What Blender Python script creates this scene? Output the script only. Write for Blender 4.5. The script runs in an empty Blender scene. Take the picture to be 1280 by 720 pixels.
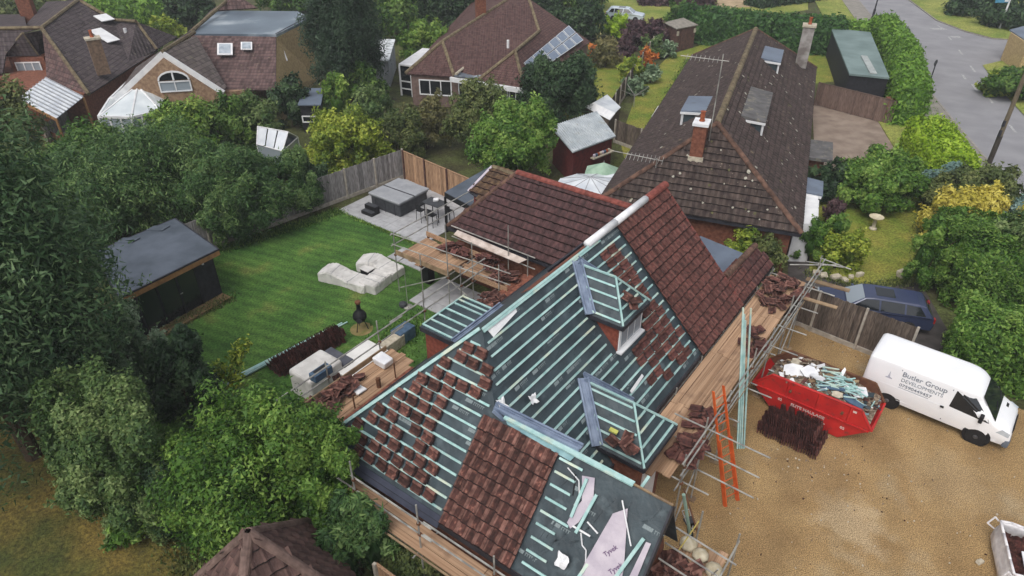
import bpy, bmesh, math, random
import numpy as np
from mathutils import Vector, Matrix, Euler
random.seed(7)
rng = np.random.default_rng(7)
sc = bpy.context.scene
COL = sc.collection
R = math.radians

# ------------------------------------------------------------------ camera, world, sun, exposure
CAM_H = 18.0
PITCH = math.atan(570 / 860)
cam_data = bpy.data.cameras.new("camera")
cam_data.sensor_width = 36.0
cam_data.lens = 36.0 * 860 / 1280
cam_data.clip_end = 2000
cam = bpy.data.objects.new("camera", cam_data)
COL.objects.link(cam)
cam.location = (0, 0, CAM_H)
cam.rotation_euler = (math.pi / 2 - PITCH, 0, 0)
sc.camera = cam

SUN_EL, SUN_AZ = R(58), R(-150)          # azimuth measured from +Y towards +X
world = bpy.data.worlds.new("World")
sc.world = world
world.use_nodes = True
wn = world.node_tree
sky = wn.nodes.new("ShaderNodeTexSky")
sky.sky_type = 'NISHITA'
sky.sun_disc = False
sky.sun_elevation = SUN_EL
sky.sun_rotation = SUN_AZ
sky.air_density = 1.0
sky.dust_density = 4.0
hs = wn.nodes.new("ShaderNodeHueSaturation")
hs.inputs['Saturation'].default_value = 0.30
wn.links.new(sky.outputs[0], hs.inputs['Color'])
wn.links.new(hs.outputs[0], wn.nodes['Background'].inputs[0])
wn.nodes['Background'].inputs[1].default_value = 0.135
sun_data = bpy.data.lights.new("sun", 'SUN')
sun_data.energy = 0.75
sun_data.angle = R(32)
sun_data.color = (1.0, 0.97, 0.92)
sun = bpy.data.objects.new("sun", sun_data)
COL.objects.link(sun)
sdir = Vector((math.sin(SUN_AZ) * math.cos(SUN_EL), math.cos(SUN_AZ) * math.cos(SUN_EL), math.sin(SUN_EL)))
sun.rotation_euler = sdir.to_track_quat('Z', 'Y').to_euler()
sun.location = sdir * 100
sc.view_settings.view_transform = 'Standard'
sc.view_settings.look = 'None'
sc.view_settings.exposure = 0.46
sc.view_settings.gamma = 1.0
sc.cycles.max_bounces = 6

# ------------------------------------------------------------------ survey helpers (photo sight lines -> ground plan)
_F, _S, _C = 860.0, math.sin(PITCH), math.cos(PITCH)
def G(x, y, z=0.0):
    d = Vector((x - 640, _C * _F + _S * (360 - y), -_S * _F + _C * (360 - y)))
    return Vector((0, 0, CAM_H)) + d * ((z - CAM_H) / d.z)
def PR(p):
    q = Vector(p) - Vector((0, 0, CAM_H))
    w = q.y * _C - q.z * _S
    return (640 + _F * q.x / w, 360 - _F * (q.y * _S + q.z * _C) / w)
E1 = Vector((.8051, -.5931, 0)); E2 = Vector((.5931, .8051, 0)); Z = Vector((0, 0, 1))
def W(a, b, z=0.0): return E1 * a + E2 * b + Z * z
def zat(base, x, y):
    """height above a ground point at which the sight line through a photo row passes it"""
    lo, hi = 0.0, 17.5
    for _ in range(40):
        m = (lo + hi) / 2
        if PR((base[0], base[1], m))[1] > y: lo = m
        else: hi = m
    return lo

# ------------------------------------------------------------------ colours and materials
def S(r, g, b, k=0.85):
    def f(c):
        c /= 255.0
        return (c / 12.92 if c <= .04045 else ((c + .055) / 1.055) ** 2.4) * k
    return (f(r), f(g), f(b), 1)
MATS = {}
def mat(name, c1, c2=None, scale=3.0, rough=.8, bump=0.0, bscale=None, metal=0.0, spec=.3, contrast=(.35, .65), rnd=None, trans=0.0, detail=4, wear=None, stretch=None, grain=None, bands=None, spots=()):
    """noise-mixed two colour material in world metres; rnd = 'object' or 'attr' adds piece to piece variation"""
    if name in MATS: return MATS[name]
    m = bpy.data.materials.new(name); m.use_nodes = True
    t = m.node_tree; N = t.nodes; L = t.links
    p = N['Principled BSDF']
    p.inputs['Roughness'].default_value = rough
    p.inputs['Metallic'].default_value = metal
    p.inputs['Specular IOR Level'].default_value = spec
    geo = N.new('ShaderNodeNewGeometry')
    pos = geo.outputs['Position']
    if stretch:
        mp = N.new('ShaderNodeMapping'); mp.vector_type = 'TEXTURE'; mp.inputs['Rotation'].default_value = (0, 0, stretch[1]); mp.inputs['Scale'].default_value = tuple(1 / q for q in stretch[0])
        L.new(pos, mp.inputs[0]); pos = mp.outputs[0]
    col = None
    if c2 is None: c2 = tuple(x * .72 for x in c1[:3]) + (1,)
    nz = N.new('ShaderNodeTexNoise'); nz.inputs['Scale'].default_value = scale; nz.inputs['Detail'].default_value = detail
    L.new(pos, nz.inputs['Vector'])
    rp = N.new('ShaderNodeValToRGB')
    rp.color_ramp.elements[0].position = contrast[0]; rp.color_ramp.elements[0].color = c2
    rp.color_ramp.elements[1].position = contrast[1]; rp.color_ramp.elements[1].color = c1
    L.new(nz.outputs['Fac'], rp.inputs[0]); col = rp.outputs[0]
    if wear:
        wc, wsc, lo, hi = wear
        n2 = N.new('ShaderNodeTexNoise'); n2.inputs['Scale'].default_value = wsc; n2.inputs['Detail'].default_value = 6
        L.new(geo.outputs['Position'], n2.inputs['Vector'])
        mr = N.new('ShaderNodeMapRange'); mr.inputs[1].default_value = lo; mr.inputs[2].default_value = hi
        L.new(n2.outputs['Fac'], mr.inputs[0])
        mx = N.new('ShaderNodeMix'); mx.data_type = 'RGBA'
        L.new(mr.outputs[0], mx.inputs[0]); L.new(col, mx.inputs[6]); mx.inputs[7].default_value = wc; col = mx.outputs[2]
    def mulval(col, fac, lo, hi):
        mr = N.new('ShaderNodeMapRange'); mr.inputs[3].default_value = lo; mr.inputs[4].default_value = hi; L.new(fac, mr.inputs[0])
        hv = N.new('ShaderNodeHueSaturation'); L.new(mr.outputs[0], hv.inputs['Value']); L.new(col, hv.inputs['Color']); return hv.outputs[0]
    for sc_, sr_, scol in spots:                 # a worn patch with its own place and ragged outline
        vd = N.new('ShaderNodeVectorMath'); vd.operation = 'DISTANCE'; L.new(geo.outputs['Position'], vd.inputs[0]); vd.inputs[1].default_value = sc_
        ns = N.new('ShaderNodeTexNoise'); ns.inputs['Scale'].default_value = 1.7; ns.inputs['Detail'].default_value = 8; L.new(geo.outputs['Position'], ns.inputs['Vector'])
        ma = N.new('ShaderNodeMath'); ma.operation = 'MULTIPLY_ADD'; L.new(ns.outputs['Fac'], ma.inputs[0]); ma.inputs[1].default_value = -sr_ * 2.4; L.new(vd.outputs['Value'], ma.inputs[2])
        mr = N.new('ShaderNodeMapRange'); mr.inputs[1].default_value = sr_ * .1; mr.inputs[2].default_value = -sr_ * .6; mr.inputs[4].default_value = .42; L.new(ma.outputs[0], mr.inputs[0])
        mx = N.new('ShaderNodeMix'); mx.data_type = 'RGBA'; L.new(mr.outputs[0], mx.inputs[0]); L.new(col, mx.inputs[6]); mx.inputs[7].default_value = scol; col = mx.outputs[2]
    if bands:                                    # mown stripes: direction angle, width, strength
        mb_ = N.new('ShaderNodeMapping'); mb_.inputs['Rotation'].default_value = (0, 0, bands[0]); L.new(geo.outputs['Position'], mb_.inputs[0])
        wv = N.new('ShaderNodeTexWave'); wv.inputs['Scale'].default_value = .314 / bands[1]; wv.inputs['Distortion'].default_value = 1.6; wv.inputs['Detail'].default_value = 2; wv.inputs['Detail Scale'].default_value = 2
        L.new(mb_.outputs[0], wv.inputs['Vector']); col = mulval(col, wv.outputs['Fac'], 1 - bands[2], 1 + bands[2])
    for gs_, ga_ in (grain or ()):
        ng = N.new('ShaderNodeTexNoise'); ng.inputs['Scale'].default_value = gs_; ng.inputs['Detail'].default_value = 3; ng.inputs['Roughness'].default_value = .7; L.new(geo.outputs['Position'], ng.inputs['Vector'])
        col = mulval(col, ng.outputs['Fac'], 1 - 2 * ga_, 1 + 2 * ga_)
    if rnd:
        if rnd[0] == 'object':
            oi = N.new('ShaderNodeObjectInfo'); src = oi.outputs['Random']
        else:
            at = N.new('ShaderNodeAttribute'); at.attribute_name = 'rnd'; src = at.outputs['Fac']
        mr = N.new('ShaderNodeMapRange'); mr.inputs[3].default_value = 1 - rnd[1]; mr.inputs[4].default_value = 1 + rnd[1]
        L.new(src, mr.inputs[0])
        hv = N.new('ShaderNodeHueSaturation'); L.new(mr.outputs[0], hv.inputs['Value']); L.new(col, hv.inputs['Color']); col = hv.outputs[0]
    L.new(col, p.inputs['Base Color'])
    if bump:
        nb = N.new('ShaderNodeTexNoise'); nb.inputs['Scale'].default_value = bscale or scale * 6; nb.inputs['Detail'].default_value = 3
        L.new(pos, nb.inputs['Vector'])
        bp = N.new('ShaderNodeBump'); bp.inputs['Strength'].default_value = bump; bp.inputs['Distance'].default_value = .05
        L.new(nb.outputs['Fac'], bp.inputs['Height']); L.new(bp.outputs[0], p.inputs['Normal'])
    MATS[name] = m
    return m

def leafmat(name, dark, mid, light, rough=.55):
    if name in MATS: return MATS[name]
    m = bpy.data.materials.new(name); m.use_nodes = True
    N = m.node_tree.nodes; L = m.node_tree.links; p = N['Principled BSDF']
    at = N.new('ShaderNodeAttribute'); at.attribute_name = 'rnd'
    rp = N.new('ShaderNodeValToRGB'); e = rp.color_ramp.elements
    e[0].position = .12; e[0].color = dark; e[1].position = .9; e[1].color = light
    k = e.new(.5); k.color = mid
    L.new(at.outputs['Fac'], rp.inputs[0]); L.new(rp.outputs[0], p.inputs['Base Color'])
    p.inputs['Roughness'].default_value = rough; p.inputs['Specular IOR Level'].default_value = .25
    tr = N.new('ShaderNodeBsdfTranslucent'); L.new(rp.outputs[0], tr.inputs[0])
    mx = N.new('ShaderNodeMixShader'); mx.inputs[0].default_value = .25
    L.new(p.outputs[0], mx.inputs[1]); L.new(tr.outputs[0], mx.inputs[2])
    L.new(mx.outputs[0], N['Material Output'].inputs['Surface'])
    MATS[name] = m
    return m

def courses(name, c1, c2, tw=.3, th=.33, rough=.85, moss=None, line=.5):
    """tiled roof far away: UV in metres (u along the eave, v up the slope)"""
    if name in MATS: return MATS[name]
    m = bpy.data.materials.new(name); m.use_nodes = True
    N = m.node_tree.nodes; L = m.node_tree.links; p = N['Principled BSDF']
    p.inputs['Roughness'].default_value = rough; p.inputs['Specular IOR Level'].default_value = .2
    uv = N.new('ShaderNodeUVMap'); sp = N.new('ShaderNodeSeparateXYZ'); L.new(uv.outputs[0], sp.inputs[0])
    def M(op, a, b=None):
        n = N.new('ShaderNodeMath'); n.operation = op
        for i, v in enumerate((a, b)):
            if v is None: continue
            if isinstance(v, (int, float)): n.inputs[i].default_value = v
            else: L.new(v, n.inputs[i])
        return n.outputs[0]
    u = M('DIVIDE', sp.outputs[0], tw); v = M('DIVIDE', sp.outputs[1], th)
    fu = M('FRACT', u); fv = M('FRACT', v)
    cb = N.new('ShaderNodeCombineXYZ'); L.new(M('FLOOR', u), cb.inputs[0]); L.new(M('FLOOR', v), cb.inputs[1])
    wh = N.new('ShaderNodeTexWhiteNoise'); wh.noise_dimensions = '2D'; L.new(cb.outputs[0], wh.inputs['Vector'])
    geo = N.new('ShaderNodeNewGeometry')
    nz = N.new('ShaderNodeTexNoise'); nz.inputs['Scale'].default_value = 1.6; nz.inputs['Detail'].default_value = 6; L.new(geo.outputs['Position'], nz.inputs['Vector'])
    f = M('ADD', M('MULTIPLY', wh.outputs['Value'], .5), M('MULTIPLY', nz.outputs['Fac'], .5))
    rp = N.new('ShaderNodeValToRGB'); rp.color_ramp.elements[0].position = .25; rp.color_ramp.elements[1].position = .75
    rp.color_ramp.elements[0].color = c2; rp.color_ramp.elements[1].color = c1
    L.new(f, rp.inputs[0]); col = rp.outputs[0]
    if moss:
        n2 = N.new('ShaderNodeTexNoise'); n2.inputs['Scale'].default_value = 5; n2.inputs['Detail'].default_value = 8; L.new(geo.outputs['Position'], n2.inputs['Vector'])
        mr = N.new('ShaderNodeMapRange'); mr.inputs[1].default_value = .60; mr.inputs[2].default_value = .72; L.new(n2.outputs['Fac'], mr.inputs[0])
        mx = N.new('ShaderNodeMix'); mx.data_type = 'RGBA'; L.new(mr.outputs[0], mx.inputs[0]); L.new(col, mx.inputs[6]); mx.inputs[7].default_value = moss; col = mx.outputs[2]
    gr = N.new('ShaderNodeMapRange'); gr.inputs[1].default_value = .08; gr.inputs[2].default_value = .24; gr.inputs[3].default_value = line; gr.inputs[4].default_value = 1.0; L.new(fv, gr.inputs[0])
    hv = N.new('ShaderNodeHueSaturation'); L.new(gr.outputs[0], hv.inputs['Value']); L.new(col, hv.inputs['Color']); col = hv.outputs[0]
    L.new(col, p.inputs['Base Color'])
    h = M('ADD', M('MULTIPLY', M('SUBTRACT', 1.0, fv), .7), M('MULTIPLY', M('SINE', M('MULTIPLY', fu, 6.283)), .3))
    bp = N.new('ShaderNodeBump'); bp.inputs['Strength'].default_value = .9; bp.inputs['Distance'].default_value = .06
    L.new(h, bp.inputs['Height']); L.new(bp.outputs[0], p.inputs['Normal'])
    MATS[name] = m
    return m

def glassmat(name, c, rough=.08):
    if name in MATS: return MATS[name]
    m = bpy.data.materials.new(name); m.use_nodes = True
    p = m.node_tree.nodes['Principled BSDF']
    p.inputs['Base Color'].default_value = c; p.inputs['Roughness'].default_value = rough; p.inputs['Specular IOR Level'].default_value = .6
    MATS[name] = m
    return m

# ------------------------------------------------------------------ object helpers
WL = {}
def link(o): COL.objects.link(o); return o
def props(o, label=None, cat=None, group=None, kind=None):
    if label: o['label'] = label
    if cat: o['category'] = cat
    if group: o['group'] = group
    if kind: o['kind'] = kind
    return o
def thing(name, label, cat, loc, group=None):
    o = link(bpy.data.objects.new(name, None)); o.empty_display_size = .2
    o.location = loc; WL[o.name] = Vector(loc)
    return props(o, label, cat, group)
def place(o, c, parent):
    WL[o.name] = Vector(c)
    if parent is not None:
        o.parent = parent; o.location = Vector(c) - WL[parent.name]
    else: o.location = c
    return o

class MB:
    def __init__(s): s.v = []; s.f = []; s.mi = []; s.uv = None; s.cur = 0
    def add(s, vs, fs):
        k = len(s.v); s.v += [tuple(x) for x in vs]; s.f += [tuple(i + k for i in f) for f in fs]; s.mi += [s.cur] * len(fs); return s
    def frame(s, p, q, r=None):
        d = (Vector(q) - Vector(p)); l = d.length; d = d / l if l else Z
        up = Vector(r) if r is not None else (Z if abs(d.z) < .95 else Vector((1, 0, 0)))
        x = d.cross(up).normalized(); y = x.cross(d).normalized()
        return d, x, y
    def bar(s, p, q, w, h, up=None):
        p, q = Vector(p), Vector(q); d, x, y = s.frame(p, q, up)
        vs = [b + x * (i * w / 2) + y * (j * h / 2) for b in (p, q) for i, j in ((-1, -1), (1, -1), (1, 1), (-1, 1))]
        return s.add(vs, [(0, 1, 2, 3), (7, 6, 5, 4), (0, 4, 5, 1), (1, 5, 6, 2), (2, 6, 7, 3), (3, 7, 4, 0)])
    def tube(s, p, q, r, n=6, r2=None):
        p, q = Vector(p), Vector(q); d, x, y = s.frame(p, q); r2 = r if r2 is None else r2
        vs = [b + (x * math.cos(2 * math.pi * i / n) + y * math.sin(2 * math.pi * i / n)) * rr for b, rr in ((p, r), (q, r2)) for i in range(n)]
        fs = [(i, (i + 1) % n, n + (i + 1) % n, n + i) for i in range(n)] + [tuple(range(n - 1, -1, -1)), tuple(range(n, 2 * n))]
        return s.add(vs, fs)
    def path(s, pts, r, n=6):
        for a, b in zip(pts, pts[1:]): s.tube(a, b, r, n)
        return s
    def box(s, c, d1, d2, d3):
        c, d1, d2, d3 = (Vector(t) for t in (c, d1, d2, d3))
        vs = [c + d1 * i + d2 * j + d3 * k for k in (-.5, .5) for i, j in ((-.5, -.5), (.5, -.5), (.5, .5), (-.5, .5))]
        return s.add(vs, [(3, 2, 1, 0), (4, 5, 6, 7), (0, 1, 5, 4), (1, 2, 6, 5), (2, 3, 7, 6), (3, 0, 4, 7)])
    def quad(s, *pts): return s.add(pts, [tuple(range(len(pts)))])
    def slab(s, pts, th, n=None):
        """polygon given thickness th along its normal (downwards from the given face)"""
        pts = [Vector(p) for p in pts]
        if n is None:
            n = Vector((0, 0, 0))
            for i in range(len(pts)): n += (pts[i] - pts[0]).cross(pts[(i + 1) % len(pts)] - pts[0])
            n.normalize()
            if n.z < 0: pts.reverse(); n = -n
        k = len(pts); vs = pts + [p - Vector(n) * th for p in pts]
        return s.add(vs, [tuple(range(k)), tuple(range(2 * k - 1, k - 1, -1))] + [(i, k + i, k + (i + 1) % k, (i + 1) % k) for i in range(k)])
    def prism(s, poly, z0, z1):
        area = sum(poly[i][0] * poly[(i + 1) % len(poly)][1] - poly[(i + 1) % len(poly)][0] * poly[i][1] for i in range(len(poly)))
        poly = list(poly) if area > 0 else list(poly)[::-1]
        k = len(poly); vs = [(p[0], p[1], z0) for p in poly] + [(p[0], p[1], z1) for p in poly]
        return s.add(vs, [tuple(range(k - 1, -1, -1)), tuple(range(k, 2 * k))] + [(i, (i + 1) % k, k + (i + 1) % k, k + i) for i in range(k)])
    def lathe(s, c, prof, n=12, ax=Z):
        c = Vector(c); ax = Vector(ax).normalized(); x = ax.orthogonal().normalized(); y = ax.cross(x)
        vs = [c + ax * h + (x * math.cos(2 * math.pi * i / n) + y * math.sin(2 * math.pi * i / n)) * r for r, h in prof for i in range(n)]
        fs = [(j * n + i, j * n + (i + 1) % n, (j + 1) * n + (i + 1) % n, (j + 1) * n + i) for j in range(len(prof) - 1) for i in range(n)]
        fs += [tuple(range(n - 1, -1, -1)), tuple(range((len(prof) - 1) * n, len(prof) * n))]
        return s.add(vs, fs)
    def xf(s, M, k=0): s.v = s.v[:k] + [tuple(M @ Vector(p)) for p in s.v[k:]]; return s
    def build(s, name, m, parent=None, smooth=False, uv=None, bevel=0, seg=2):
        v = np.array(s.v, float); c = (v.min(0) + v.max(0)) / 2
        if parent is None: c[2] = v[:, 2].min()
        me = bpy.data.meshes.new(name); me.from_pydata((v - c).tolist(), [], s.f)
        for mm in (m if isinstance(m, (list, tuple)) else [m]): me.materials.append(mm)
        if max(s.mi, default=0) > 0: me.polygons.foreach_set('material_index', s.mi)
        if uv:
            lay = me.uv_layers.new(name='UVMap')
            for lp in me.loops: lay.data[lp.index].uv = uv(Vector(s.v[lp.vertex_index]))
        if smooth: me.polygons.foreach_set('use_smooth', [True] * len(me.polygons))
        me.update()
        o = link(bpy.data.objects.new(name, me)); place(o, c, parent)
        if bevel:
            b = o.modifiers.new('bevel', 'BEVEL'); b.width = bevel; b.segments = seg; b.limit_method = 'ANGLE'; b.angle_limit = R(35)
            if smooth: pass
        return o
def inst(name, me, M, parent=None):
    """a piece that shares mesh data; M = world matrix"""
    o = link(bpy.data.objects.new(name, me))
    WL[o.name] = M.translation.copy()
    if parent is not None:
        o.parent = parent; M = Matrix.Translation(-WL[parent.name]) @ M
    o.matrix_local = M
    return o
def copy_thing(t, loc, label=None, rotz=None, group=None):
    c = t.copy(); link(c); c.location = loc; WL[c.name] = Vector(loc)
    if rotz is not None: c.rotation_euler.z = rotz
    if label: c['label'] = label
    if group: c['group'] = group
    for ch in list(t.children):
        d = ch.copy(); link(d); d.parent = c
        for g in ch.children:
            e = g.copy(); link(e); e.parent = d
    return c
def raw_mesh(name, v, f, m, rnd=None):
    """numpy quads/tris -> mesh with optional per face attribute"""
    me = bpy.data.meshes.new(name)
    v = np.asarray(v, np.float32); f = np.asarray(f, np.int32); k = f.shape[1]
    me.vertices.add(len(v)); me.vertices.foreach_set('co', v.ravel())
    me.loops.add(f.size); me.loops.foreach_set('vertex_index', f.ravel())
    me.polygons.add(len(f)); me.polygons.foreach_set('loop_start', np.arange(0, f.size, k, dtype=np.int32)); me.polygons.foreach_set('loop_total', np.full(len(f), k, np.int32))
    me.update(calc_edges=True)
    if rnd is not None:
        at = me.attributes.new('rnd', 'FLOAT', 'FACE'); at.data.foreach_set('value', np.asarray(rnd, np.float32))
    for mm in (m if isinstance(m, (list, tuple)) else [m]): me.materials.append(mm)
    return me
def textobj(body, size, origin, xdir, ydir, m, parent, name='lettering', bold=0, sx=1.0, ex=.003):
    cu = bpy.data.curves.new(name, 'FONT'); cu.body = body; cu.size = size; cu.extrude = ex; cu.offset = bold; cu.resolution_u = 3
    cu.materials.append(m)
    x = Vector(xdir).normalized(); y = Vector(ydir).normalized(); z = x.cross(y)
    M = Matrix(((x.x * sx, y.x, z.x, origin[0]), (x.y * sx, y.y, z.y, origin[1]), (x.z * sx, y.z, z.z, origin[2]), (0, 0, 0, 1)))
    tmp = bpy.data.objects.new('tmp', cu); COL.objects.link(tmp)
    bpy.context.view_layer.update()
    me = bpy.data.meshes.new_from_object(tmp.evaluated_get(bpy.context.evaluated_depsgraph_get()))
    bpy.data.objects.remove(tmp); bpy.data.curves.remove(cu)
    me.name = name
    if not me.materials: me.materials.append(m)
    return inst(name, me, M, parent)

# ------------------------------------------------------------------ materials
m_gravel = mat('gravel', S(166, 138, 96), S(144, 116, 78), scale=.8, rough=.95, bump=.25, bscale=45, contrast=(.3, .7), wear=(S(166, 150, 122), .45, .60, .80), detail=9, grain=((32, 1.2), (7, .16)), bands=(R(20), 1.6, .06), spots=((tuple(G(1062, 652)), 1.0, S(190, 172, 142)), (tuple(G(1010, 590)), 1.2, S(132, 106, 74)), (tuple(G(940, 690)), 1.2, S(132, 106, 72)), (tuple(G(1190, 600)), 1.3, S(168, 146, 112))))
LAWNDIR = -24
m_lawn = mat('lawn', S(84, 118, 50), S(57, 92, 36), scale=.5, rough=.95, bump=.5, bscale=18, contrast=(.35, .66), wear=(S(118, 116, 62), .5, .60, .80), detail=9, grain=((11, .75), (2.2, .2)), bands=(-R(LAWNDIR + 90), .55, .16))
m_drylawn = mat('dry_lawn', S(118, 100, 48), S(70, 76, 34), scale=.45, rough=.95, bump=.6, bscale=24, detail=9, grain=((9, .75), (2, .25)))
m_ground = mat('garden_earth', S(84, 92, 48), S(66, 62, 40), scale=.5, rough=.95, bump=.6, bscale=20, detail=9, grain=((9, .75), (2, .25)))
m_verge = mat('verge_grass', S(150, 152, 78), S(112, 130, 54), scale=.35, rough=.95, bump=.6, bscale=20, detail=8, grain=((9, .75), (2, .25)))
m_neighlawn = mat('neighbour_lawn', S(142, 138, 62), S(106, 126, 44), scale=.6, rough=.95, bump=.6, bscale=22, detail=8, grain=((9, .75), (2, .25)))
m_road = mat('asphalt', S(150, 149, 152), S(136, 135, 139), scale=.5, rough=.9, bump=.2, bscale=40, detail=9)
m_pave = mat('pavement', S(152, 146, 138), S(132, 128, 120), scale=1.2, rough=.9, bump=.2, bscale=40, detail=6)
m_kerb = mat('kerb_stone', S(160, 154, 146), scale=3, rough=.9)
m_slab = mat('paving_slab', S(184, 184, 186), S(164, 164, 166), scale=2.5, rough=.75, bump=.1, rnd=('object', .07))
m_drive = mat('dark_drive', S(84, 78, 76), S(62, 58, 56), scale=1.2, rough=.9, bump=.3)
m_tile = mat('roof_tile_piece', S(103, 61, 56), S(64, 38, 35), scale=9, rough=.8, bump=.3, bscale=50, rnd=('object', .34), wear=(S(150, 100, 88), 6, .62, .82))
m_tileold = mat('weathered_tile_piece', S(94, 58, 51), S(60, 38, 34), scale=7, rough=.85, bump=.3, bscale=50, rnd=('object', .46), wear=(S(176, 124, 106), 7.0, .60, .80))
m_tilejoin = mat('roof_tile_joined', S(92, 56, 55), S(62, 39, 39), scale=6, rough=.8, bump=.3, bscale=50, rnd=('attr', .22))
m_tilewing = mat('dark_tile_joined', S(86, 58, 58), S(56, 39, 40), scale=5, rough=.8, bump=.3, bscale=50, rnd=('attr', .18))
m_tilemoss = mat('mossy_tile_joined', S(98, 76, 56), S(66, 50, 42), scale=4, rough=.9, bump=.3, rnd=('attr', .22))
m_tileneigh = mat('neighbour_tile_joined', S(83, 69, 67), S(58, 49, 47), scale=3, rough=.9, bump=.3, bscale=30, rnd=('attr', .16), wear=(S(126, 112, 92), 2.2, .60, .78))
m_tileneighp = mat('neighbour_tile_piece', S(79, 67, 61), S(55, 45, 44), scale=3, rough=.9, bump=.3, bscale=30, rnd=('object', .2), wear=(S(150, 140, 124), 9, .66, .74))
m_tilegar = mat('garage_tile_piece', S(98, 75, 70), S(70, 53, 50), scale=3, rough=.9, bump=.3, bscale=30, rnd=('object', .2))
m_ridge = mat('ridge_tile', S(148, 82, 72), S(110, 58, 51), scale=6, rough=.8, bump=.2, rnd=('object', .15))
m_ridgeold = mat('old_ridge_tile', S(130, 118, 92), S(92, 78, 62), scale=4, rough=.9, bump=.3, rnd=('object', .2))
m_ridgebrown = mat('brown_ridge_tile', S(116, 88, 74), S(78, 58, 50), scale=4, rough=.9, bump=.3, rnd=('object', .2))
m_under = mat('roof_membrane', S(64, 77, 83), S(43, 54, 60), scale=1.4, rough=.5, bump=.8, bscale=3.0, spec=.45, detail=5, wear=(S(84, 97, 102), 2.2, .58, .76))
m_print = mat('membrane_print', S(142, 152, 154), S(116, 128, 130), scale=30, rough=.6)
m_pale = mat('pale_membrane', S(206, 196, 204), S(180, 170, 182), scale=2, rough=.5, bump=.5, bscale=4)
m_purple = mat('membrane_lettering', S(120, 96, 130), rough=.6)
m_batten = mat('treated_batten', S(182, 212, 208), S(150, 190, 187), scale=4, rough=.7, rnd=('object', .14), wear=(S(206, 212, 190), 1.3, .55, .7))
m_lead = mat('grey_valley', S(140, 154, 176), S(106, 120, 144), scale=3, rough=.45, spec=.5, bump=.1)
m_dark = mat('dark_fascia', S(58, 58, 66), S(40, 40, 46), scale=3, rough=.6)
m_brick = mat('red_brick', S(142, 92, 72), S(108, 66, 52), scale=7, rough=.9, bump=.4, bscale=30)
m_tan = mat('tan_brick', S(206, 180, 132), S(176, 150, 108), scale=6, rough=.9, bump=.3)
m_cheek = mat('hung_red_tile', S(150, 82, 64), S(120, 62, 50), scale=8, rough=.85, bump=.4, bscale=24)
m_white = mat('white_paint', S(240, 240, 240), S(222, 222, 224), scale=2, rough=.5)
m_whiteplas = mat('white_sheet', S(246, 246, 246), S(226, 226, 230), scale=3, rough=.5, bump=.2)
bdkw = dict(scale=2.2, rough=.9, rnd=('object', .17), wear=(S(122, 94, 76), 1.3, .58, .78))
m_board = mat('scaffold_board', S(190, 156, 126), S(148, 116, 90), stretch=((.12, 8, 8), R(53.6)), **bdkw)
m_board_cross = mat('scaffold_board_cross', S(190, 156, 126), S(148, 116, 90), stretch=((.12, 8, 8), R(-36.4)), **bdkw)
m_boardold = mat('weathered_board', S(172, 148, 116), S(128, 106, 84), scale=2.2, rough=.9, rnd=('object', .2))
m_steel = mat('galvanised_pole', S(186, 184, 176), S(136, 134, 130), scale=3, rough=.5, metal=.25, spec=.5)
m_rust = mat('rusty_steel', S(122, 82, 58), S(90, 62, 46), scale=4, rough=.9)
m_orange = mat('orange_ladder', S(222, 104, 48), S(196, 84, 36), scale=3, rough=.6)
m_skip = mat('red_skip_paint', S(206, 46, 42), S(176, 34, 34), scale=1.5, rough=.5, spec=.4, wear=(S(118, 58, 48), 5, .58, .74))
m_van = mat('white_van_paint', S(246, 246, 248, .92), S(236, 237, 240, .92), scale=.8, rough=.28, spec=.5)
m_black = mat('black_plastic', S(34, 34, 38), S(22, 22, 25), scale=4, rough=.6)
m_tyre = mat('tyre_rubber', S(40, 38, 38), scale=6, rough=.9)
m_rim = mat('wheel_rim', S(130, 130, 134), S(80, 80, 84), scale=4, rough=.4, metal=.6)
m_bumper = mat('grey_bumper', S(116, 124, 136), S(90, 98, 110), scale=3, rough=.6)
m_glass = glassmat('dark_glass', S(30, 34, 38))
m_glassl = glassmat('pale_glass', S(150, 160, 168), .15)
m_bluecar = mat('blue_car_paint', S(60, 68, 98), S(50, 58, 84), scale=.8, rough=.25, spec=.6)
m_silver = mat('silver_car_paint', S(206, 216, 226), S(186, 198, 212), scale=.8, rough=.3, spec=.5)
m_fence = mat('dark_fence_board', S(112, 100, 90), S(76, 66, 58), scale=4, rough=.95, rnd=('object', .34), stretch=((6, 6, .7), 0))
m_fencegrey = mat('grey_fence_board', S(162, 158, 156), S(112, 108, 106), scale=4, rough=.95, rnd=('object', .32), stretch=((6, 6, .7), 0))
m_fencenew = mat('new_fence_board', S(190, 154, 122), S(146, 114, 88), scale=4, rough=.9, rnd=('object', .28), stretch=((6, 6, .7), 0))
m_fencebrown = mat('brown_fence_board', S(134, 112, 102), S(100, 82, 74), scale=4, rough=.95, rnd=('object', .16), stretch=((6, 6, .7), 0))
m_conc = mat('concrete_post', S(186, 178, 166), S(156, 148, 136), scale=4, rough=.95)
m_bark = mat('bark', S(92, 76, 60), S(62, 50, 40), scale=8, rough=.95, bump=.5)
m_flatgrey = mat('grey_flat_roof', S(112, 124, 140), S(96, 106, 122), scale=.8, rough=.5, bump=.1, spec=.4, wear=(S(86, 92, 100), 1.5, .6, .75))
m_flatslate = mat('slate_flat_roof', S(96, 104, 116), S(76, 84, 94), scale=1, rough=.6, bump=.15)
m_feltgreen = mat('green_felt_roof', S(126, 144, 142), S(106, 124, 122), scale=.6, rough=.7, detail=7)
m_blackwood = mat('black_cladding', S(44, 44, 50), S(30, 30, 34), scale=5, rough=.7, rnd=('object', .2))
m_tanwood = mat('tan_fascia', S(176, 132, 88), S(140, 102, 66), scale=4, rough=.8)
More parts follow.
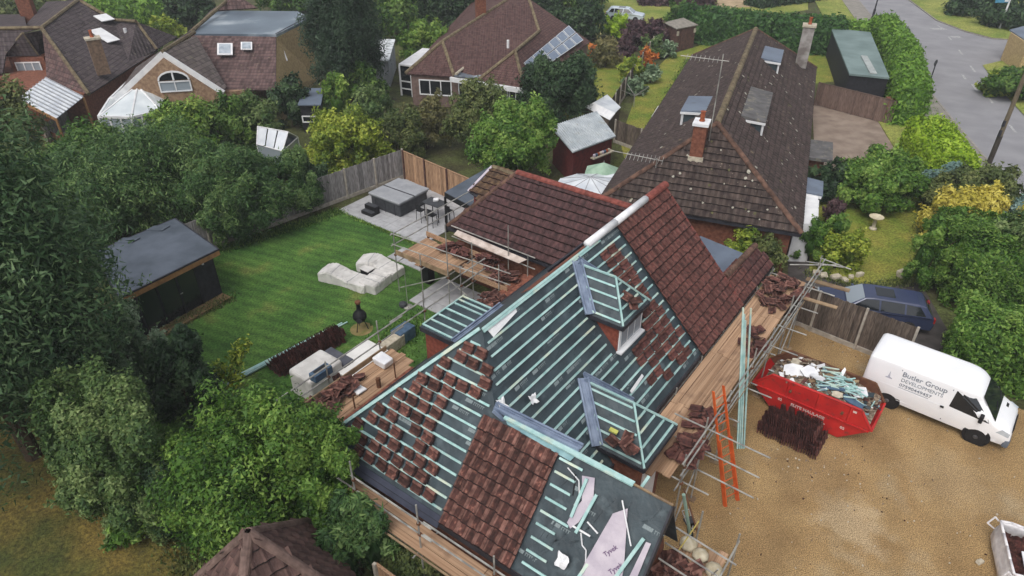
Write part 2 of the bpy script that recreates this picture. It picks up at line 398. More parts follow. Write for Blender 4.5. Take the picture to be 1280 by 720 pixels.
m_cover = mat('furniture_cover', S(222, 219, 215), S(196, 193, 189), scale=2, rough=.8, bump=1.0, bscale=5)
m_hot = mat('hot_tub_cover', S(164, 166, 170), S(148, 150, 154), scale=2, rough=.6)
m_hotcab = mat('hot_tub_cabinet', S(72, 74, 78), S(56, 58, 62), scale=6, rough=.6)
m_corr = mat('corrugated_sheet', S(196, 202, 206), S(164, 172, 178), scale=1.2, rough=.5, spec=.5, wear=(S(150, 150, 142), 1.4, .58, .74))
m_redwood = mat('red_timber', S(112, 46, 44), S(86, 34, 34), scale=5, rough=.8)
m_brownwood = mat('brown_timber', S(104, 76, 68), S(78, 56, 50), scale=5, rough=.9)
m_greenfab = mat('green_parasol_cloth', S(164, 190, 168), S(140, 168, 146), scale=2, rough=.8)
m_tarp = mat('pale_clear_sheet', S(228, 232, 236), S(196, 202, 210), scale=1.2, rough=.35, bump=.4, bscale=3)
m_solar = mat('solar_cell', S(126, 140, 158), S(112, 126, 146), scale=2, rough=.2, spec=.6)
m_stone = mat('pale_stone', S(206, 196, 176), S(170, 160, 142), scale=6, rough=.9)
m_terra = mat('terracotta', S(176, 96, 62), S(140, 74, 48), scale=6, rough=.9)
m_bagw = mat('bulk_bag_cloth', S(244, 241, 241), S(218, 214, 216), scale=5, rough=.8, bump=.5, bscale=6)
m_tealsheet = mat('teal_sheet_scrap', S(150, 176, 182), S(110, 140, 150), scale=5, rough=.7)
m_bluescrap = mat('blue_scrap', S(84, 108, 132), S(60, 82, 104), scale=5, rough=.6)
m_redplas = mat('red_plastic', S(176, 40, 38), rough=.5)
m_bluesign = mat('blue_sign', S(92, 160, 190), S(80, 146, 178), rough=.5)
m_woodpole = mat('telegraph_timber', S(128, 116, 96), S(92, 82, 68), scale=5, rough=.95, stretch=((6, 6, .5), 0))
m_line = mat('worn_road_paint', S(188, 188, 187), S(142, 141, 142), scale=6, rough=.8)
m_brush = mat('brushwood', S(142, 116, 84), rough=.9)
def tileset(m, edge, roll):
    """leading edge coloured dark for course shadow and grime, worn roll tops of a roof tile"""
    return [m, edge, roll]
m_edge = mat('tile_shade_grime_edge', S(58, 38, 36), S(40, 28, 27), scale=9, rough=.95)  # lip and nose: shadow line between courses painted into the colour, with grime
m_edgen = mat('old_tile_shade_grime_edge', S(56, 48, 46), S(38, 33, 32), scale=9, rough=.95)  # same painted course shadow and grime for the neighbouring roofs
m_roll = mat('tile_worn_roll', S(117, 78, 69), S(86, 53, 46), scale=9, rough=.85, rnd=('object', .3))
m_rollold = mat('old_tile_worn_roll', S(128, 92, 82), S(82, 52, 45), scale=7, rough=.85, rnd=('object', .4))
m_rolljoin = mat('joined_tile_worn_roll', S(106, 74, 67), S(80, 51, 48), scale=6, rough=.85, rnd=('attr', .25))
m_rollwing = mat('wing_tile_worn_roll', S(95, 67, 66), S(69, 48, 48), scale=5, rough=.85, rnd=('attr', .2))
m_rollmoss = mat('mossy_tile_worn_roll', S(114, 92, 68), S(80, 62, 50), scale=4, rough=.9, rnd=('attr', .2))
m_rollneigh = mat('neighbour_tile_worn_roll', S(90, 77, 73), S(67, 56, 52), scale=3, rough=.9, rnd=('attr', .16))
m_rollneighp = mat('neighbour_piece_worn_roll', S(89, 77, 71), S(63, 53, 50), scale=3, rough=.9, rnd=('object', .2))
m_rollgar = mat('garage_tile_worn_roll', S(110, 86, 79), S(80, 61, 57), scale=3, rough=.9, rnd=('object', .2))
c_A = courses('roof_plum_courses', S(90, 80, 82), S(66, 58, 60), moss=S(112, 106, 90))
c_Ared = courses('roof_red_courses', S(112, 88, 86), S(80, 64, 63), moss=S(118, 104, 92))
c_C = courses('roof_brown_courses', S(106, 80, 76), S(78, 56, 54), tw=.2, th=.2, moss=S(112, 96, 82))
c_D = courses('roof_grey_courses', S(110, 100, 98), S(82, 74, 72), moss=S(112, 108, 88))
c_Dred = courses('roof_maroon_courses', S(112, 90, 88), S(80, 64, 63), moss=S(128, 112, 100))
# ------------------------------------------------------------------ the setting
def ground_sheet(name, pts, z, m, parent=None):
    mb = MB(); mb.slab([(p[0], p[1], z) for p in pts], .02, (0, 0, 1)) if False else None
    area = sum(pts[i][0] * pts[(i + 1) % len(pts)][1] - pts[(i + 1) % len(pts)][0] * pts[i][1] for i in range(len(pts)))
    pts = list(pts) if area > 0 else list(pts)[::-1]
    mb.quad(*[(p[0], p[1], z) for p in pts])
    o = mb.build(name, m, parent); return props(o, kind='structure')
def GP(*q): return [G(*p) for p in q]
ground_sheet('ground', [(-400, -60), (400, -60), (400, 700), (-400, 700)], -.03, m_ground)
ground_sheet('gravel_driveway', [W(-5.5, 4)] + [W(-5.5, 27.0)] + GP((985, 403), (1010, 411), (1082, 441), (1130, 462), (1185, 478), (1300, 520), (1420, 560), (1800, 760)) + [(30, -5), (0, -5)], 0, m_gravel)
ground_sheet('rear_lawn', GP((110, 520), (180, 400), (262, 314), (320, 296), (388, 276), (424, 263), (520, 305), (560, 360), (600, 420), (500, 500), (420, 580), (300, 600)), -.012, m_lawn)
ground_sheet('brown_lawn', GP((-500, 470), (60, 520), (150, 560), (240, 650), (300, 900), (0, 1100), (-900, 1100)), -.016, m_drylawn)
ground_sheet('neighbour_front_lawn', GP((1005, 262), (1050, 240), (1160, 238), (1150, 352), (1080, 362), (1010, 340)), -.008, m_neighlawn)
ground_sheet('neighbour_side_lawn', GP((775, 175), (800, 105), (838, 68), (880, 55), (960, 62), (900, 90), (790, 240)), -.008, m_neighlawn)
ground_sheet('shared_drive', GP((985, 345), (1012, 340), (1080, 362), (1150, 352), (1200, 440), (1080, 440), (985, 405)), -.004, m_drive)
ground_sheet('neighbour_path', GP((985, 240), (1010, 240), (1012, 340), (985, 345)), -.006, m_drive)
m_block = mat('block_paving', S(156, 140, 126), S(130, 114, 102), scale=1.0, rough=.9, bump=.3, bscale=18, detail=7)
ground_sheet('block_paved_drive', GP((1015, 128), (1112, 150), (1140, 175), (1130, 240), (1020, 225)), -.004, m_block)
ground_sheet('garage_garden', GP((985, 66), (1045, 66), (1062, 100), (1020, 104)), -.008, m_neighlawn)
ground_sheet('far_left_lawn', GP((-300, -25), (260, -25), (250, 10), (90, 30), (-300, 30)), -.014, m_verge)
ground_sheet('far_garden_lawn', GP((690, -25), (1010, -25), (1010, 12), (840, 40), (700, 40)), -.014, m_verge)
ground_sheet('middle_garden_lawn', GP((720, 80), (775, 62), (800, 100), (750, 150), (690, 150)), -.014, m_neighlawn)
ground_sheet('back_garden_lawn', GP((330, 190), (420, 180), (430, 240), (345, 250)), -.014, m_neighlawn)
ground_sheet('sandy_track', GP((895, 10), (960, 8), (1010, 2), (1000, -12), (900, -12)), -.010, mat('sandy_earth', S(190, 166, 134), S(160, 140, 108), scale=1, rough=.95))
# road, kerbs, pavement, verges on the right
road_l = GP((1035, -28), (1073, 0), (1105, 40), (1135, 80), (1160, 112), (1195, 155), (1238, 205), (1340, 320), (1500, 480))
road_r = GP((1100, -28), (1135, 0), (1170, 26), (1206, 40), (1240, 49), (1290, 52), (1500, 60))
ground_sheet('road', road_l + GP((1700, 480), (1700, 60)) + road_r[::-1], -.006, m_road)
def strip(name, line, off0, off1, z, m, h=0):
    L = [Vector((p.x, p.y, 0)) for p in line]; o0, o1 = [], []
    for i, p in enumerate(L):
        d = (L[min(i + 1, len(L) - 1)] - L[max(i - 1, 0)]).normalized(); n = Vector((-d.y, d.x, 0))
        o0.append(p + n * off0); o1.append(p + n * off1)
    mb = MB()
    for i in range(len(L) - 1):
        mb.slab([o0[i] + Z * z, o0[i + 1] + Z * z, o1[i + 1] + Z * z, o1[i] + Z * z], h + .02, (0, 0, 1)) if False else None
        a = [o0[i], o0[i + 1], o1[i + 1], o1[i]]
        if (a[1] - a[0]).cross(a[2] - a[0]).z < 0: a.reverse()
        k = len(mb.v); mb.v += [tuple(p + Z * z) for p in a] + [tuple(p + Z * (z - h - .03)) for p in a]
        fs = [(0, 1, 2, 3)] + [(q, 4 + q, 4 + (q + 1) % 4, (q + 1) % 4) for q in range(4)]
        mb.f += [tuple(t + k for t in f) for f in fs]; mb.mi += [0] * 5
    return props(mb.build(name, m), kind='structure')
strip('kerb', road_l, -.12, .02, .09, m_kerb, .1)
strip('pavement', road_l, -2.0, -.13, .08, m_pave, .1)
strip('grass_verge', road_l, -5.5, -2.02, .06, m_verge, .08)
strip('pavement_edging', road_l, -2.12, -2.0, .11, m_kerb, .12)
strip('far_kerb', road_r, .02, .14, .09, m_kerb, .1)
ground_sheet('far_grass_verge', GP((1100, -28), (1136, -1), (1170, 25), (1206, 39), (1240, 48), (1262, 50), (1275, 30), (1330, -20)), .075, m_verge)
ground_sheet('corner_garden', GP((1228, 82), (1262, 74), (1290, 66), (1400, 70), (1400, 200), (1285, 150), (1255, 118)), .05, m_verge)
mbp = MB()
for q in [((1172, 32), (1178, 35)), ((1186, 46), (1189, 50)), ((1198, 62), (1203, 68)), ((1213, 82), (1219, 90)), ((1203, 93), (1207, 99)), ((1234, 120), (1241, 129)), ((1262, 156), (1270, 166)), ((1215, 105), (1221, 113))]:
    a, b = G(*q[0]), G(*q[1]); d = (b - a).normalized(); n = Vector((-d.y, d.x, 0)) * .09
    mbp.quad(*[p + Z * .001 for p in (a - n, b - n, b + n, a + n)])
for x, y, w in ((1173, 36, .8), (1195, 46, .5)):
    a = G(x, y); mbp.quad(*[a + Vector((i * w, j * .35, .001)) for i, j in ((-1, -1), (1, -1), (1, 1), (-1, 1))])
props(mbp.build('road_marking', m_line), kind='structure')
# patio slabs, each its own piece
def slabs(name, rects, size=.6):
    mb = MB()
    for a0, a1, b0, b1 in rects: mb.quad(W(a0, b0, -.008), W(a1, b0, -.008), W(a1, b1, -.008), W(a0, b1, -.008))
    base = props(mb.build(name, m_conc), kind='structure')
    unit = MB(); unit.box((0, 0, .012), E1 * (size - .014), E2 * (size - .014), Z * .03)
    o = unit.build('slab', m_slab); me = o.data; bpy.data.objects.remove(o)
    for a0, a1, b0, b1 in rects:
        na, nb = max(1, round((a1 - a0) / size)), max(1, round((b1 - b0) / size))
        for i in range(na):
            for j in range(nb):
                p = W(a0 + (i + .5) * size, b0 + (j + .5) * size, .004 + random.uniform(-.003, .003))
                inst('slab', me, Matrix.Translation(p), base)
slabs('patio', [(-28.85, -22.25, 22.4, 27.8)])
slabs('house_paving', [(-22.9, -20.2, 20.4, 21.6), (-19.3, -14.5, 18.2, 20.6), (-15.5, -13.7, 12.2, 18.2)])

# ------------------------------------------------------------------ roof slopes
class Slope:
    def __init__(s, O, al, up):
        s.O, s.al, s.up = Vector(O), Vector(al).normalized(), Vector(up).normalized()
        s.n = s.al.cross(s.up).normalized()
    def P(s, u, v, h=0): return s.O + s.al * u + s.up * v + s.n * h
    def M(s, u, v, h=0, ang=0):
        m = Matrix((s.al, s.up, s.n)).transposed().to_4x4(); m.translation = s.P(u, v, h)
        return m @ Matrix.Rotation(ang, 4, 'Z')
    def uv(s, p): d = Vector(p) - s.O; return (d.dot(s.al), d.dot(s.up))
    def px(s, x, y):
        c = Vector((0, 0, CAM_H)); d = G(x, y) - c; t = (s.O - c).dot(s.n) / d.dot(s.n); return s.uv(c + d * t)
def inpoly(x, y, P):
    r = False; j = len(P) - 1
    for i in range(len(P)):
        if (P[i][1] > y) != (P[j][1] > y) and x < (P[j][0] - P[i][0]) * (y - P[i][1]) / (P[j][1] - P[i][1]) + P[i][0]: r = not r
        j = i
    return r
def scan(v, P):
    xs = []
    for i in range(len(P)):
        a, b = P[i], P[(i + 1) % len(P)]
        if (a[1] > v) != (b[1] > v): xs.append(a[0] + (v - a[1]) * (b[0] - a[0]) / (b[1] - a[1]))
    xs.sort(); return list(zip(xs[::2], xs[1::2]))
def spans(v, P, holes):
    seg = scan(v, P)
    for h in holes:
        new = []
        for a, b in seg:
            cur = a
            for c, d in scan(v, h):
                if d <= cur or c >= b: continue
                if c > cur: new.append((cur, c))
                cur = max(cur, d)
            if cur < b: new.append((cur, b))
        seg = new
    return [q for q in seg if q[1] - q[0] > .12]
TW, TG, TL = .30, .345, .42
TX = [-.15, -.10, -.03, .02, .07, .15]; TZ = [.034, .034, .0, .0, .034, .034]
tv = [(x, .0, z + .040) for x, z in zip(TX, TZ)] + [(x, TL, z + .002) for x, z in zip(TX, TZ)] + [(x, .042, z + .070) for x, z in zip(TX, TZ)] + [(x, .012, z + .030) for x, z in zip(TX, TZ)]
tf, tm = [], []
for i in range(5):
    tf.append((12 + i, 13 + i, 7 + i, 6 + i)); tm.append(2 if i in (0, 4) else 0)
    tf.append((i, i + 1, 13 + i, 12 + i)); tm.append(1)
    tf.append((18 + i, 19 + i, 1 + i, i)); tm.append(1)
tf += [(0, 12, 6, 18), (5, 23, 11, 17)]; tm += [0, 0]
def tile_mesh(ms):
    me = bpy.data.meshes.new('tile'); me.from_pydata(tv, [], tf)
    for m in ms: me.materials.append(m)
    me.polygons.foreach_set('material_index', tm); return me
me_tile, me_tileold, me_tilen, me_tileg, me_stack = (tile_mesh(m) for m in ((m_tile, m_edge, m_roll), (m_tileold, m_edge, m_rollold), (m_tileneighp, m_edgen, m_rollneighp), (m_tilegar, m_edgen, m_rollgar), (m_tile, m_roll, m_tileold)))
def tile_spots(sl, P, holes=(), tw=TW, tg=TG, jit=.004, h=.02, v0=0.0):
    out = []; vs = [p[1] for p in P]; us = [p[0] for p in P]
    v = min(vs) + v0; row = 0
    while v < max(vs) - .05:
        u = math.floor(min(us) / tw) * tw + tw / 2
        while u < max(us):
            vc = v + tg * .5
            if inpoly(u, vc, P) and not any(inpoly(u, vc, q) for q in holes):
                out.append(sl.M(u + random.uniform(-jit, jit), v + random.uniform(-jit, jit) * 2, h + random.uniform(0, jit), random.uniform(-.012, .012)))
            u += tw
        v += tg; row += 1
    return out
def join_tiles(name, Ms, m, parent):
    base = np.array(tv); k = len(tv)
    V = np.concatenate([base @ np.array(M.to_3x3()).T + np.array(M.translation) for M in Ms])
    F = np.array(tf); F = np.concatenate([F + k * i for i in range(len(Ms))])
    r = np.repeat(rng.random(len(Ms)), len(tf))
    c = V.mean(0); me = raw_mesh(name, V - c, F, m, r); me.polygons.foreach_set('material_index', np.tile(np.array(tm, np.int32), len(Ms)))
    o = link(bpy.data.objects.new(name, me)); place(o, c, parent); return props(o, kind='stuff')
def ridge_caps(p, q, m, parent, r=.13, step=.42, name='ridge_tile', lift=.03):
    p, q = Vector(p), Vector(q); d = q - p; n = max(1, int(d.length / step)); d /= n
    mb = MB(); x = d.cross(Z).normalized(); y = x.cross(d).normalized(); k = 6
    L = d * 1.04
    pr = [(math.cos(math.pi * i / k) * r, math.sin(math.pi * i / k) * r) for i in range(k + 1)]
    vs = [a + x * c + y * s for a in (Vector((0, 0, 0)), L) for c, s in pr]
    vs += [a + x * c * .8 + y * s * .8 for a in (Vector((0, 0, 0)), L) for c, s in pr]
    fs = [(i, i + 1, k + 2 + i, k + 1 + i) for i in range(k)] + [(2 * k + 2 + i + 1, 2 * k + 2 + i, i, i + 1) for i in range(k)] + [(k + 1 + i, k + 2 + i, 3 * k + 4 + i, 3 * k + 3 + i) for i in range(k)]
    me = bpy.data.meshes.new(name); me.from_pydata([tuple(v) for v in vs], [], fs); me.materials.append(m)
    for i in range(n): inst(name, me, Matrix.Translation(p + d * i + Z * (lift + random.uniform(-.008, .008))), parent)

# ------------------------------------------------------------------ the house being re-roofed
KE, KS = 4 / 3.87, 4 / 3.4
AE, AW, ZE, ZR, AR = -5.98, -13.68, 2.4, 6.4, -9.85
BS, BH, BN = 8.55, 11.95, 23.4
ZW, BW, AG = 4.95, 8.55 + (4.95 - 2.4) / (4 / 3.4), -3.25          # front wing ridge
KW = 2.4
BWN = BW + (ZW - ZE) / KW
SE_ = Slope(W(AE, 0, ZE), E2, -E1 + Z * KE)
SS = Slope(W(0, BS, ZE), E1, E2 + Z * KS)
SWn = Slope(W(0, BWN, ZE), -E1, -E2 + Z * KW)                     # front wing, far slope
SW_ = Slope(W(AW, 0, ZE), -E2, E1 + Z * KE)
def ev(z): return (z - ZE) / math.sin(math.atan(KE))
def sv(z): return (z - ZE) / math.sin(math.atan(KS))
def ea(a): return (AE - a) / math.cos(math.atan(KE))              # slope distance on the east plane from a
aj = AE - (ZW - ZE) / KE                                           # where the wing ridge dies into the east plane
house = thing('house', 'red tiled house with its roof stripped to membrane and battens', 'house', W(-9, 14, 0))
# walls
mb = MB()
mb.prism([W(AW + .35, BS + .35), W(AG - .25, BS + .35), W(AG - .25, BWN - .3), W(AE - .35, BWN - .3), W(AE - .35, BN - .15), W(AW + .35, BN - .15)], 0, ZE + .02)
mb.build('wall', m_brick, house)
mb = MB()
g = lambda a, b, z=0.0: W(a, b, z)
mb.quad(g(AW + .35, BN - .15, ZE), g(AE - .35, BN - .15, ZE), g(AR, BN - .15, ZR - .25)); mb.build('gable_wall', m_brick, house)
mb = MB(); mb.quad(g(AG - .25, BS + .4, ZE), g(AG - .25, BW, ZW - .25), g(AG - .25, BWN - .3, ZE)); mb.build('gable_wall', m_brick, house)
# membrane sheets over the rafters
mb = MB()
mb.quad(g(AE, BWN, ZE), g(AE, BN, ZE), g(AR, BN, ZR), g(AR, BH, ZR), g(aj, BW, ZW))
mb.quad(g(AW, BS, ZE), g(AG, BS, ZE), g(AG, BW, ZW), g(aj, BW, ZW), g(AR, BH, ZR))
mb.quad(g(AG, BWN, ZE), g(AE, BWN, ZE), g(aj, BW, ZW), g(AG, BW, ZW))
mb.quad(g(AW, BN, ZE), g(AW, BS, ZE), g(AR, BH, ZR), g(AR, BN, ZR))
mem = mb.build('roof_membrane', m_under, house)
m_dust = mat('dusty_board', S(156, 100, 80), S(112, 68, 56), scale=6, rough=.95, bump=.8, bscale=16, rnd=('object', .15))
mb = MB(); mb.slab([SW_.P(-u, v, .03) for u, v in ((14.6, 5.35), (21.6, 5.35), (21.6, 3.6), (15.7, 3.6))], .02, SW_.n); mb.build('dusty_felt', m_dust, house)
# soft lap lines and creases in the membrane
mb = MB()
Epoly = [(BWN, 0), (BN, 0), (BN, ev(ZR)), (BH, ev(ZR)), (BW, ev(ZW))]
Spoly = [(AW, 0), (AG, 0), (AG, sv(ZW)), (aj, sv(ZW)), (AR, sv(ZR))]
for v in (1.15, 2.55, 3.95):
    for a, b in scan(v, Epoly): mb.box(SE_.P((a + b) / 2, v, .006), SE_.al * (b - a), SE_.up * .05, SE_.n * .012)
for v in (1.3, 2.7): 
    for a, b in scan(v, Spoly): mb.box(SS.P((a + b) / 2, v, .006), SS.al * (b - a), SS.up * .05, SS.n * .012)
for i in range(26):
    u, v = random.uniform(12.5, 16.5), random.uniform(1.2, 4.6); ang = random.uniform(-.5, .5)
    d = SE_.al * math.cos(ang) + SE_.up * math.sin(ang)
    if inpoly(u, v, Epoly): mb.bar(SE_.P(u, v, .004), SE_.P(u, v, .004) + d * random.uniform(.3, 1.0), .05, .03, SE_.n)
props(mb.build('membrane_fold', m_under, house), kind='stuff')
# printed marks on the membrane: pale worn patches, set 4 mm proud
mb = MB()
for sl, P, n in ((SE_, Epoly, 90), (SS, Spoly, 80)):
    for i in range(n):
        v = (int(random.uniform(0, 16)) + .5) * .345; us = [p[0] for p in P]; u = random.uniform(min(us), max(us))
        if not inpoly(u, v, P) or not inpoly(u + .4, v, P): continue
        w = random.uniform(.16, .26); mb.quad(sl.P(u, v - .05, .005), sl.P(u + w, v - .045, .005), sl.P(u + w + .02, v + .05, .005), sl.P(u + .02, v + .055, .005))
        x = u + w + .06
        for k in range(random.randint(3, 6)):
            ww = random.uniform(.025, .05); mb.quad(sl.P(x, v - .045, .005), sl.P(x + .018, v - .045, .005), sl.P(x + .018, v + .045, .005), sl.P(x, v + .045, .005)); x += ww + .02
            mb.quad(sl.P(x - .04, v + .02, .005), sl.P(x - .01, v + .02, .005), sl.P(x - .01, v + .04, .005), sl.P(x - .04, v + .04, .005))
props(mb.build('membrane_print', m_print, house), kind='stuff')

# dormers (east plane): plan rectangles
D1 = dict(bc=16.72, hw=.90, zr=6.22, ze=5.18, af=-7.38)
D2 = dict(bc=14.03, hw=1.07, zr=4.13, ze=3.0, af=-4.92)
def a_at(z): return AE - (z - ZE) / KE
def dormer_hole(D):
    return [(D['bc'] - D['hw'] - .12, ea(min(D['af'], AE))), (D['bc'] + D['hw'] + .12, ea(min(D['af'], AE))), (D['bc'] + D['hw'] + .12, ea(a_at(D['ze']))), (D['bc'], ea(a_at(D['zr'])) + .15), (D['bc'] - D['hw'] - .12, ea(a_at(D['ze'])))]
holes = [dormer_hole(D1), dormer_hole(D2)]
PATCH_B = 19.36
# battens
me_cache = {}
def batten(sl, u0, u1, v, parent=house, w=.062, h=.04, name='batten', m=None, lift=.025):
    mb = MB(); mb.box(sl.P((u0 + u1) / 2, v, lift), sl.al * (u1 - u0), sl.up * w, sl.n * h); return mb.build(name, m or m_batten, parent)
v = .30; rows_e = []
Ebat = [(BWN + .05, .1), (PATCH_B, .1), (PATCH_B, ev(ZR) - .05), (BH + .1, ev(ZR) - .05), (BW + .15, ev(ZW))]
while v < ev(ZR) - .1:
    rows_e.append(v)
    if abs(v - 3.06) > .05 and abs(v - 1.68) > .06 or True:
        for a, b in spans(v, Ebat, holes): batten(SE_, a + (.03 if v < 5 else 0), b + random.uniform(-.04, .06), v + random.uniform(-.012, .012))
    v += .345
PS0, PS1 = -8.72, -6.22                                            # tiled patch on the south slope
v = .30; rows_s = []
Spatch = [(PS0, 0), (PS1, 0), (PS1 - .15, sv(ZW) - .28), (PS0 + .02, sv(ZW) - .25)]
Sbat = [(AW + .2, .1), (PS1 + .95, .1), (PS1 + .85, sv(ZW) - .15), (aj - .1, sv(ZW)), (AR, sv(ZR) - .08)]
while v < sv(ZR) - .25:
    rows_s.append(v)
    for a, b in spans(v, Sbat, [Spatch]): batten(SS, a + .12, b - (.08 if b < -8 else random.uniform(0, .3)), v + random.uniform(-.012, .012))
    v += .345
# teal hip / ridge timbers
def bar_part(name, p, q, w, h, m, parent=house, up=None):
    mb = MB(); mb.bar(p, q, w, h, up); return mb.build(name, m, parent)
bar_part('hip_batten', SS.P(AW + .06, .08, .05), SS.P(AR - .03, sv(ZR) - .03, .05), .10, .05, m_batten, up=SS.n)
bar_part('ridge_batten', SE_.P(BH - .05, ev(ZR) - .10, .05), SE_.P(18.3, ev(ZR) - .10, .05), .075, .05, m_batten, up=SE_.n)
bar_part('ridge_batten', SE_.P(BH - .05, ev(ZR) - .02, .06), SE_.P(18.6, ev(ZR) - .02, .06), .07, .05, m_batten, up=SE_.n)
bar_part('wing_ridge_batten', g(aj + .35, BW - .04, ZW + .05), g(AG - 1.0, BW - .04, ZW + .05), .16, .05, m_batten)
bar_part('wing_ridge_batten', g(AG - 1.1, BW - .03, ZW + .045), g(AG + .02, BW - .03, ZW + .03), .05, .04, m_boardold)
# rafter hung loose over the wing end
bar_part('loose_batten', SS.P(-5.36, 2.95, .09), SS.P(-5.36, 1.93, .09), .075, .05, m_batten, up=SS.n)
bar_part('loose_batten', SS.P(-4.98, 2.72, .09), SS.P(-5.10, 1.65, .09), .075, .05, m_batten, up=SS.n)
bar_part('loose_batten', g(-4.12, BW + .55, ZW - .12), SS.P(-4.62, .75, .10), .075, .06, m_batten, up=SS.n)
bar_part('loose_batten', SS.P(-3.55, 2.35, .08), SS.P(-4.1, -.05, .08), .085, .05, m_batten, up=SS.n)
bar_part('pale_batten', SS.P(-4.35, 2.9, .1), SS.P(-3.75, 2.05, .1), .03, .03, m_white, up=SS.n)
bar_part('pale_batten', SS.P(-5.25, 1.75, .05), SS.P(-4.75, 1.75, .05), .045, .03, m_white, up=SS.n)
bar_part('pale_batten', SS.P(-4.95, 2.02, .05), SS.P(-4.6, 1.9, .05), .035, .03, m_white, up=SS.n)
# pale membrane sheets with their print
mb = MB()
mb.slab([SS.P(*q, .045) for q in [(-5.52, 2.95), (-5.2, 3.05), (-5.02, 2.55), (-5.15, 1.9), (-5.28, 1.66), (-5.42, 1.75), (-5.38, 2.1), (-5.28, 2.4)]], .006, SS.n)
s1 = mb.build('pale_membrane_sheet', m_pale, house)
mb = MB()
mb.slab([SS.P(*q, .05) for q in [(-4.45, 2.5), (-4.17, 2.78), (-4.0, 2.3), (-3.72, 1.5), (-3.62, 1.0), (-3.4, -.1), (-4.35, -.1), (-4.65, .3), (-4.62, 1.2)]], .006, SS.n)
s2 = mb.build('pale_membrane_sheet', m_pale, house)
mb = MB(); mb.slab([SS.P(*q, .055) for q in [(-3.48, 2.3), (-3.36, 2.32), (-3.36, -.1), (-3.62, -.1)]], .006, SS.n); mb.build('pale_membrane_sheet', m_pale, house)
mb = MB(); mb.slab([SWn.P(*q, .05) for q in [(5.6, 2.5), (5.95, 2.4), (4.75, 1.5), (4.55, 1.9)]], .006, SWn.n); mb.build('pale_membrane_sheet', m_pale, house)
for u, v, m in ((-4.22, 1.5, m_purple), (-4.5, .35, m_purple), (-3.95, .55, mat('membrane_lettering_red', S(196, 90, 120))), (-3.95, 1.2, m_purple)):
    textobj('Tyvek', .16, SS.P(u, v, .062), SS.al * .5 + SS.up * .85, SS.up * .5 - SS.al * .85, m, s2, bold=.002)
# lead-grey valley between wing and main slope, ridge roll
def trough(name, p, q, w, m, n1, n2, parent=house):
    """valley lining: two upstands and a bed between two slopes"""
    p, q = Vector(p), Vector(q); d = (q - p).normalized(); side = d.cross(Z).normalized(); upv = side.cross(d).normalized()
    if upv.z < 0: upv = -upv
    mb = MB()
    mb.box((p + q) / 2 + upv * .10, (q - p), side * w, upv * .02)
    for s_ in (-1, 1):
        mb.bar(p + upv * .13 + side * (s_ * w / 2), q + upv * .13 + side * (s_ * w / 2), .05, .10, upv)
        mb.bar(p + upv * .11 + side * (s_ * w / 5), q + upv * .11 + side * (s_ * w / 5), .035, .05, upv)
    return mb.build(name, m, parent)
vt, vb = g(aj, BW, ZW), g(AE - .1, BWN - .08, ZE + .1)
trough('valley_lining', vt + (vt - vb) * .04, vb, .34, m_lead, None, None)
trough('ridge_flashing', g(aj - .05, BW + .10, ZW - .02), g(aj + 2.6, BW + .16, ZW - .02), .2, m_lead, None, None)
mb = MB(); mb.slab([SS.P(*q, .06) for q in [(aj + .3, sv(ZW) + .02), (aj + 2.6, sv(ZW) + .02), (aj + 2.5, sv(ZW) - .22), (aj + .5, sv(ZW) - .14)]], .03, SS.n); mb.build('valley_board', mat('teal_membrane_strip', S(150, 186, 190), S(112, 150, 158), scale=3, rough=.6), house)
# pale ridge roll and red ridge tiles at the far end
mb = MB(); mb.path([g(AR, 17.6, ZR + .09), g(AR + .01, 19.5, ZR + .10), g(AR, 21.85, ZR + .09)], .14, 8); mb.build('ridge_roll', m_whiteplas, house, smooth=True)
ridge_caps(g(AR, 21.85, ZR), g(AR, BN + .1, ZR), m_ridge, house, r=.17, step=.5)
bar_part('ridge_board', g(AR - .22, 15.6, ZR - .03), g(AR - .22, 21.6, ZR - .03), .06, .10, m_dark)
# crumpled scraps
def crumple(name, c, s, m, parent, seed, n=None):
    r = random.Random(seed); mb = MB()
    N = 5; X = Vector((1, 0, 0)) if n is None else n.orthogonal().normalized(); n = n or Z; Y = n.cross(X)
    vs = [Vector(c) + X * ((i / (N - 1) - .5) * s + r.uniform(-.12, .12) * s) + Y * ((j / (N - 1) - .5) * s + r.uniform(-.12, .12) * s) + n * (r.uniform(0, .35) * s) for j in range(N) for i in range(N)]
    mb.add(vs, [(j * N + i, j * N + i + 1, (j + 1) * N + i + 1, (j + 1) * N + i) for j in range(N - 1) for i in range(N - 1)])
    return mb.build(name, m, parent)
scr = [('crumpled_sheet', SE_.px(625, 506), .3, 'white crumpled scrap caught at the foot of the hip'), ('torn_sheet', SE_.px(664, 500), .26, 'white torn scrap lying on the open membrane mid slope')]
for nm, (u, v), s, lab in scr: props(crumple(nm, SE_.P(u, v, .06), s, m_whiteplas, None, 3 + int(s * 100), SE_.n), lab, 'scrap')
u, v = SS.px(704, 700); props(crumple('ragged_sheet', SS.P(u, v, .07), .3, m_whiteplas, None, 9, SS.n), 'ragged white scrap beside the patched tiles near the eave', 'scrap')
u, v = SE_.px(797, 480); mb = MB(); mb.bar(SE_.P(u - .55, v + .02, .08), SE_.P(u + .35, v + .1, .08), .1, .02, SE_.n); props(mb.build('white_offcut', m_white), 'long white offcut laid along a batten below the upper dormer', 'offcut')

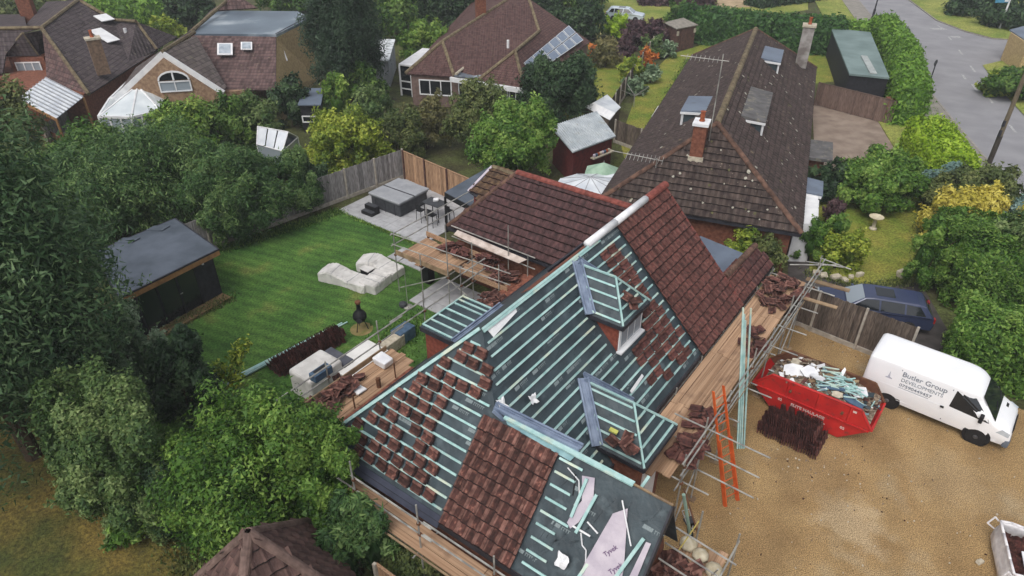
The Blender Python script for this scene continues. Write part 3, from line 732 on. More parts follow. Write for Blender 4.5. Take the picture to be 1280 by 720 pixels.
def hip_dormer(D, kind):
    bc, hw, zr, ze, af = (D[k] for k in ('bc', 'hw', 'zr', 'ze', 'af'))
    ar, aev = a_at(zr), a_at(ze)                                    # where ridge and eaves meet the main slope
    ah = af - hw * .95                                              # hip end of the ridge
    mb = MB()
    mb.slab([g(aev, bc - hw, ze), g(af, bc - hw, ze), g(ah, bc, zr), g(ar, bc, zr)], .05)
    mb.slab([g(aev, bc + hw, ze), g(af, bc + hw, ze), g(ah, bc, zr), g(ar, bc, zr)], .05)
    mb.slab([g(af, bc - hw, ze), g(af, bc + hw, ze), g(ah, bc, zr)], .05)
    d = mb.build('dormer', m_under, house)
    K = (zr - ze) / hw
    s1 = Slope(g(0, bc - hw, ze), E1, E2 + Z * K); s2 = Slope(g(0, bc + hw, ze), -E1, -E2 + Z * K); s3 = Slope(g(af, 0, ze), E2, -E1 + Z * ((zr - ze) / (af - ah)))
    L1 = math.hypot(hw, zr - ze); L3 = math.hypot(af - ah, zr - ze)
    for v in np.arange(.12, L1 - .1, .33):
        t = v / L1; batten(s1, aev + (ar - aev) * t + .08, af + (ah - af) * t - .05, v, d)
        batten(s2, -(af + (ah - af) * t - .05), -(aev + (ar - aev) * t + .08), v, d)
    for v in np.arange(.14, L3 - .1, .33):
        t = v / L3; batten(s3, bc - hw * (1 - t) + .05, bc + hw * (1 - t) - .05, v, d)
    bar_part('dormer_ridge', g(ar + .1, bc, zr + .04), g(ah, bc, zr + .04), .07, .05, m_batten, d)
    for s_ in (-1, 1): bar_part('dormer_hip', g(ah, bc, zr + .04), g(af, bc + s_ * hw, ze + .05), .06, .05, m_batten, d)
    for s_ in (-1, 1):
        t = trough('dormer_valley', g(ar - .05, bc, zr + .05), g(aev + .1, bc + s_ * (hw + .02), ze - .02), .30, m_lead, None, None, d)
    for s_ in (-1, 1): bar_part('fascia', g(aev, bc + s_ * (hw + .015), ze - .07), g(af + .02, bc + s_ * (hw + .015), ze - .07), .03, .14, m_dark, d)
    bar_part('fascia', g(af + .02, bc - hw, ze - .07), g(af + .02, bc + hw, ze - .07), .03, .14, m_dark, d)
    return d
d1 = hip_dormer(D1, 1); d2 = hip_dormer(D2, 2)
# dormer 1: tile-hung cheeks and a white window
bc, hw = D1['bc'], D1['hw'] - .14; fa = D1['af'] - .17; zf = ZE + (AE - fa) * KE
mb = MB()
for s_ in (-1, 1):
    b = bc + s_ * hw; top = D1['ze'] - .06; mb.slab([g(fa, b, zf), g(fa, b, top), g(a_at(top), b, top)], .06, E2 * s_)
mb.build('dormer_cheek', m_cheek, d1)
mb = MB(); mb.box(g(fa, bc, (zf + D1['ze']) / 2 - .02), E1 * .08, E2 * (2 * hw), Z * (D1['ze'] - zf - .06)); wf = mb.build('dormer_window', m_white, d1)
for s_ in (-.55, 0, .55):
    mb = MB(); mb.box(g(fa + .045, bc + s_ * hw * 1.1, (zf + D1['ze']) / 2), E1 * .02, E2 * (hw * .5), Z * (D1['ze'] - zf - .35)); mb.build('pane', m_glassl, d1)
mb = MB(); mb.box(g(fa + .08, bc, zf + .02), E1 * .2, E2 * (2 * hw + .1), Z * .06); mb.build('sill', m_white, d1)
# dormer 2: porch gable walls down to the eave
bc, hw = D2['bc'], D2['hw'] - .2; fa = D2['af'] - .25
mb = MB(); mb.prism([g(AE - .2, bc - hw), g(fa, bc - hw), g(fa, bc + hw), g(AE - .2, bc + hw)], 0, D2['ze'] - .05); mb.build('porch_wall', m_brick, d2)
mb = MB(); mb.box(g(fa + .01, bc, 1.05), E1 * .06, E2 * 1.0, Z * 2.1); mb.build('front_door', m_white, d2)
# west flat dormer
mb = MB(); mb.prism([g(-13.5, 13.33), g(-12.05, 13.33), g(-12.05, 15.45), g(-13.5, 15.45)], 2.3, 3.98); fd = mb.build('flat_dormer', m_cheek, house)
mb = MB(); mb.slab([g(-13.6, 13.22, 4.05), g(-12.05, 13.22, 4.05), g(-12.05, 15.55, 4.05), g(-13.6, 15.55, 4.05)], .07); mb.build('dormer_deck', m_under, fd)
flat = Slope(g(0, 13.22, 4.05), E1, E2)
for v in (.12, .5, .88, 1.3, 1.72, 1.98, 2.22): batten(flat, -13.55, -12.2, v, fd)
mb = MB(); mb.bar(g(-13.56, 13.3, 4.09), g(-13.56, 15.5, 4.09), .06, .04); mb.build('edge_batten', m_batten, fd)
trough('dormer_valley', g(-12.02, 13.15, 4.05), g(-12.02, 15.75, 4.05), .22, m_lead, None, None, fd)
bar_part('fascia', g(-13.6, 13.2, 3.96), g(-12.1, 13.2, 3.96), .04, .18, m_dark, fd)
mb = MB(); mb.slab([SE_.P(*q, .03) for q in [(BH + .1, ev(ZR) - .05), (BH + 1.5, ev(ZR) - .02), (BH + 1.4, ev(ZR) - .25), (BH + .15, ev(ZR) - .4)]], .02, SE_.n); mb.build('pale_strip', m_whiteplas, house)
# fascias, gutters
for p, q in ((g(AE + .03, BWN, ZE - .1), g(AE + .03, 27, ZE - .1)), (g(AW, BS - .03, ZE - .1), g(AG, BS - .03, ZE - .1)), (g(AW - .03, BS, ZE - .1), g(AW - .03, BN, ZE - .1))): bar_part('fascia', p, q, .04, .2, m_dark)
bar_part('eave_felt', SS.P(AW + .1, -.02, .02), SS.P(PS0, -.02, .02), .34, .02, mat('eave_felt_strip', S(72, 76, 92), S(54, 58, 72), scale=2, rough=.5), up=SS.n)
bar_part('verge_board', g(AG + .03, BS, ZE - .05), g(AG + .03, BW, ZW - .05), .05, .24, m_dark)

bar_part('verge_strip', SE_.P(BN - .03, 0, .07), SE_.P(BN - .03, ev(ZR), .07), .09, .06, m_ridge, up=SE_.n)
# laid tiles
EP = [(PATCH_B, -.1), (BN, -.1), (BN, ev(ZR) - .1), (PATCH_B, ev(ZR) - .1)]
spots = [(M, me_tile) for M in tile_spots(SE_, EP, h=.02)]
lean = Slope(g(AE + .02, 0, ZE - .02), E2, -E1 + Z * KE)
LP = [(BN, 0), (27.0, 0), (26.7, 1.15), (BN + .05, 1.25)]
spots += [(M, me_tile) for M in tile_spots(lean, LP, h=.02)]
mb = MB(); mb.slab([lean.P(*q, .0) for q in LP], .1, lean.n); mb.build('lean_to_roof', m_dark, house)
ridge_caps(lean.P(BN + .1, 1.25, 0), lean.P(26.7, 1.17, 0), m_ridgebrown, house, r=.14)
mb = MB(); mb.prism([g(-7.6, BN), g(-6.3, BN), g(-6.3, 26.7), g(-7.6, 26.7)], 0, 2.35); mb.build('lean_to_wall', m_brick, house)
mb = MB(); mb.slab([g(-9.4, 23.6, 2.6), g(-7.0, 23.6, 2.6), g(-6.95, 26.9, 2.6), g(-9.4, 27.3, 2.6)], .16); mb.build('flat_roof', m_flatgrey, house)
mb = MB(); mb.prism([g(-9.2, 23.3), g(-7.6, 23.3), g(-7.6, 26.6), g(-9.2, 26.8)], 0, 2.42); mb.build('lean_to_wall', m_brick, house)
spots += [(M, me_tileold) for M in tile_spots(SS, Spatch, h=.035, jit=.011)]
spots = [x for x in spots if random.random() > .0]
camv = Vector((0, 0, CAM_H))
spots.sort(key=lambda x: (x[0].translation - camv).length)
for M, me in spots[:300]: inst('roof_tile', me, M, house)
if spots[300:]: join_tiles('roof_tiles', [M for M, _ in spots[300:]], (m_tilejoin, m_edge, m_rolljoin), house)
# rear wing
ZV, BV, AV, BVE, AVE, ZVE = 5.2, 23.2, -16.8, 20.9, -19.1, 2.75
mb = MB()
top, cl = g(AV, BV, ZV), g(AVE, BVE, ZVE)
mb.quad(cl, g(-13.2, BVE, ZVE), g(-11.1, BV, ZV), top); mb.quad(g(AVE, 2 * BV - BVE, ZVE), cl, top); mb.quad(g(-11.1, BV, ZV), g(-11.1, 2 * BV - BVE, ZVE), g(AVE, 2 * BV - BVE, ZVE), top)
mb.build('rear_roof', m_dark, house)
sv_ = Slope(g(0, BVE, ZVE), E1, E2 + Z * ((ZV - ZVE) / (BV - BVE)))
LV = math.hypot(BV - BVE, ZV - ZVE)
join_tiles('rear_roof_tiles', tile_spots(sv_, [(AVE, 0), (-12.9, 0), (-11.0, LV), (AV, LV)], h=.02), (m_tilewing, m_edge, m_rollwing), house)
ridge_caps(top, g(-11.0, BV, ZV), m_ridge, house, r=.15)
ridge_caps(cl, top, m_ridgebrown, house, r=.11)
mb = MB(); mb.prism([g(AVE + .3, BVE + .3), g(-12, BVE + .3), g(-12, 2 * BV - BVE - .3), g(AVE + .3, 2 * BV - BVE - .3)], 0, ZVE); mb.build('rear_wall', m_brick, house)
bar_part('fascia', g(AVE, BVE - .02, ZVE - .08), g(-13.2, BVE - .02, ZVE - .08), .04, .16, m_dark)
# small mossy roof beyond the rear wing
ss = Slope(g(0, 23.0, 3.55), E1, E2 * 1.0 + Z * .62)
SP = [ss.px(*q) for q in ((586, 240), (614, 258), (650, 222), (616, 209))]
mb = MB(); mb.slab([ss.P(*q) for q in SP], .12, ss.n); mb.build('mossy_roof', m_dark, house)
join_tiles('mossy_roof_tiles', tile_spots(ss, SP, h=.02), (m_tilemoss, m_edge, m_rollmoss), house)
bar_part('verge_board', ss.P(*SP[0], .06), ss.P(*SP[3], .06), .12, .10, m_pale, up=ss.n); bar_part('verge_board', ss.P(*SP[3], .06), ss.P(*SP[2], .06), .16, .12, m_ridgeold, up=ss.n)
mb = MB(); q0, q1 = ss.P(*SP[0]), ss.P(*SP[1]); mb.prism([q0 + E1 * .2 + E2 * .12, q1 + E2 * .1, q1 + E2 * 2.6, q0 + E1 * .2 + E2 * 2.6], 0, min(q0.z, q1.z) - .03); mb.build('rear_wall', mat('dull_red_wall', S(132, 70, 66), S(112, 58, 56), scale=2), house)

ORD = 'first second third fourth fifth sixth seventh eighth ninth tenth eleventh twelfth thirteenth fourteenth fifteenth sixteenth seventeenth'.split()
# ------------------------------------------------------------------ loose tile stacks lying between the battens
def tile_stack(sl, u, v, k, label, group, me):
    t = thing('tile_stack', label, 'tile stack', sl.P(u, v, .03), group)
    for i in range(k):
        inst('tile', me, sl.M(u + .21 + random.uniform(-.015, .015), v + random.uniform(-.01, .01), .01 + .042 * i, math.pi / 2 + random.uniform(-.07, .07)), t)
bound = [SS.px(*q) for q in ((628, 425), (618, 470), (614, 492), (560, 500), (548, 560), (545, 650))]
for i, v in enumerate(rows_s[:-1]):
    sp = scan(v + .17, [(AW, 0), (AG, 0), (aj, sv(ZW)), (AR, sv(ZR))])
    if not sp: continue
    u0 = sp[0][0] + .32; u1 = None
    for (p, q) in zip(bound, bound[1:]):
        lo, hi = min(p[1], q[1]), max(p[1], q[1])
        if lo <= v + .17 <= hi: u1 = p[0] + (v + .17 - p[1]) * (q[0] - p[0]) / (q[1] - p[1]); break
    if u1 is None: u1 = bound[-1][0] if v < 1 else bound[0][0]
    u = u0 + (i % 2) * .16; kk = 0
    while u < u1:
        if random.random() > .10:
            tile_stack(SS, u, v + .172, random.choice((1, 1, 2)), ORD[kk] + ' loose tile stack from the hip, ' + ORD[i] + ' batten gap above the front eave', 'tile stacks spread over the front slope', me_tileold); kk += 1
        u += random.choice((.45, .47, .52))
est = [SE_.px(*q) for q in ((741, 305), (760, 297), (818, 372), (868, 440), (842, 486), (812, 480), (792, 440), (806, 398), (775, 350))]
for i, v in enumerate(rows_e[:-1]):
    kk = 0
    for a, b in spans(v + .17, est, holes):
        u = a + .12
        while u < b:
            if random.random() > .08:
                tile_stack(SE_, u, v + .172, random.choice((1, 2)), ORD[kk] + ' loose tile stack from the left, ' + ORD[i] + ' batten gap above the driveway eave', 'tile stacks spread over the dormer slope', me_tile); kk += 1
            u += random.choice((.50, .53))
for i, (x, y) in enumerate(((787, 385), (779, 560))):
    pass
# ------------------------------------------------------------------ scaffolding
me_pole = {}
def pole(p, q, parent, name='scaffold_pole', r=.026, m=m_steel, n=6):
    mb = MB(); mb.tube(p, q, r, n); return mb.build(name, m, parent)
def coupler(p, parent):
    mb = MB(); mb.box(p, E1 * .09, E2 * .09, Z * .08); return mb.build('coupler', m_rust, parent)
def boards(parent, c0, d, w, n, L, rows, z, m=m_board, wid=.225):
    """n boards side by side along w, rows end to end along d"""
    for i in range(n):
        off = random.uniform(-.25, .25)
        for j in range(rows):
            c = c0 + w * ((i + .5) * (wid + .012)) + d * ((j + .5) * (L + .02) + off) + Z * (z + random.uniform(0, .012))
            mt_ = m_board_cross if m is m_board and abs(d.dot(E1)) > .7 else m; dd = (d + w * random.uniform(-.006, .006)).normalized(); mb = MB(); mb.box(c, dd * L, dd.cross(Z) * wid, Z * .038); mb.build('board', mt_, parent)
# driveway side
es = thing('scaffold', 'long driveway-side scaffold whose planks run beneath the dormer eaves', 'scaffold', W(-5, 20, 0), 'scaffolds round the house')
ZB = 2.16
boards(es, W(-5.85, 13.75), E2, E1, 6, 3.25, 4, ZB)
boards(es, W(-3.98, 15.5), E2, Z, 1, 3.2, 3, ZB + .28, m_boardold, .02)
for i, b in enumerate((13.95, 15.35, 17.3, 19.4, 21.4, 23.3, 25.0, 26.9)):
    pole(W(-4.12, b), W(-4.12, b, 3.25 + .35 * (i % 2)), es); pole(W(-5.9, b + .1), W(-5.9, b + .1, 2.35), es)
    pole(W(-6.1, b + .06, ZB - .08), W(-3.75 + random.uniform(-.2, .5), b + .06, ZB - .08), es)
    mb = MB(); mb.box(W(-4.12, b, .03), E1 * .3, E2 * .22, Z * .05); mb.build('sole_plate', m_boardold, es); coupler(W(-4.1, b, ZB - .1), es); coupler(W(-4.1, b, 2.75), es)
for z, a in ((2.72, -4.07), (3.2, -4.07), (ZB - .13, -4.17), (ZB - .13, -5.95)):
    pole(W(a, 13.6, z), W(a, 20.6, z), es); pole(W(a + .03, 20.2, z + .03), W(a + .03, 27.4, z + .03), es)
pole(W(-5.2, 15.55, 3.0), W(-2.2, 15.5, 3.0), es); pole(W(-5.0, 15.35, 2.3), W(-2.3, 15.3, 2.28), es); pole(W(-4.5, 14.75, 2.05), W(-2.2, 14.7, 2.05), es)
pole(W(-4.1, 13.9, .1), W(-4.1, 15.4, 2.1), es); pole(W(-4.12, 23.3, .1), W(-4.12, 25.0, 2.1), es)
for b in (19.1, 21.9, 26.7): pole(W(-4.3, b, 2.1), W(-3.2, b, 2.1), es, m=m_steel)
mb = MB(); mb.box(W(-3.6, 25.6, 2.25), E1 * 1.5 + E2 * .1, E2 * .2, Z * .04); mb.build('board', m_boardold, es)
mb = MB(); mb.box(W(-3.6, 26.9, 2.4), E1 * 1.7 + E2 * .1, E2 * .25, Z * .04); mb.build('board', m_boardold, es)
for k in range(3): pole(W(-5.3 + .5 * k, 27.2 + .3 * k, 2.6 + .2 * k), W(-3.6 + .3 * k, 27.6, 3.0), es)
# front
fs = thing('scaffold', 'narrow front scaffold with two bright rails along the stripped eave', 'scaffold', W(-9, 7.9, 0), 'scaffolds round the house')
boards(fs, W(-14.1, 8.40), E1, -E2, 3, 3.6, 3, 2.0)
boards(fs, W(-14.1, 7.62), E1, -E2, 1, 3.6, 3, 2.06, m_boardold, .05)
for z, b in ((3.02, 7.9), (2.55, 7.86), (1.92, 7.75)): pole(W(-14.2, b, z), W(-8.4, b, z), fs, r=.028); pole(W(-8.7, b + .03, z + .03), W(-2.8, b + .03, z + .03), fs, r=.028)
for a in (-13.7, -11.25, -8.8, -6.3, -3.6):
    pole(W(a, 7.83), W(a, 7.83, 3.75), fs); pole(W(a, 7.5, 1.94), W(a, 8.5, 1.94), fs); coupler(W(a, 7.85, 2.56), fs); coupler(W(a, 7.85, 3.0), fs)
# garden side
ws = thing('scaffold', 'garden-side scaffold with red-dusted planks behind the hip', 'scaffold', W(-14.6, 12, 0), 'scaffolds round the house')
boards(ws, W(-15.4, 8.3), E2, E1, 6, 2.45, 2, 2.12)
boards(ws, W(-14.45, 15.6), E2, E1, 3, 2.5, 2, 2.12, m_dust)
boards(ws, W(-13.95, 8.5), E2, E1, 1, 2.3, 2, 2.25, m_dust, .2)
mb = MB(); mb.bar(W(-15.45, 8.3, 2.25), W(-15.45, 13.2, 2.25), .04, .22); mb.build('toe_board', m_boardold, ws)
for z in (2.62, 3.1): pole(W(-15.5, 8.2, z), W(-15.5, 14.2, z), ws, r=.028); pole(W(-15.55, 13.6, z + .03), W(-15.55, 19.2, z + .03), ws, r=.028)
for b in (8.6, 10.6, 13.0, 15.4, 17.6): pole(W(-15.55, b), W(-15.55, b, 3.3 + .25 * (int(b) % 2)), ws); pole(W(-15.6, b, 2.05), W(-13.7, b, 2.05), ws); coupler(W(-15.52, b, 2.62), ws)
pole(W(-14.1, 10.4, 2.1), W(-14.1, 10.4, 2.75), ws, m=m_rust); pole(W(-14.1, 12.3, 2.1), W(-14.1, 12.3, 2.8), ws, m=m_rust)
# rear corner
rs = thing('scaffold', 'rear scaffold platform standing above the patio edge', 'scaffold', W(-17, 19.5, 0), 'scaffolds round the house')
boards(rs, W(-20.1, 18.55), E2, E1, 12, 1.9, 1, 2.0)
boards(rs, W(-17.2, 19.05), E1, E2, 5, 1.55, 2, 2.04)
mb = MB(); mb.bar(W(-20.15, 18.5, 2.15), W(-17.0, 18.5, 2.15), .04, .24); mb.build('toe_board', m_boardold, rs)
mb = MB(); mb.bar(W(-20.15, 20.55, 2.2), W(-16.0, 20.45, 2.2), .04, .24); mb.build('toe_board', m_board, rs)
mb = MB(); mb.bar(W(-17.0, 18.95, 2.2), W(-14.2, 18.95, 2.2), .04, .24); mb.build('toe_board', m_board, rs)
for a, b, h in ((-20.2, 18.5, 3.0), (-17.0, 18.45, 4.6), (-20.1, 20.6, 3.6), (-16.0, 18.9, 3.9), (-14.6, 18.9, 3.3), (-18.6, 18.45, 2.6), (-15.3, 20.5, 4.2), (-14.2, 20.4, 3.2)):
    pole(W(a, b), W(a, b, h), rs); coupler(W(a, b, 2.0), rs)
for z in (2.55, 3.1): pole(W(-20.2, 18.3, z), W(-20.2, 24.4, z), rs); pole(W(-20.3, 18.45, z), W(-14.0, 18.9, z), rs); pole(W(-18.6, 20.6, z), W(-13.9, 20.5, z), rs)
pole(W(-20.2, 18.5, .2), W(-17.1, 18.45, 2.0), rs); pole(W(-17, 18.45, 1.9), W(-14.4, 18.9, .3), rs)
for a in (-19.8, -18.5, -17.2, -16, -14.9): pole(W(a, 18.2, 1.92), W(a, 20.7, 1.92), rs)
pole(W(-15.0, 18.6), W(-15.0, 18.6, 1.95), rs, r=.09, m=m_white); pole(W(-14.3, 18.6), W(-14.3, 18.6, 1.95), rs, r=.09, m=m_white)
mb = MB(); mb.slab([W(-18.4, 20.5, 2.75), W(-16.6, 20.42, 2.66), W(-14.6, 20.3, 2.7), W(-14.4, 20.62, 2.8), W(-16.5, 20.72, 2.8), W(-18.4, 20.78, 2.86)], .03); props(mb.build('polythene_strip', mat('dusty_polythene', S(220, 206, 196), S(186, 168, 156), scale=3, rough=.6, bump=.5)), 'white polythene strip draped under the rear wing gutter', 'plastic sheet')

# ------------------------------------------------------------------ heaps of tiles and sheets on the platforms
def tile_heap(label, c, rx, ry, n, h, ax=E1, me=me_tile, name='tile_heap', lay=.5, group=None):
    ay = Z.cross(ax); t = thing(name, label, 'tile heap', c, group)
    for i in range(n):
        r = math.sqrt(random.random()); f = random.uniform(0, 6.283); x, y = r * math.cos(f) * rx, r * math.sin(f) * ry
        z = h * (1 - r * r) * random.uniform(.3, 1) + .02
        e = Euler((random.uniform(-lay, lay), random.uniform(-lay, lay), random.uniform(0, 6.283)))
        M = e.to_matrix().to_4x4(); M.translation = Vector(c) + ax * x + ay * y + Z * z
        inst('tile', me, M, t)
    return t
tile_heap('broken red tiles heaped at the far end of the driveway scaffold', W(-5.0, 25.4, ZB + .04), .7, 1.3, 60, .3, me=me_tileold)
tile_heap('loose tiles beside the teal battens on the driveway scaffold', W(-4.7, 21.6, ZB + .04), .35, .7, 16, .2)
tile_heap('compact dark tile pile on the planks behind the orange ladder', W(-4.55, 16.6, ZB + .04), .35, .5, 24, .35, me=me_tile)
tile_heap('round dark tile pile in a bag nearest the front end of the driveway planks', W(-4.35, 15.1, ZB + .04), .45, .55, 34, .45, me=me_tile)
tile_heap('jumbled brown tiles along the garden-side scaffold planks', W(-15.0, 10.2, 2.16), .42, 1.3, 54, .35, me=me_tileold)
tile_heap('dark tile pile at the hidden corner of the garden-side scaffold', W(-15.0, 8.9, 2.16), .35, .4, 20, .4, me=me_tile)
tile_heap('dark tile stack in the middle of the rear platform', W(-18.0, 20.2, 2.06), .8, .25, 34, .45, me=me_tile, lay=.2)
tile_heap('small tile pile under the white polythene on the rear platform', W(-16.2, 20.1, 2.1), .5, .3, 24, .4, me=me_tile)
tile_heap('tile rubble lying at the inner end of the rear platform', W(-14.9, 19.7, 2.1), .6, .45, 30, .25, me=me_tileold)
tile_heap('brick-red tile rubble in the angle between rear wing and main roof', W(-14.2, 17.6, 2.18), .5, .9, 40, .15, me=me_tileold)
tile_heap('tile rubble heaped at the foot of the wing gable', W(-2.85, 10.7, 2.1), .5, .8, 46, .3, me=me_tileold)
tile_heap('few red tiles lying on the lower dormer roof', G(779, 560, 3.42), .18, .16, 5, .12, me=me_tileold)
tile_heap('two red tiles lying on the upper dormer roof', G(786, 378, 5.62), .12, .3, 3, .1, me=me_tileold)
mb = MB(); mb.bar(G(762, 536, 3.62), G(772, 541, 3.58), .14, .05); props(mb.build('yellow_offcut', mat('yellow_offcut', S(206, 206, 110))), 'short yellow offcut on the lower dormer roof', 'offcut')
for pts in (((-5.95, 2.95), (-5.55, 2.8), (-5.4, 2.5), (-5.42, 2.2)), ((-5.0, 1.7), (-4.85, 1.45), (-4.72, 1.4), (-4.6, 1.1)), ((-5.7, 2.9), (-5.6, 2.6), (-5.55, 2.4))):
    mb = MB(); mb.path([SS.P(u, v, .03) for u, v in pts], .018, 5); mb.build('loose_strap', m_white if pts[0][0] != -5.7 else m_black, house)
mb = MB()
for i in range(34):
    u, v = random.uniform(-6.0, -3.5), random.uniform(.2, 2.9); ang = random.uniform(.3, 1.5); d = SS.al * math.cos(ang) + SS.up * math.sin(ang)
    if inpoly(u, v, Spoly): mb.bar(SS.P(u, v, .004), SS.P(u, v, .004) + d * random.uniform(.25, .8), .05, .03, SS.n)
props(mb.build('membrane_fold', m_under, house), kind='stuff')
mb = MB(); mb.slab([W(-3.3, 7.6, 2.05), W(-2.1, 7.6, 2.05), W(-2.1, 10.4, 2.05), W(-3.3, 10.4, 2.05)], .04)
gs = thing('scaffold', 'short scaffold landing beside the wing gable', 'scaffold', W(-2.6, 9.2, 0), 'scaffolds round the house')
boards(gs, W(-3.25, 7.5), E2, E1, 5, 2.45, 2, 2.02)
for a, b in ((-3.0, 12.6), (-1.95, 12.5), (-1.95, 9.6)): pole(W(a, b), W(a, b, 3.0), gs)
pole(W(-3.9, 11.75, 3.0), W(-1.7, 11.65, 2.9), gs); pole(W(-3.5, 11.5, 2.5), W(-1.8, 11.4, 2.45), gs); pole(W(-3.4, 10.9, 2.6), W(-1.6, 10.8, 2.55), gs); pole(W(-1.95, 7.6, 2.5), W(-1.95, 12.7, 2.5), gs); pole(W(-3.0, 12.6, 2.1), W(-3.9, 13.6, 2.3), gs, m=m_rust); pole(W(-2.6, 12.4, .2), W(-2.0, 11.2, 3.0), gs, r=.02)
pole(W(-3.5, 12.3, 3.6), W(-3.2, 12.6, 1.9), gs, r=.05, m=mat('green_pipe', S(150, 176, 160), rough=.6)); pole(W(-3.2, 11.5, 2.1), W(-2.9, 12.0, 3.3), gs, r=.02, m=mat('yellow_rope', S(210, 190, 110)))
for i, (a, b, w) in enumerate(((-3.05, 12.1, .42), (-2.65, 11.95, .38), (-2.2, 11.75, .4))):
    mb = MB(); mb.lathe(W(a, b, 2.06), [(w * .42, 0), (w * .6, .05), (w * .56, .14), (w * .34, .21), (.04, .22)], 8)
    props(mb.build('rubble_sack', mat('pale_sack', S(214, 204, 180), S(184, 172, 146), scale=5, bump=.6, bscale=9), smooth=True), ('pale sack nearest the wing gable wall', 'pale sack between two others on the gable landing', 'pale sack at the outer end of the gable landing')[i], 'sack', 'sacks on the gable landing')
def lump(name, c, dims, m, label, cat, yaw=0, jit=.06, bev=.05, group=None):
    mb = MB(); X = Vector((math.cos(yaw), math.sin(yaw), 0)); Y = Z.cross(X)
    mb.box(Vector(c) + Z * dims[2] / 2, X * dims[0], Y * dims[1], Z * dims[2])
    mb.v = [tuple(Vector(v) + Vector([random.uniform(-jit, jit) for _ in range(3)]) * .6) for v in mb.v]
    return props(mb.build(name, m, bevel=bev), label, cat, group)
E2Y = math.atan2(E2.y, E2.x); E1Y = math.atan2(E1.y, E1.x)
lump('polystyrene_block', W(-14.95, 12.55, 2.18), (.6, .45, .3), m_whiteplas, 'white block resting on the garden-side planks near the flat dormer', 'block', E1Y)
lump('paper_bag', W(-14.55, 11.05, 2.18), (.4, .3, .08), m_whiteplas, 'flat white bag lying on the garden-side planks beside the brown tiles', 'bag', E2Y)
lump('bucket', W(-14.2, 11.6, 2.16), (.14, .14, .4), m_rust, 'dark brown tube standing on the garden-side planks', 'tube', 0, .01, .02)
lump('white_box', W(-14.6, 17.1, .02), (.55, .4, .35), m_whiteplas, 'small white box on the paving under the rear platform', 'box', E1Y)
# blue speaker-like tub hanging on the garden-side rail
p = W(-15.75, 10.5, 2.55); mb = MB(); mb.box(p + Z * .22, E2 * .75, E1 * .34, Z * .30); r = props(mb.build('tool_tray', m_bluescrap, bevel=.03), 'blue-grey tray hooked on the garden-side scaffold rail', 'tray')
mb = MB(); mb.box(p + Z * .378, E2 * .5, E1 * .2, Z * .01); mb.build('tray_base', m_black, r)

# ------------------------------------------------------------------ ladder
lt = thing('ladder', 'orange extension ladder leaning on the driveway scaffold', 'ladder', (7.05, 14.6, 0))
b0, b1, t0, t1 = Vector((6.80, 14.50, 0)), Vector((7.26, 14.74, 0)), Vector((6.13, 15.72, 3.8)), Vector((6.50, 15.98, 3.8))
for p, q in ((b0, t0), (b1, t1)):
    mb = MB(); mb.bar(p, q, .035, .09); mb.build('rail', m_orange, lt)
    mb = MB(); k = (q - p) * .42; o = Vector((.03, -.05, .07)); mb.bar(p + o + (t1 - t0) * 0, p + k * 1.35 + o, .03, .08); mb.build('rail', m_orange, lt)
for i in range(1, 14):
    f = i / 14; mb = MB(); mb.tube(b0.lerp(t0, f), b1.lerp(t1, f), .017, 6); mb.build('rung', m_orange, lt)
# teal battens standing against the scaffold
tb = thing('batten_bundle', 'upright teal battens leaning against the driveway scaffold', 'battens', W(-3.6, 18.4))
for i in range(4): bar_part('batten', W(-3.72 + .06 * i, 18.35 + .05 * i, 0), W(-4.80 + .07 * i, 19.2 + .04 * i, 5.1 - .25 * (i % 3)), .05, .05, m_batten, tb)

# ------------------------------------------------------------------ skip with its rubble
sx = Vector((.785, -.62, 0)); sy = Vector((.62, .785, 0)); so = Vector((10.78, 18.1, 0)); WD = 1.75
def SK(x, y, z): return so + sx * x + sy * y + Z * z
skip = thing('skip', 'red steel builders skip heaped with rubble', 'skip', SK(0, WD / 2, 0))
prof = [(-1.42, .06), (1.0, .06), (1.92, .92), (1.43, 1.60), (-1.62, 1.56), (-2.25, .86)]
mb = MB()
for y in (0, WD): 
    mb.quad(*[SK(x, y, z) for x, z in prof])
for (x0, z0), (x1, z1) in (((-1.42, .06), (1.0, .06)), ((1.0, .06), (1.92, .92)), ((-2.25, .86), (-1.42, .06))): mb.quad(SK(x0, 0, z0), SK(x1, 0, z1), SK(x1, WD, z1), SK(x0, WD, z0))
sk = mb.build('skip_body', [m_skip], skip); so_m = sk.modifiers.new('thick', 'SOLIDIFY'); so_m.thickness = .03; so_m.offset = 0
m_skipin = mat('skip_inside_rust', S(126, 84, 62), S(98, 62, 48), scale=3, rough=.9)
mb = MB(); mb.quad(*[SK(x, WD - .03, z) for x, z in [(-1.7, .4), (1.3, .4), (1.86, .92), (1.41, 1.57), (-1.60, 1.53), (-2.2, .86)]]); mb.build('skip_lining', m_skipin, skip)
rim = [(-2.25, .86), (-1.62, 1.56), (1.43, 1.60), (1.92, .92)]
for y in (0, WD):
    mb = MB(); mb.path([SK(x, y, z) for x, z in rim], .045, 6); mb.build('rim', m_skip if y == 0 else m_rust, skip)
for x, z in (rim[0], rim[3]): mb = MB(); mb.tube(SK(x, 0, z), SK(x, WD, z), .045); mb.build('rim', m_skip, skip)
mb = MB(); mb.bar(SK(-2.1, -.04, .84), SK(1.85, -.04, .86), .06, .04); mb.build('side_rail', m_skip, skip)
for x in (-1.0, .05, 1.12): mb = MB(); mb.bar(SK(x, -.03, .86), SK(x, -.03, 1.54), .05, .06); mb.build('side_rib', m_skip, skip)
for x in (-.9, .9): mb = MB(); mb.tube(SK(x, -.12, 1.2), SK(x, .0, 1.2), .045, 8); mb.build('lifting_lug', m_rust, skip)
m_letter = mat('white_lettering', S(236, 214, 206), rough=.6)
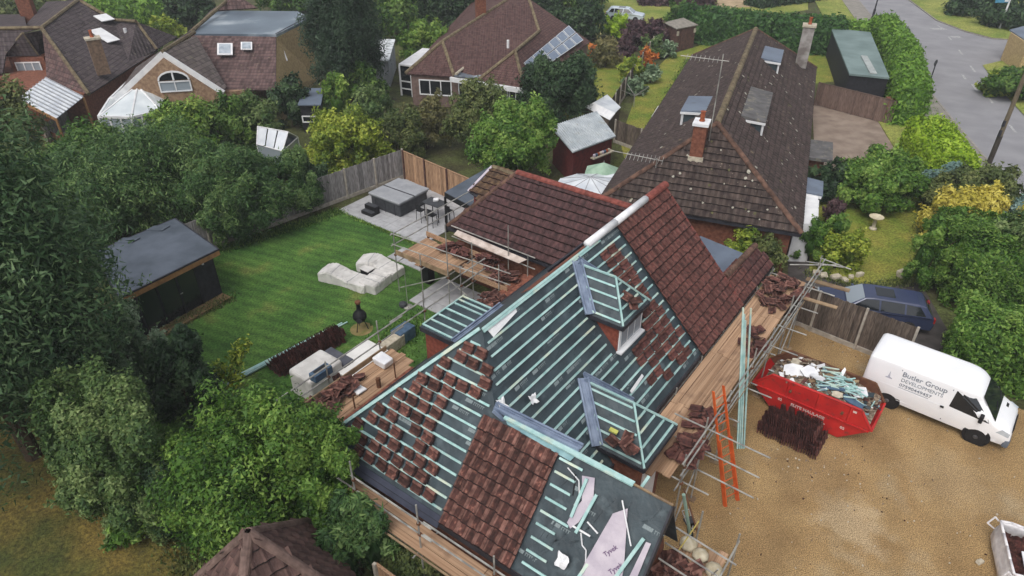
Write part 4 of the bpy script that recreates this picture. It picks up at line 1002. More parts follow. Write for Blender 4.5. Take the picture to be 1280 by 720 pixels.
textobj('ELITE HAULAGE', .17, SK(-.78, -.022, .56), sx, Z, m_letter, skip, bold=.004)
textobj('02', .15, SK(-1.25, -.022, .58), sx, Z, m_letter, skip, bold=.004)
textobj('02', .15, SK(.98, -.022, .50), sx, Z, m_letter, skip, bold=.004)
mb = MB(); mb.quad(*[SK(x, -.024, z) for x, z in ((-.15, .36), (.5, .36), (.5, .41), (-.15, .41))]); mb.build('sticker', m_letter, skip); mb = MB(); mb.quad(*[SK(x, -.024, z) for x, z in ((1.2, 1.38), (1.32, 1.38), (1.32, 1.47), (1.2, 1.47))]); mb.build('sticker', m_letter, skip)
# rubble bed
mb = MB(); N = 16; NY = 8
def bed(x, y): return 1.34 + .24 * math.exp(-((x + .2) / 1.1) ** 2) + .10 * math.sin(3 * x + 2 * y) * .6 - .46 * max(0, abs(x + .15) - 1.05)
vs = []
for j in range(NY):
    for i in range(N):
        x = -1.95 + 3.75 * i / (N - 1); y = .04 + (WD - .08) * j / (NY - 1); vs.append(SK(x, y, bed(x, y) + random.uniform(-.05, .05)))
mb.add(vs, [(j * N + i, j * N + i + 1, (j + 1) * N + i + 1, (j + 1) * N + i) for j in range(NY - 1) for i in range(N - 1)])
m_rub = mat('mixed_rubble', S(168, 150, 130), S(92, 76, 64), scale=14, rough=.95, bump=.6)
props(mb.build('rubble', m_rub), kind='stuff')
mb = MB(); cols = [m_tileold, m_rub, m_boardold, m_tealsheet, m_whiteplas, m_batten, m_under]
for i in range(240):
    x, y = random.uniform(-1.85, 1.75), random.uniform(.1, WD - .1); mb.cur = random.choice((0, 1, 1, 2, 3, 3, 4, 5, 6) if x > -.4 else (1, 1, 2, 4, 4, 1, 0))
    e = Euler((random.uniform(-.7, .7), random.uniform(-.7, .7), random.uniform(0, 6.3))).to_matrix()
    s_ = random.uniform(.5, 1.2); c = SK(x, y, bed(x, y) + random.uniform(.0, .10))
    dm = random.choice(((.18, .12, .05), (.45, .05, .03), (.3, .2, .015), (.22, .10, .04)))
    mb.box(c, e @ Vector((dm[0] * s_, 0, 0)), e @ Vector((0, dm[1] * s_, 0)), e @ Vector((0, 0, dm[2] * s_)))
props(mb.build('rubble_pieces', cols), kind='stuff')
def scrap(name, x, y, dims, rot, m, label):
    e = (Matrix.Rotation(math.atan2(sx.y, sx.x), 3, 'Z') @ Euler(rot).to_matrix()); mb = MB(); c = SK(x, y, bed(x, y) + .16)
    k = 3; vs = []
    for i, (dx, dy) in enumerate(((-.5, -.42), (.1, -.5), (.5, -.3), (.45, .4), (-.1, .5), (-.48, .28))): vs.append(c + e @ Vector((dx * dims[0], dy * dims[1], random.uniform(-.02, .02))))
    mb.slab(vs, dims[2]); return props(mb.build(name, m), label, 'scrap', 'board scraps on the skip')
for a in ((-1.12, .72, (.75, .6, .04), (.25, -.1, .3), m_whiteplas, 'largest white board scrap on the skip, at its left end'),
          (-.62, .8, (.5, .55, .03), (.2, .3, -.4), m_whiteplas, 'white board scrap next to the largest one on the skip'),
          (-.3, .62, (.42, .6, .03), (-.3, .2, .8), m_whiteplas, 'tilted white board scrap left of the teal battens on the skip'),
          (-1.2, 1.25, (.4, .35, .05), (.2, .2, .1), m_stone, 'pale lump at the far left corner of the skip'),
          (.28, .35, (.9, .2, .04), (.15, -.1, .25), m_bluescrap, 'long blue-grey strip across the middle of the skip'),
          (.95, .42, (1.0, .3, .06), (.1, .15, -.1), m_bluescrap, 'dark blue trough on the right half of the skip'),
          (1.05, 1.1, (.6, .5, .03), (.2, -.2, .4), m_whiteplas, 'pale curled sheet near the right rear of the skip'),
          (1.25, .62, (.5, .35, .03), (-.4, .2, 1.0), m_tealsheet, 'light teal sheet near the right end of the skip'),
          (.55, .18, (.35, .25, .05), (.3, 0, .2), m_stone, 'cream lump on the near rim of the skip'),
          (.35, 1.3, (.12, .7, .02), (.9, .2, .2), m_whiteplas, 'white stick poking up from the middle of the skip')):
    scrap('board_scrap', *a)
mb = MB()
for i in range(34):
    x, y = random.uniform(-.1, 1.15), random.uniform(.35, 1.4); ang = random.uniform(-.7, 1.0); c = SK(x, y, bed(x, y) + random.uniform(.10, .24)); d = (sx * math.cos(ang) + sy * math.sin(ang) + Z * random.uniform(-.25, .25)).normalized()
    mb.bar(c - d * random.uniform(.2, .42), c + d * random.uniform(.2, .42), .045, .03)
props(mb.build('batten_offcuts', m_batten), kind='stuff')

# ------------------------------------------------------------------ neat stack of tiles on the gravel, pile on the lawn, bulk bag
ts = thing('tile_pallet', 'neat rows of dark tiles stood on edge beside the red skip', 'tile stack', (9.95, 17.5, 0))
c0 = Vector((9.98, 17.62, 0))
for r_ in range(4):
    for k in range(26):
        for lv in (0, 1):
            if lv == 1 and (r_ in (0,) or k < 3 or k > 22 or random.random() < .12): continue
            e = Matrix((sx.cross(Z) * 0 + sy, Z, sx)).transposed() if False else Matrix((sy, Z, sy.cross(Z))).transposed()
            M = (e @ Euler((random.uniform(-.06, .04) - .06, random.uniform(-.03, .03), 0)).to_matrix()).to_4x4()
            M.translation = c0 + sx * (-1.06 + k * .082) + sy * (-.52 + r_ * .33 + .04 * math.sin(k)) + Z * (.02 + lv * .33 - .0)
            inst('tile', me_stack, M, ts)
# tiles stacked along the edge of the rear lawn
lp0, lp1 = G(345, 470), G(428, 424)
ld = (lp1 - lp0).normalized(); ln = Z.cross(ld)
tl = thing('tile_pile', 'long low pile of tiles on the grass beside teal battens', 'tile pile', lp0)
for r_ in range(3):
    for k in range(44):
        for lv in range(2):
            if random.random() < .08 or (lv == 1 and r_ == 2): continue
            e = Matrix((ln, Z, ln.cross(Z))).transposed(); M = (e @ Euler((random.uniform(-.16, .08), random.uniform(-.08, .08), 0)).to_matrix()).to_4x4()
            M.translation = lp0 + ld * (k * (lp1 - lp0).length / 44) + ln * (-.15 + r_ * .34 + random.uniform(-.03, .03)) + Z * (.02 + lv * .30)
            inst('tile', me_stack, M, tl)
bt = thing('batten_pile', 'pale teal battens laid on the rear lawn behind the tile pile', 'battens', G(360, 445))
for i in range(9):
    p, q = G(286 + random.uniform(-3, 5), 482), G(434, 405); o = ln * (.06 * (i % 5)) + Z * (.05 + .05 * (i // 5)); bar_part('batten', p + o + ld * random.uniform(-.2, .3), q + o + ld * random.uniform(-.9, .1), .05, .045, m_batten, bt)
bag = thing('bulk_bag', 'open white bulk bag of tiles at the gravel edge', 'bulk bag', (14.45, 12.1, 0))
bc_ = Vector((14.75, 12.1, 0)); bx, by = Vector((.93, -.36, 0)), Vector((.36, .93, 0))
mb = MB(); K_ = 5; ring = [(-.62, -.95), (.62, -.95), (.62, .95), (-.62, .95)]
lv = [(0, .92), (.25, 1.04), (.55, 1.05), (.85, .98), (.95, 1.0)]
pts = []
for z, s_ in lv:
    rr = []
    for i in range(4):
        a, b = Vector(ring[i]), Vector(ring[(i + 1) % 4])
        for t in (0, .25, .5, .75):
            q = a.lerp(b, t) * s_ * (1 + (.05 if .2 < t < .8 else 0) * (1 if z < .8 else 0)); rr.append(bc_ + bx * (q.x + random.uniform(-.02, .02)) + by * (q.y + random.uniform(-.02, .02)) + Z * (z + random.uniform(-.03, .03)))
    pts.append(rr)
vs = [p for rr in pts for p in rr]; n = 16
mb.add(vs, [(j * n + i, j * n + (i + 1) % n, (j + 1) * n + (i + 1) % n, (j + 1) * n + i) for j in range(len(lv) - 1) for i in range(n)])
o = mb.build('bag_side', m_bagw, bag, smooth=True); sm = o.modifiers.new('thick', 'SOLIDIFY'); sm.thickness = .035
mb = MB(); mb.path([pts[-1][i % 16] for i in range(17)], .04, 6); mb.build('bag_rim', m_bagw, bag, smooth=True)
for i, (x, y) in enumerate(((-.66, -.98), (-.66, .98), (.66, -.98), (.66, .98))):
    p = bc_ + bx * x + by * y + Z * .9; mb = MB(); mb.path([p, p + bx * (-.12 if x < 0 else .12) + Z * .12, p + bx * (-.22 if x < 0 else .22) - Z * .2, p + Z * -.35], .025, 5); mb.build('lifting_loop', m_bagw, bag)
th = thing('tile_heap', 'red-brown tiles stacked inside the white bulk bag', 'tile heap', bc_)
for k in range(16):
    for r_ in range(4):
        e = Matrix((bx, Z, bx.cross(Z))).transposed(); M = (e @ Euler((random.uniform(-.15, .1), 0, 0)).to_matrix()).to_4x4(); M.translation = bc_ + by * (-.8 + k * .105) + bx * (-.45 + r_ * .3) + Z * (.42 if k < 8 else .3); inst('tile', me_stack, M, th)
for i, (x, y, z, w, h_, m, lab) in enumerate(((.1, -.25, .90, .75, .7, m_whiteplas, 'pale board scrap lying across the bulk bag'), (.35, -.45, .95, .5, .8, m_pale, 'pinkish printed board scrap on top in the bulk bag'), (.42, .1, .9, .4, .3, m_tealsheet, 'teal-tinted scrap at the back of the bulk bag'))):
    mb = MB(); c = bc_ + bx * x + by * y + Z * z; mb.slab([c + bx * (-w / 2) + by * (-h_ / 2), c + bx * (w / 2) + by * (-h_ * .4) + Z * .05, c + bx * (w * .4) + by * (h_ / 2) + Z * .02, c + bx * (-w * .45) + by * (h_ * .4)], .03); props(mb.build('board_scrap', m), lab, 'scrap', 'board scraps in the bulk bag')
lump('stone', G(1224, 704) + Z * .02, (.22, .14, .12), m_stone, 'pale stone on the gravel by the bulk bag', 'stone', .4, .03, .03)

# ------------------------------------------------------------------ vehicles
def extrude_profile(mb, M, prof, yfun, flip=False):
    """closed side profile (x, z) swept across; yfun(x, z) = half width"""
    n = len(prof); k = len(mb.v)
    vs = [M @ Vector((x, s_ * yfun(x, z), z)) for s_ in (-1, 1) for x, z in prof]
    mb.add(vs, [tuple(range(n - 1, -1, -1)), tuple(range(n, 2 * n))] + [(i, (i + 1) % n, n + (i + 1) % n, n + i) for i in range(n)])
def wheel(t, M, x, y, r, w, side):
    c = M @ Vector((x, y, r)); ax = (M.to_3x3() @ Vector((0, side, 0))).normalized()
    mb = MB(); mb.lathe(c - ax * w / 2, [(r * .62, 0), (r * .93, .0), (r, .04), (r, w - .04), (r * .93, w), (r * .62, w)], 20, ax); wh = mb.build('tyre', m_tyre, t, smooth=False)
    mb = MB(); mb.lathe(c + ax * (w / 2 - .05), [(r * .62, 0), (r * .6, .03), (r * .25, .05), (r * .12, .07), (.01, .07)], 14, ax); mb.build('rim', m_rim, wh)
    for k in range(5):
        f = k * 1.2566; u = Vector((math.cos(f), 0, math.sin(f))); u = M.to_3x3() @ u; mb = MB(); mb.lathe(c + ax * (w / 2 + .0) + u * r * .36, [(r * .10, 0), (r * .1, .012)], 6, ax); mb.build('rim_hole', m_black, wh)
def frameM(o, x, y): 
    x = Vector(x).normalized(); y = Vector(y).normalized(); return Matrix(((x.x, y.x, 0, o[0]), (x.y, y.y, 0, o[1]), (0, 0, 1, o[2]), (0, 0, 0, 1)))
vx = Vector((.772, -.635, 0)); vy = Vector((.635, .772, 0))
VM = frameM(Vector((13.18, 19.72, 0)) + vy * .98, vx, vy)
van = thing('van', 'white panel van parked beside the red skip', 'van', VM @ Vector((2.4, 0, 0)))
def vy_(x, z):
    w = .98 - (.10 * max(0, (z - 1.05)) / .95) - (.0 if z > .5 else .03)
    if x > 3.9: w -= .10 * ((x - 3.9) / .95) ** 1.5
    if z > 1.9: w -= .06
    if z > 1.5 and x > 3.0: w -= .20 * ((x - 3.0) / .65) ** 2
    return w
RF = 2.02
vp = [(.03, .34), (4.80, .30), (4.86, .55), (4.82, .86), (4.64, 1.00), (4.26, 1.16), (3.64, 1.85), (3.46, 1.96), (3.28, 2.0), (3.0, RF), (.25, RF), (.06, 1.94), (.0, 1.0)]
def van_top(x):
    P = [(0, 1.92), (.1, 2.0), (.3, RF), (3.0, RF), (3.28, 2.0), (3.46, 1.96), (3.64, 1.85), (4.26, 1.16), (4.64, 1.0), (4.82, .86), (4.88, .62)]
    for (x0, z0), (x1, z1) in zip(P, P[1:]):
        if x <= x1: return z0 + (z1 - z0) * (x - x0) / (x1 - x0)
    return P[-1][1]
rings = []
for x in (0, .04, .12, .3, 1.0, 1.7, 2.4, 2.9, 3.1, 3.28, 3.4, 3.5, 3.58, 3.64, 3.8, 4.0, 4.15, 4.24, 4.30, 4.45, 4.62, 4.74, 4.82, 4.86, 4.88):
    t_ = van_top(x); rg_ = []; e_ = .06 if x == 0 else .015 if x == .04 else 0
    for f_ in (0, .2, .45, .7, .88, 1.0): z = .34 + (t_ - .13 - .34) * f_; rg_.append((vy_(x, z) - e_ - (.03 if f_ == 0 else 0), z))
    w_ = rg_[-1][0]; rg_ += [(w_ - .025, t_ - .06), (w_ - .08, t_ - .018), (w_ - .2, t_), (w_ * .4, t_ + .012), (0, t_ + .015)]
    rings.append([VM @ Vector((x, -y, z)) for y, z in rg_] + [VM @ Vector((x, y, z)) for y, z in rg_[-2::-1]])
mb = MB(); k = len(rings[0]); mb.add([p for r in rings for p in r], [(i * k + j, (i + 1) * k + j, (i + 1) * k + j + 1, i * k + j + 1) for i in range(len(rings) - 1) for j in range(k - 1)] + [tuple(range(k)), tuple(range((len(rings) - 1) * k + k - 1, (len(rings) - 1) * k - 1, -1))])
body = mb.build('body', m_van, van, smooth=True)
def side_panel(t, M, pts, s_, yf, off, name, m, parent=None, th=.012):
    mb = MB(); vs = [M @ Vector((x, s_ * (yf(x, z) + off), z)) for x, z in pts]; k = len(vs)
    vi = [M @ Vector((x, s_ * (yf(x, z) + off - th), z)) for x, z in pts]
    mb.add(vs + vi, [tuple(range(k)), tuple(range(2 * k - 1, k - 1, -1))] + [(i, k + i, k + (i + 1) % k, (i + 1) % k) for i in range(k)]); return mb.build(name, m, parent or t)
for s_ in (-1, 1):
    side_panel(van, VM, [(2.86, 1.14), (4.12, 1.06), (4.06, 1.2), (3.5, 1.74), (3.05, 1.82), (2.90, 1.82)], s_, vy_, .006, 'side_window', m_glass)
    for x in (2.78, 1.12): side_panel(van, VM, [(x, .45), (x + .025, .45), (x + .025, 1.82), (x, 1.82)], s_, vy_, .004, 'door_seam', m_bumper, th=.008)
    side_panel(van, VM, [(2.62, .98), (2.74, .98), (2.74, 1.05), (2.62, 1.05)], s_, vy_, .03, 'door_handle', m_black, th=.03)
    side_panel(van, VM, [(.05, .42), (4.5, .40), (4.5, .50), (.05, .52)], s_, vy_, .012, 'sill_trim', m_van, th=.02)
    side_panel(van, VM, [(.15, 1.02), (2.7, 1.02), (2.7, 1.04), (.15, 1.04)], s_, vy_, .006, 'side_crease', m_van, th=.01)
    for x in (1.02, 3.95):
        c = VM @ Vector((x, s_ * (vy_(x, .5) - .06), .36)); ax = (VM.to_3x3() @ Vector((0, s_, 0)))
        mb = MB(); mb.lathe(c - ax * .10, [(.43, 0), (.43, .172)], 22, ax); mb.build('wheel_arch', m_black, van)
        wheel(van, VM, x, s_ * .875, .335, .22, s_)
    mb = MB(); p = VM @ Vector((3.86, s_ * 1.08, 1.22)); mb.box(p, vx * .12, vy * .22, Z * .30); mb.build('wing_mirror', m_black, van, bevel=.03)
    side_panel(van, VM, [(4.40, .82), (4.80, .74), (4.80, .90), (4.55, 1.0)], s_, lambda x, z: vy_(x, z), .004, 'headlight', mat('headlight_glass', S(206, 214, 222), rough=.15, spec=.7))
def vq(name, pts, m, off=.006): 
    mb = MB(); P = [VM @ Vector(p) for p in pts]; n = (P[1] - P[0]).cross(P[2] - P[0]).normalized()
    if n.z < 0: n = -n
    mb.slab([p + n * off for p in P], .012, None); return mb.build(name, m, van)
vq('windscreen', [(4.25, -.86, 1.171), (4.25, .86, 1.171), (3.665, .66, 1.822), (3.665, -.66, 1.822)], m_glass, .02)
vq('bonnet_vent', [(4.50, .16, 1.062), (4.50, .62, 1.062), (4.42, .62, 1.096), (4.42, .16, 1.096)], m_black, .008)
for y in (-.35, .35):
    mb = MB(); mb.bar(VM @ Vector((4.23, y, 1.22)), VM @ Vector((4.12, y + .45, 1.36)), .02, .02); mb.build('wiper', m_black, van)
mb = MB(); mb.box(VM @ Vector((4.80, 0, .46)), vx * .20, vy * 1.80, Z * .36); mb.build('front_bumper', m_bumper, van, bevel=.06)
mb = MB(); mb.box(VM @ Vector((4.855, 0, .80)), vx * .03, vy * 1.0, Z * .16); mb.build('grille', m_black, van)
mb = MB(); mb.box(VM @ Vector((.0, 0, .42)), vx * .12, vy * 1.80, Z * .2); mb.build('rear_bumper', m_bumper, van, bevel=.03)
m_grey = mat('grey_lettering', S(142, 150, 162), rough=.6)
def vtext(body_, size, x, z, sx_=1.0, bold=.0): 
    p = VM @ Vector((x, -(vy_(x, z) + .008), z)); up = (VM.to_3x3() @ Vector((0, .10, .95))).normalized(); return textobj(body_, size, p, vx, up, m_grey, van, sx=sx_, bold=bold)
vtext('Butler Group', .27, 1.18, 1.58, 1.0, .003); vtext('DEVELOPMENTS', .20, 1.20, 1.36, .95); vtext('07590449457', .17, 1.2, 1.16, 1.15, .002)
side_panel(van, VM, [(1.2, 1.09), (2.2, 1.09), (2.2, 1.105), (1.2, 1.105)], -1, vy_, .006, 'underline', m_grey, th=.004)
side_panel(van, VM, [(.70, 1.30), (.92, 1.30), (.92, 1.34), (.84, 1.36), (.80, 1.62), (.76, 1.36), (.70, 1.34)], -1, vy_, .006, 'emblem', mat('faint_emblem', S(206, 208, 222), rough=.5), th=.004)

def estate_car(name, label, M, paint, Lc=4.6):
    t = thing(name, label, 'car', M @ Vector((Lc / 2, 0, 0)))
    def yf(x, z):
        w = .86 if z < .9 else .86 - .28 * (z - .9) / .55
        e = min(x, Lc - x); return w - (.10 * (1 - e / .5) if e < .5 else 0)
    lower = [(.05, .3), (Lc - .05, .3), (Lc, .55), (Lc - .08, .78), (Lc - 1.1, .92), (.08, .95), (.0, .6)]
    mb = MB(); extrude_profile(mb, M, lower, yf); mb.build('body', paint, t, bevel=.07, seg=3)
    cab = [(.12, .93), (Lc - 1.05, .91), (Lc - 1.75, 1.38), (Lc - 2.1, 1.43), (.75, 1.42), (.45, 1.36)]
    mb = MB(); extrude_profile(mb, M, cab, lambda x, z: yf(max(.6, min(x, Lc - .6)), z) - .02); mb.build('cabin', paint, t, bevel=.05, seg=2)
    yc = lambda x, z: yf(max(.6, min(x, Lc - .6)), z) - .02
    for s_ in (-1, 1):
        for pts in ([(Lc - 2.35, .97), (Lc - 1.25, .96), (Lc - 1.78, 1.33), (Lc - 2.3, 1.36)], [(Lc - 3.35, .97), (Lc - 2.42, .97), (Lc - 2.38, 1.36), (Lc - 3.3, 1.36)], [(.42, 1.0), (Lc - 3.42, .97), (Lc - 3.37, 1.35), (.7, 1.33)]):
            side_panel(t, M, pts, s_, yc, .005, 'side_window', m_glass)
        for x in (.95, Lc - .9): wheel(t, M, x, s_ * .78, .31, .2, s_)
        mb = MB(); mb.box(M @ Vector((Lc - 1.45, s_ * .95, .98)), M.to_3x3() @ Vector((.1, 0, 0)), M.to_3x3() @ Vector((0, .18, 0)), Z * .12); mb.build('wing_mirror', paint, t)
        mb = MB(); mb.box(M @ Vector((.05, s_ * .68, .82)), M.to_3x3() @ Vector((.06, 0, 0)), M.to_3x3() @ Vector((0, .2, 0)), Z * .2); mb.build('tail_light', m_redplas, t)
        mb = MB(); mb.box(M @ Vector((Lc - .06, s_ * .6, .7)), M.to_3x3() @ Vector((.08, 0, 0)), M.to_3x3() @ Vector((0, .3, 0)), Z * .12); mb.build('headlight', m_glassl, t)
    def q(name, pts, m):
        mb = MB(); P = [M @ Vector(p) for p in pts]; n = (P[1] - P[0]).cross(P[2] - P[0]).normalized(); n = n if n.z > 0 else -n
        mb.slab([p + n * .008 for p in P], .012); mb.build(name, m, t)
    q('windscreen', [(Lc - 1.12, -.70, .965), (Lc - 1.12, .70, .965), (Lc - 1.73, .56, 1.372), (Lc - 1.73, -.56, 1.372)], m_glassl)
    q('rear_window', [(.16, -.62, 1.0), (.16, .62, 1.0), (.42, .55, 1.33), (.42, -.55, 1.33)], m_glass)
    q('sunroof', [(Lc - 2.95, -.35, 1.425), (Lc - 2.95, .35, 1.425), (Lc - 2.2, .35, 1.43), (Lc - 2.2, -.35, 1.43)], m_glass)
    return t
cp, cq = Vector((18.05, 24.05, 0)), Vector((13.7, 25.4, 0)); cd = (cq - cp).normalized()
estate_car('parked_car', 'dark blue estate car behind the driveway fence', frameM(cp, cd, Z.cross(cd)), m_bluecar)
cp, cq = G(757, 24), G(803, 27); cd = (cq - cp).normalized()
estate_car('parked_car', 'silver car parked beyond the far gardens', frameM(cp, cd, Z.cross(cd)), m_silver, 4.4)
# ------------------------------------------------------------------ fences
def fence(name, label, p, q, h, bw, m, post_sp=1.85, post=None, gravel=True, cat='fence', posth=None, gap=.004, cap=None):
    p, q = Vector((p[0], p[1], 0)), Vector((q[0], q[1], 0)); d = (q - p); L = d.length; d /= L; n = Z.cross(d)
    f = thing(name, label, cat, p)
    z0 = .22 if gravel else .03
    o = MB().box((0, 0, 0), d * (bw - gap), n * .022, Z * (h - z0)).build('board', m); me = o.data; bpy.data.objects.remove(o)
    k = int(L / bw)
    for i in range(k):
        c = p + d * ((i + .5) * L / k) + n * (.012 * (i % 2) + random.uniform(-.004, .004)) + Z * (z0 + random.uniform(-.02, .02))
        inst('board', me, Matrix.Translation(c), f)
    np_ = max(1, round(L / post_sp))
    for i in range(np_ + 1):
        c = p + d * (L * i / np_); ph = posth or h + .08
        mb = MB(); mb.box(c + Z * ph / 2 - n * .05, d * .095, n * .10, Z * ph); mb.build('post', post or m_conc, f, bevel=.012)
    for zz in (z0 + .25, h - .25):
        mb = MB(); mb.box(p + d * L / 2 + n * .045 + Z * zz, d * L, n * .03, Z * .07); mb.build('rail', m, f)
    if gravel:
        for i in range(np_):
            mb = MB(); mb.box(p + d * (L * (i + .5) / np_) - n * .03 + Z * .11, d * (L / np_ - .12), n * .04, Z * .22); mb.build('gravel_board', m_conc if post is None else m, f)
    if cap:
        mb = MB(); mb.box(p + d * L / 2 + Z * (h + .02), d * L, n * .08, Z * .03); mb.build('capping', cap, f)
    return f
A = [G(960, 392), G(1023, 418), G(1082, 441), G(1128, 460)]
fence('board_fence', 'dark weathered fence with concrete posts between gravel drive and blue car', A[0], A[3], 2.0, .125, m_fence, 1.9)
fence('board_fence', 'grey weathered fence with pale concrete posts along the rear lawn', G(215, 330), G(505, 222), 1.85, .17, m_fencegrey, 1.95)
fence('board_fence', 'fresh light-brown fence behind the hot tub', G(507, 224), G(590, 262), 1.85, .15, m_fencenew, 2.3, post=m_brownwood, gravel=False, cap=m_fencenew)
fence('board_fence', 'brown close-board fence across the top of the block-paved drive', G(1018, 131), G(1112, 156), 1.75, .15, m_fencebrown, 2.6, post=m_fencebrown, gravel=False, cap=m_fencebrown)
fence('board_fence', 'dark fence between the solar-panel garden and the bungalow lawn', G(745, 178), G(822, 55), 1.6, .3, m_fence, 2.0)
fence('board_fence', 'dark short fence beside the red summerhouse', G(768, 178), G(800, 190), 1.6, .2, m_fence, 1.9)
fence('board_fence', 'new pale fence under the front scaffold rails', W(-9.6, 6.9), W(-3.0, 6.9), 1.7, .12, m_fencenew, 1.9, cap=m_fencenew)
fence('board_fence', 'grey fence stub by the left conservatory house', G(62, 185), G(92, 160), 1.5, .2, m_fencegrey, 1.9)

# ------------------------------------------------------------------ garden of the house
gr = thing('garden_room', 'black timber garden room with slate-grey flat roof beside the lawn', 'garden room', G(205, 405))
gp = [Vector((-18.6, 26.3)), Vector((-15.75, 22.75)), Vector((-13.15, 26.65)), Vector((-16.3, 29.6))]
A_, B_, C_, D_ = [Vector((p.x, p.y, 0)) for p in gp]
ins = lambda P, k: [p + (sum(P, Vector()) / 4 - p).normalized() * k for p in P]
wp = ins([A_, B_, C_, D_], .35)
mb = MB(); mb.prism(wp, .1, 2.25); wl = mb.build('wall', m_blackwood, gr)
mb = MB(); mb.prism([A_, B_, C_, D_], 2.36, 2.44); mb.build('roof', m_flatslate, gr)
for p, q in ((A_, B_), (B_, C_), (C_, D_), (D_, A_)):
    mb = MB(); mb.bar(p + Z * 2.25, q + Z * 2.25, .05, .22); mb.build('fascia', m_tanwood if (p, q) == (B_, C_) else m_dark, gr)
    mb = MB(); mb.bar(p + Z * 2.415, q + Z * 2.415, .07, .06); mb.build('roof_edge', m_dark, gr)
f0, f1 = wp[1], wp[2]; fd_ = (f1 - f0).normalized(); fn = Vector((fd_.y, -fd_.x, 0))
FL = (f1 - f0).length
for i in range(4):
    x = FL * (.10 + .22 * i); mb = MB(); c = f0 + fd_ * (x + FL * .11) + fn * .02 + Z * 1.12; mb.box(c, fd_ * (FL * .21), fn * .03, Z * 2.0); pn = mb.build('door', m_glass if i < 3 else m_blackwood, gr)
    mb = MB(); mb.box(f0 + fd_ * x + fn * .03 + Z * 1.12, fd_ * .09, fn * .05, Z * 2.05); mb.build('door_post', m_blackwood, gr)
mb = MB(); mb.box(f0 + fd_ * FL * .55 + fn * .06 + Z * 1.15, fd_ * .12, fn * .03, Z * .04); mb.build('handle', m_steel, gr)
mb = MB(); mb.box(f0 + fd_ * (FL * .86) + fn * .07 + Z * 2.05, fd_ * .08, fn * .1, Z * .16); mb.build('wall_lamp', m_white, gr)
mb = MB(); mb.bar(f0 + fn * .3 + Z * .02, f1 + fn * .3 + Z * .02, .6, .14); mb.build('base_plinth', m_brush, gr)
for k, (x, y) in enumerate(((160, 300), (198, 285))):
    mb = MB(); c = G(x, y, 2.45); mb.slab([c + Vector(v) for v in ((-.5, -.25, .01), (.3, -.3, .03), (.5, .15, .05), (-.3, .2, .02))], .02); mb.build('felt_flap', m_flatslate, gr)
ht = thing('hot_tub', 'grey square hot tub with a folded two-part cover', 'hot tub', W(-26.45, 25.0))
mb = MB(); mb.prism([W(a, b) for a, b in ((-27.6, 23.85), (-25.3, 23.85), (-25.3, 26.15), (-27.6, 26.15))], .02, .82); mb.build('cabinet', m_hotcab, ht, bevel=.12, seg=3)
for k in range(2):
    b0_ = 23.76 + k * 1.28; mb = MB(); mb.prism([W(a, b) for a, b in ((-27.66, b0_), (-25.22, b0_), (-25.22, b0_ + 1.2), (-27.66, b0_ + 1.2))], .84, .97); mb.build('cover_half', m_hot, ht, bevel=.05, seg=3)
mb = MB(); mb.box(W(-26.44, 24.98, .955), E1 * 2.4, E2 * .05, Z * .04); mb.build('cover_fold', m_dark, ht)
mb = MB(); mb.prism([W(a, b) for a, b in ((-27.63, 23.82), (-25.27, 23.82), (-25.27, 26.18), (-27.63, 26.18))], .76, .835); mb.build('rim', mat('tub_rim', S(122, 124, 128)), ht, bevel=.03)
for a in (-27.2, -26.45, -25.7):
    mb = MB(); mb.box(W(a, 23.84, .4), E1 * .03, E2 * .02, Z * .75); mb.build('cabinet_strip', m_dark, ht)
st = thing('tub_steps', 'black two-tread step unit beside the hot tub', 'steps', W(-27.3, 23.35))
for i in range(2):
    mb = MB(); mb.box(W(-27.05, 23.1 + .3 * i, .12 + .13 * i), E1 * .85, E2 * .34, Z * (.2 + .26 * i)); mb.build('tread', m_black, st, bevel=.02)
    mb = MB(); mb.box(W(-27.05, 23.1 + .3 * i, .235 + .26 * i), E1 * .8, E2 * .28, Z * .02); mb.build('grip', m_hotcab, st)
ch = thing('bistro_table', 'tall dark bar table beside the hot tub', 'table', W(-23.7, 25.0))
mb = MB(); mb.box(W(-23.7, 25.0, 1.0), E1 * 1.2, E2 * .8, Z * .05); mb.build('table_top', m_hotcab, ch)
for i, j in ((-.5, -.32), (.5, -.32), (-.5, .32), (.5, .32)): mb = MB(); mb.bar(W(-23.7 + i, 25 + j, 0), W(-23.7 + i, 25 + j, .98), .05, .05); mb.build('leg', m_black, ch)
def stool(c, label):
    t = thing('bar_stool', label, 'stool', c, 'bar stools')
    mb = MB(); mb.box(c + Z * .72, E1 * .38, E2 * .38, Z * .06); mb.build('seat', m_black, t, bevel=.02)
    for i, j in ((-.16, -.16), (.16, -.16), (-.16, .16), (.16, .16)): mb = MB(); mb.bar(c + E1 * i * 1.2 + E2 * j * 1.2, c + E1 * i + E2 * j + Z * .7, .03, .03); mb.build('leg', m_black, t)
    mb = MB(); mb.box(c + Z * .95 - E2 * .17, E1 * .36, E2 * .03, Z * .3); mb.build('backrest', m_black, t)
stool(W(-24.1, 24.25), 'black bar stool on the lawn side of the bar table'); stool(W(-23.2, 24.2), 'black bar stool on the scaffold side of the bar table'); stool(W(-22.75, 25.1), 'black bar stool at the house end of the bar table')
lump('white_bowl', W(-23.75, 25.15, 1.03), (.3, .25, .12), m_whiteplas, 'small white bowl on top of the bar table', 'bowl', 0, .03, .03)
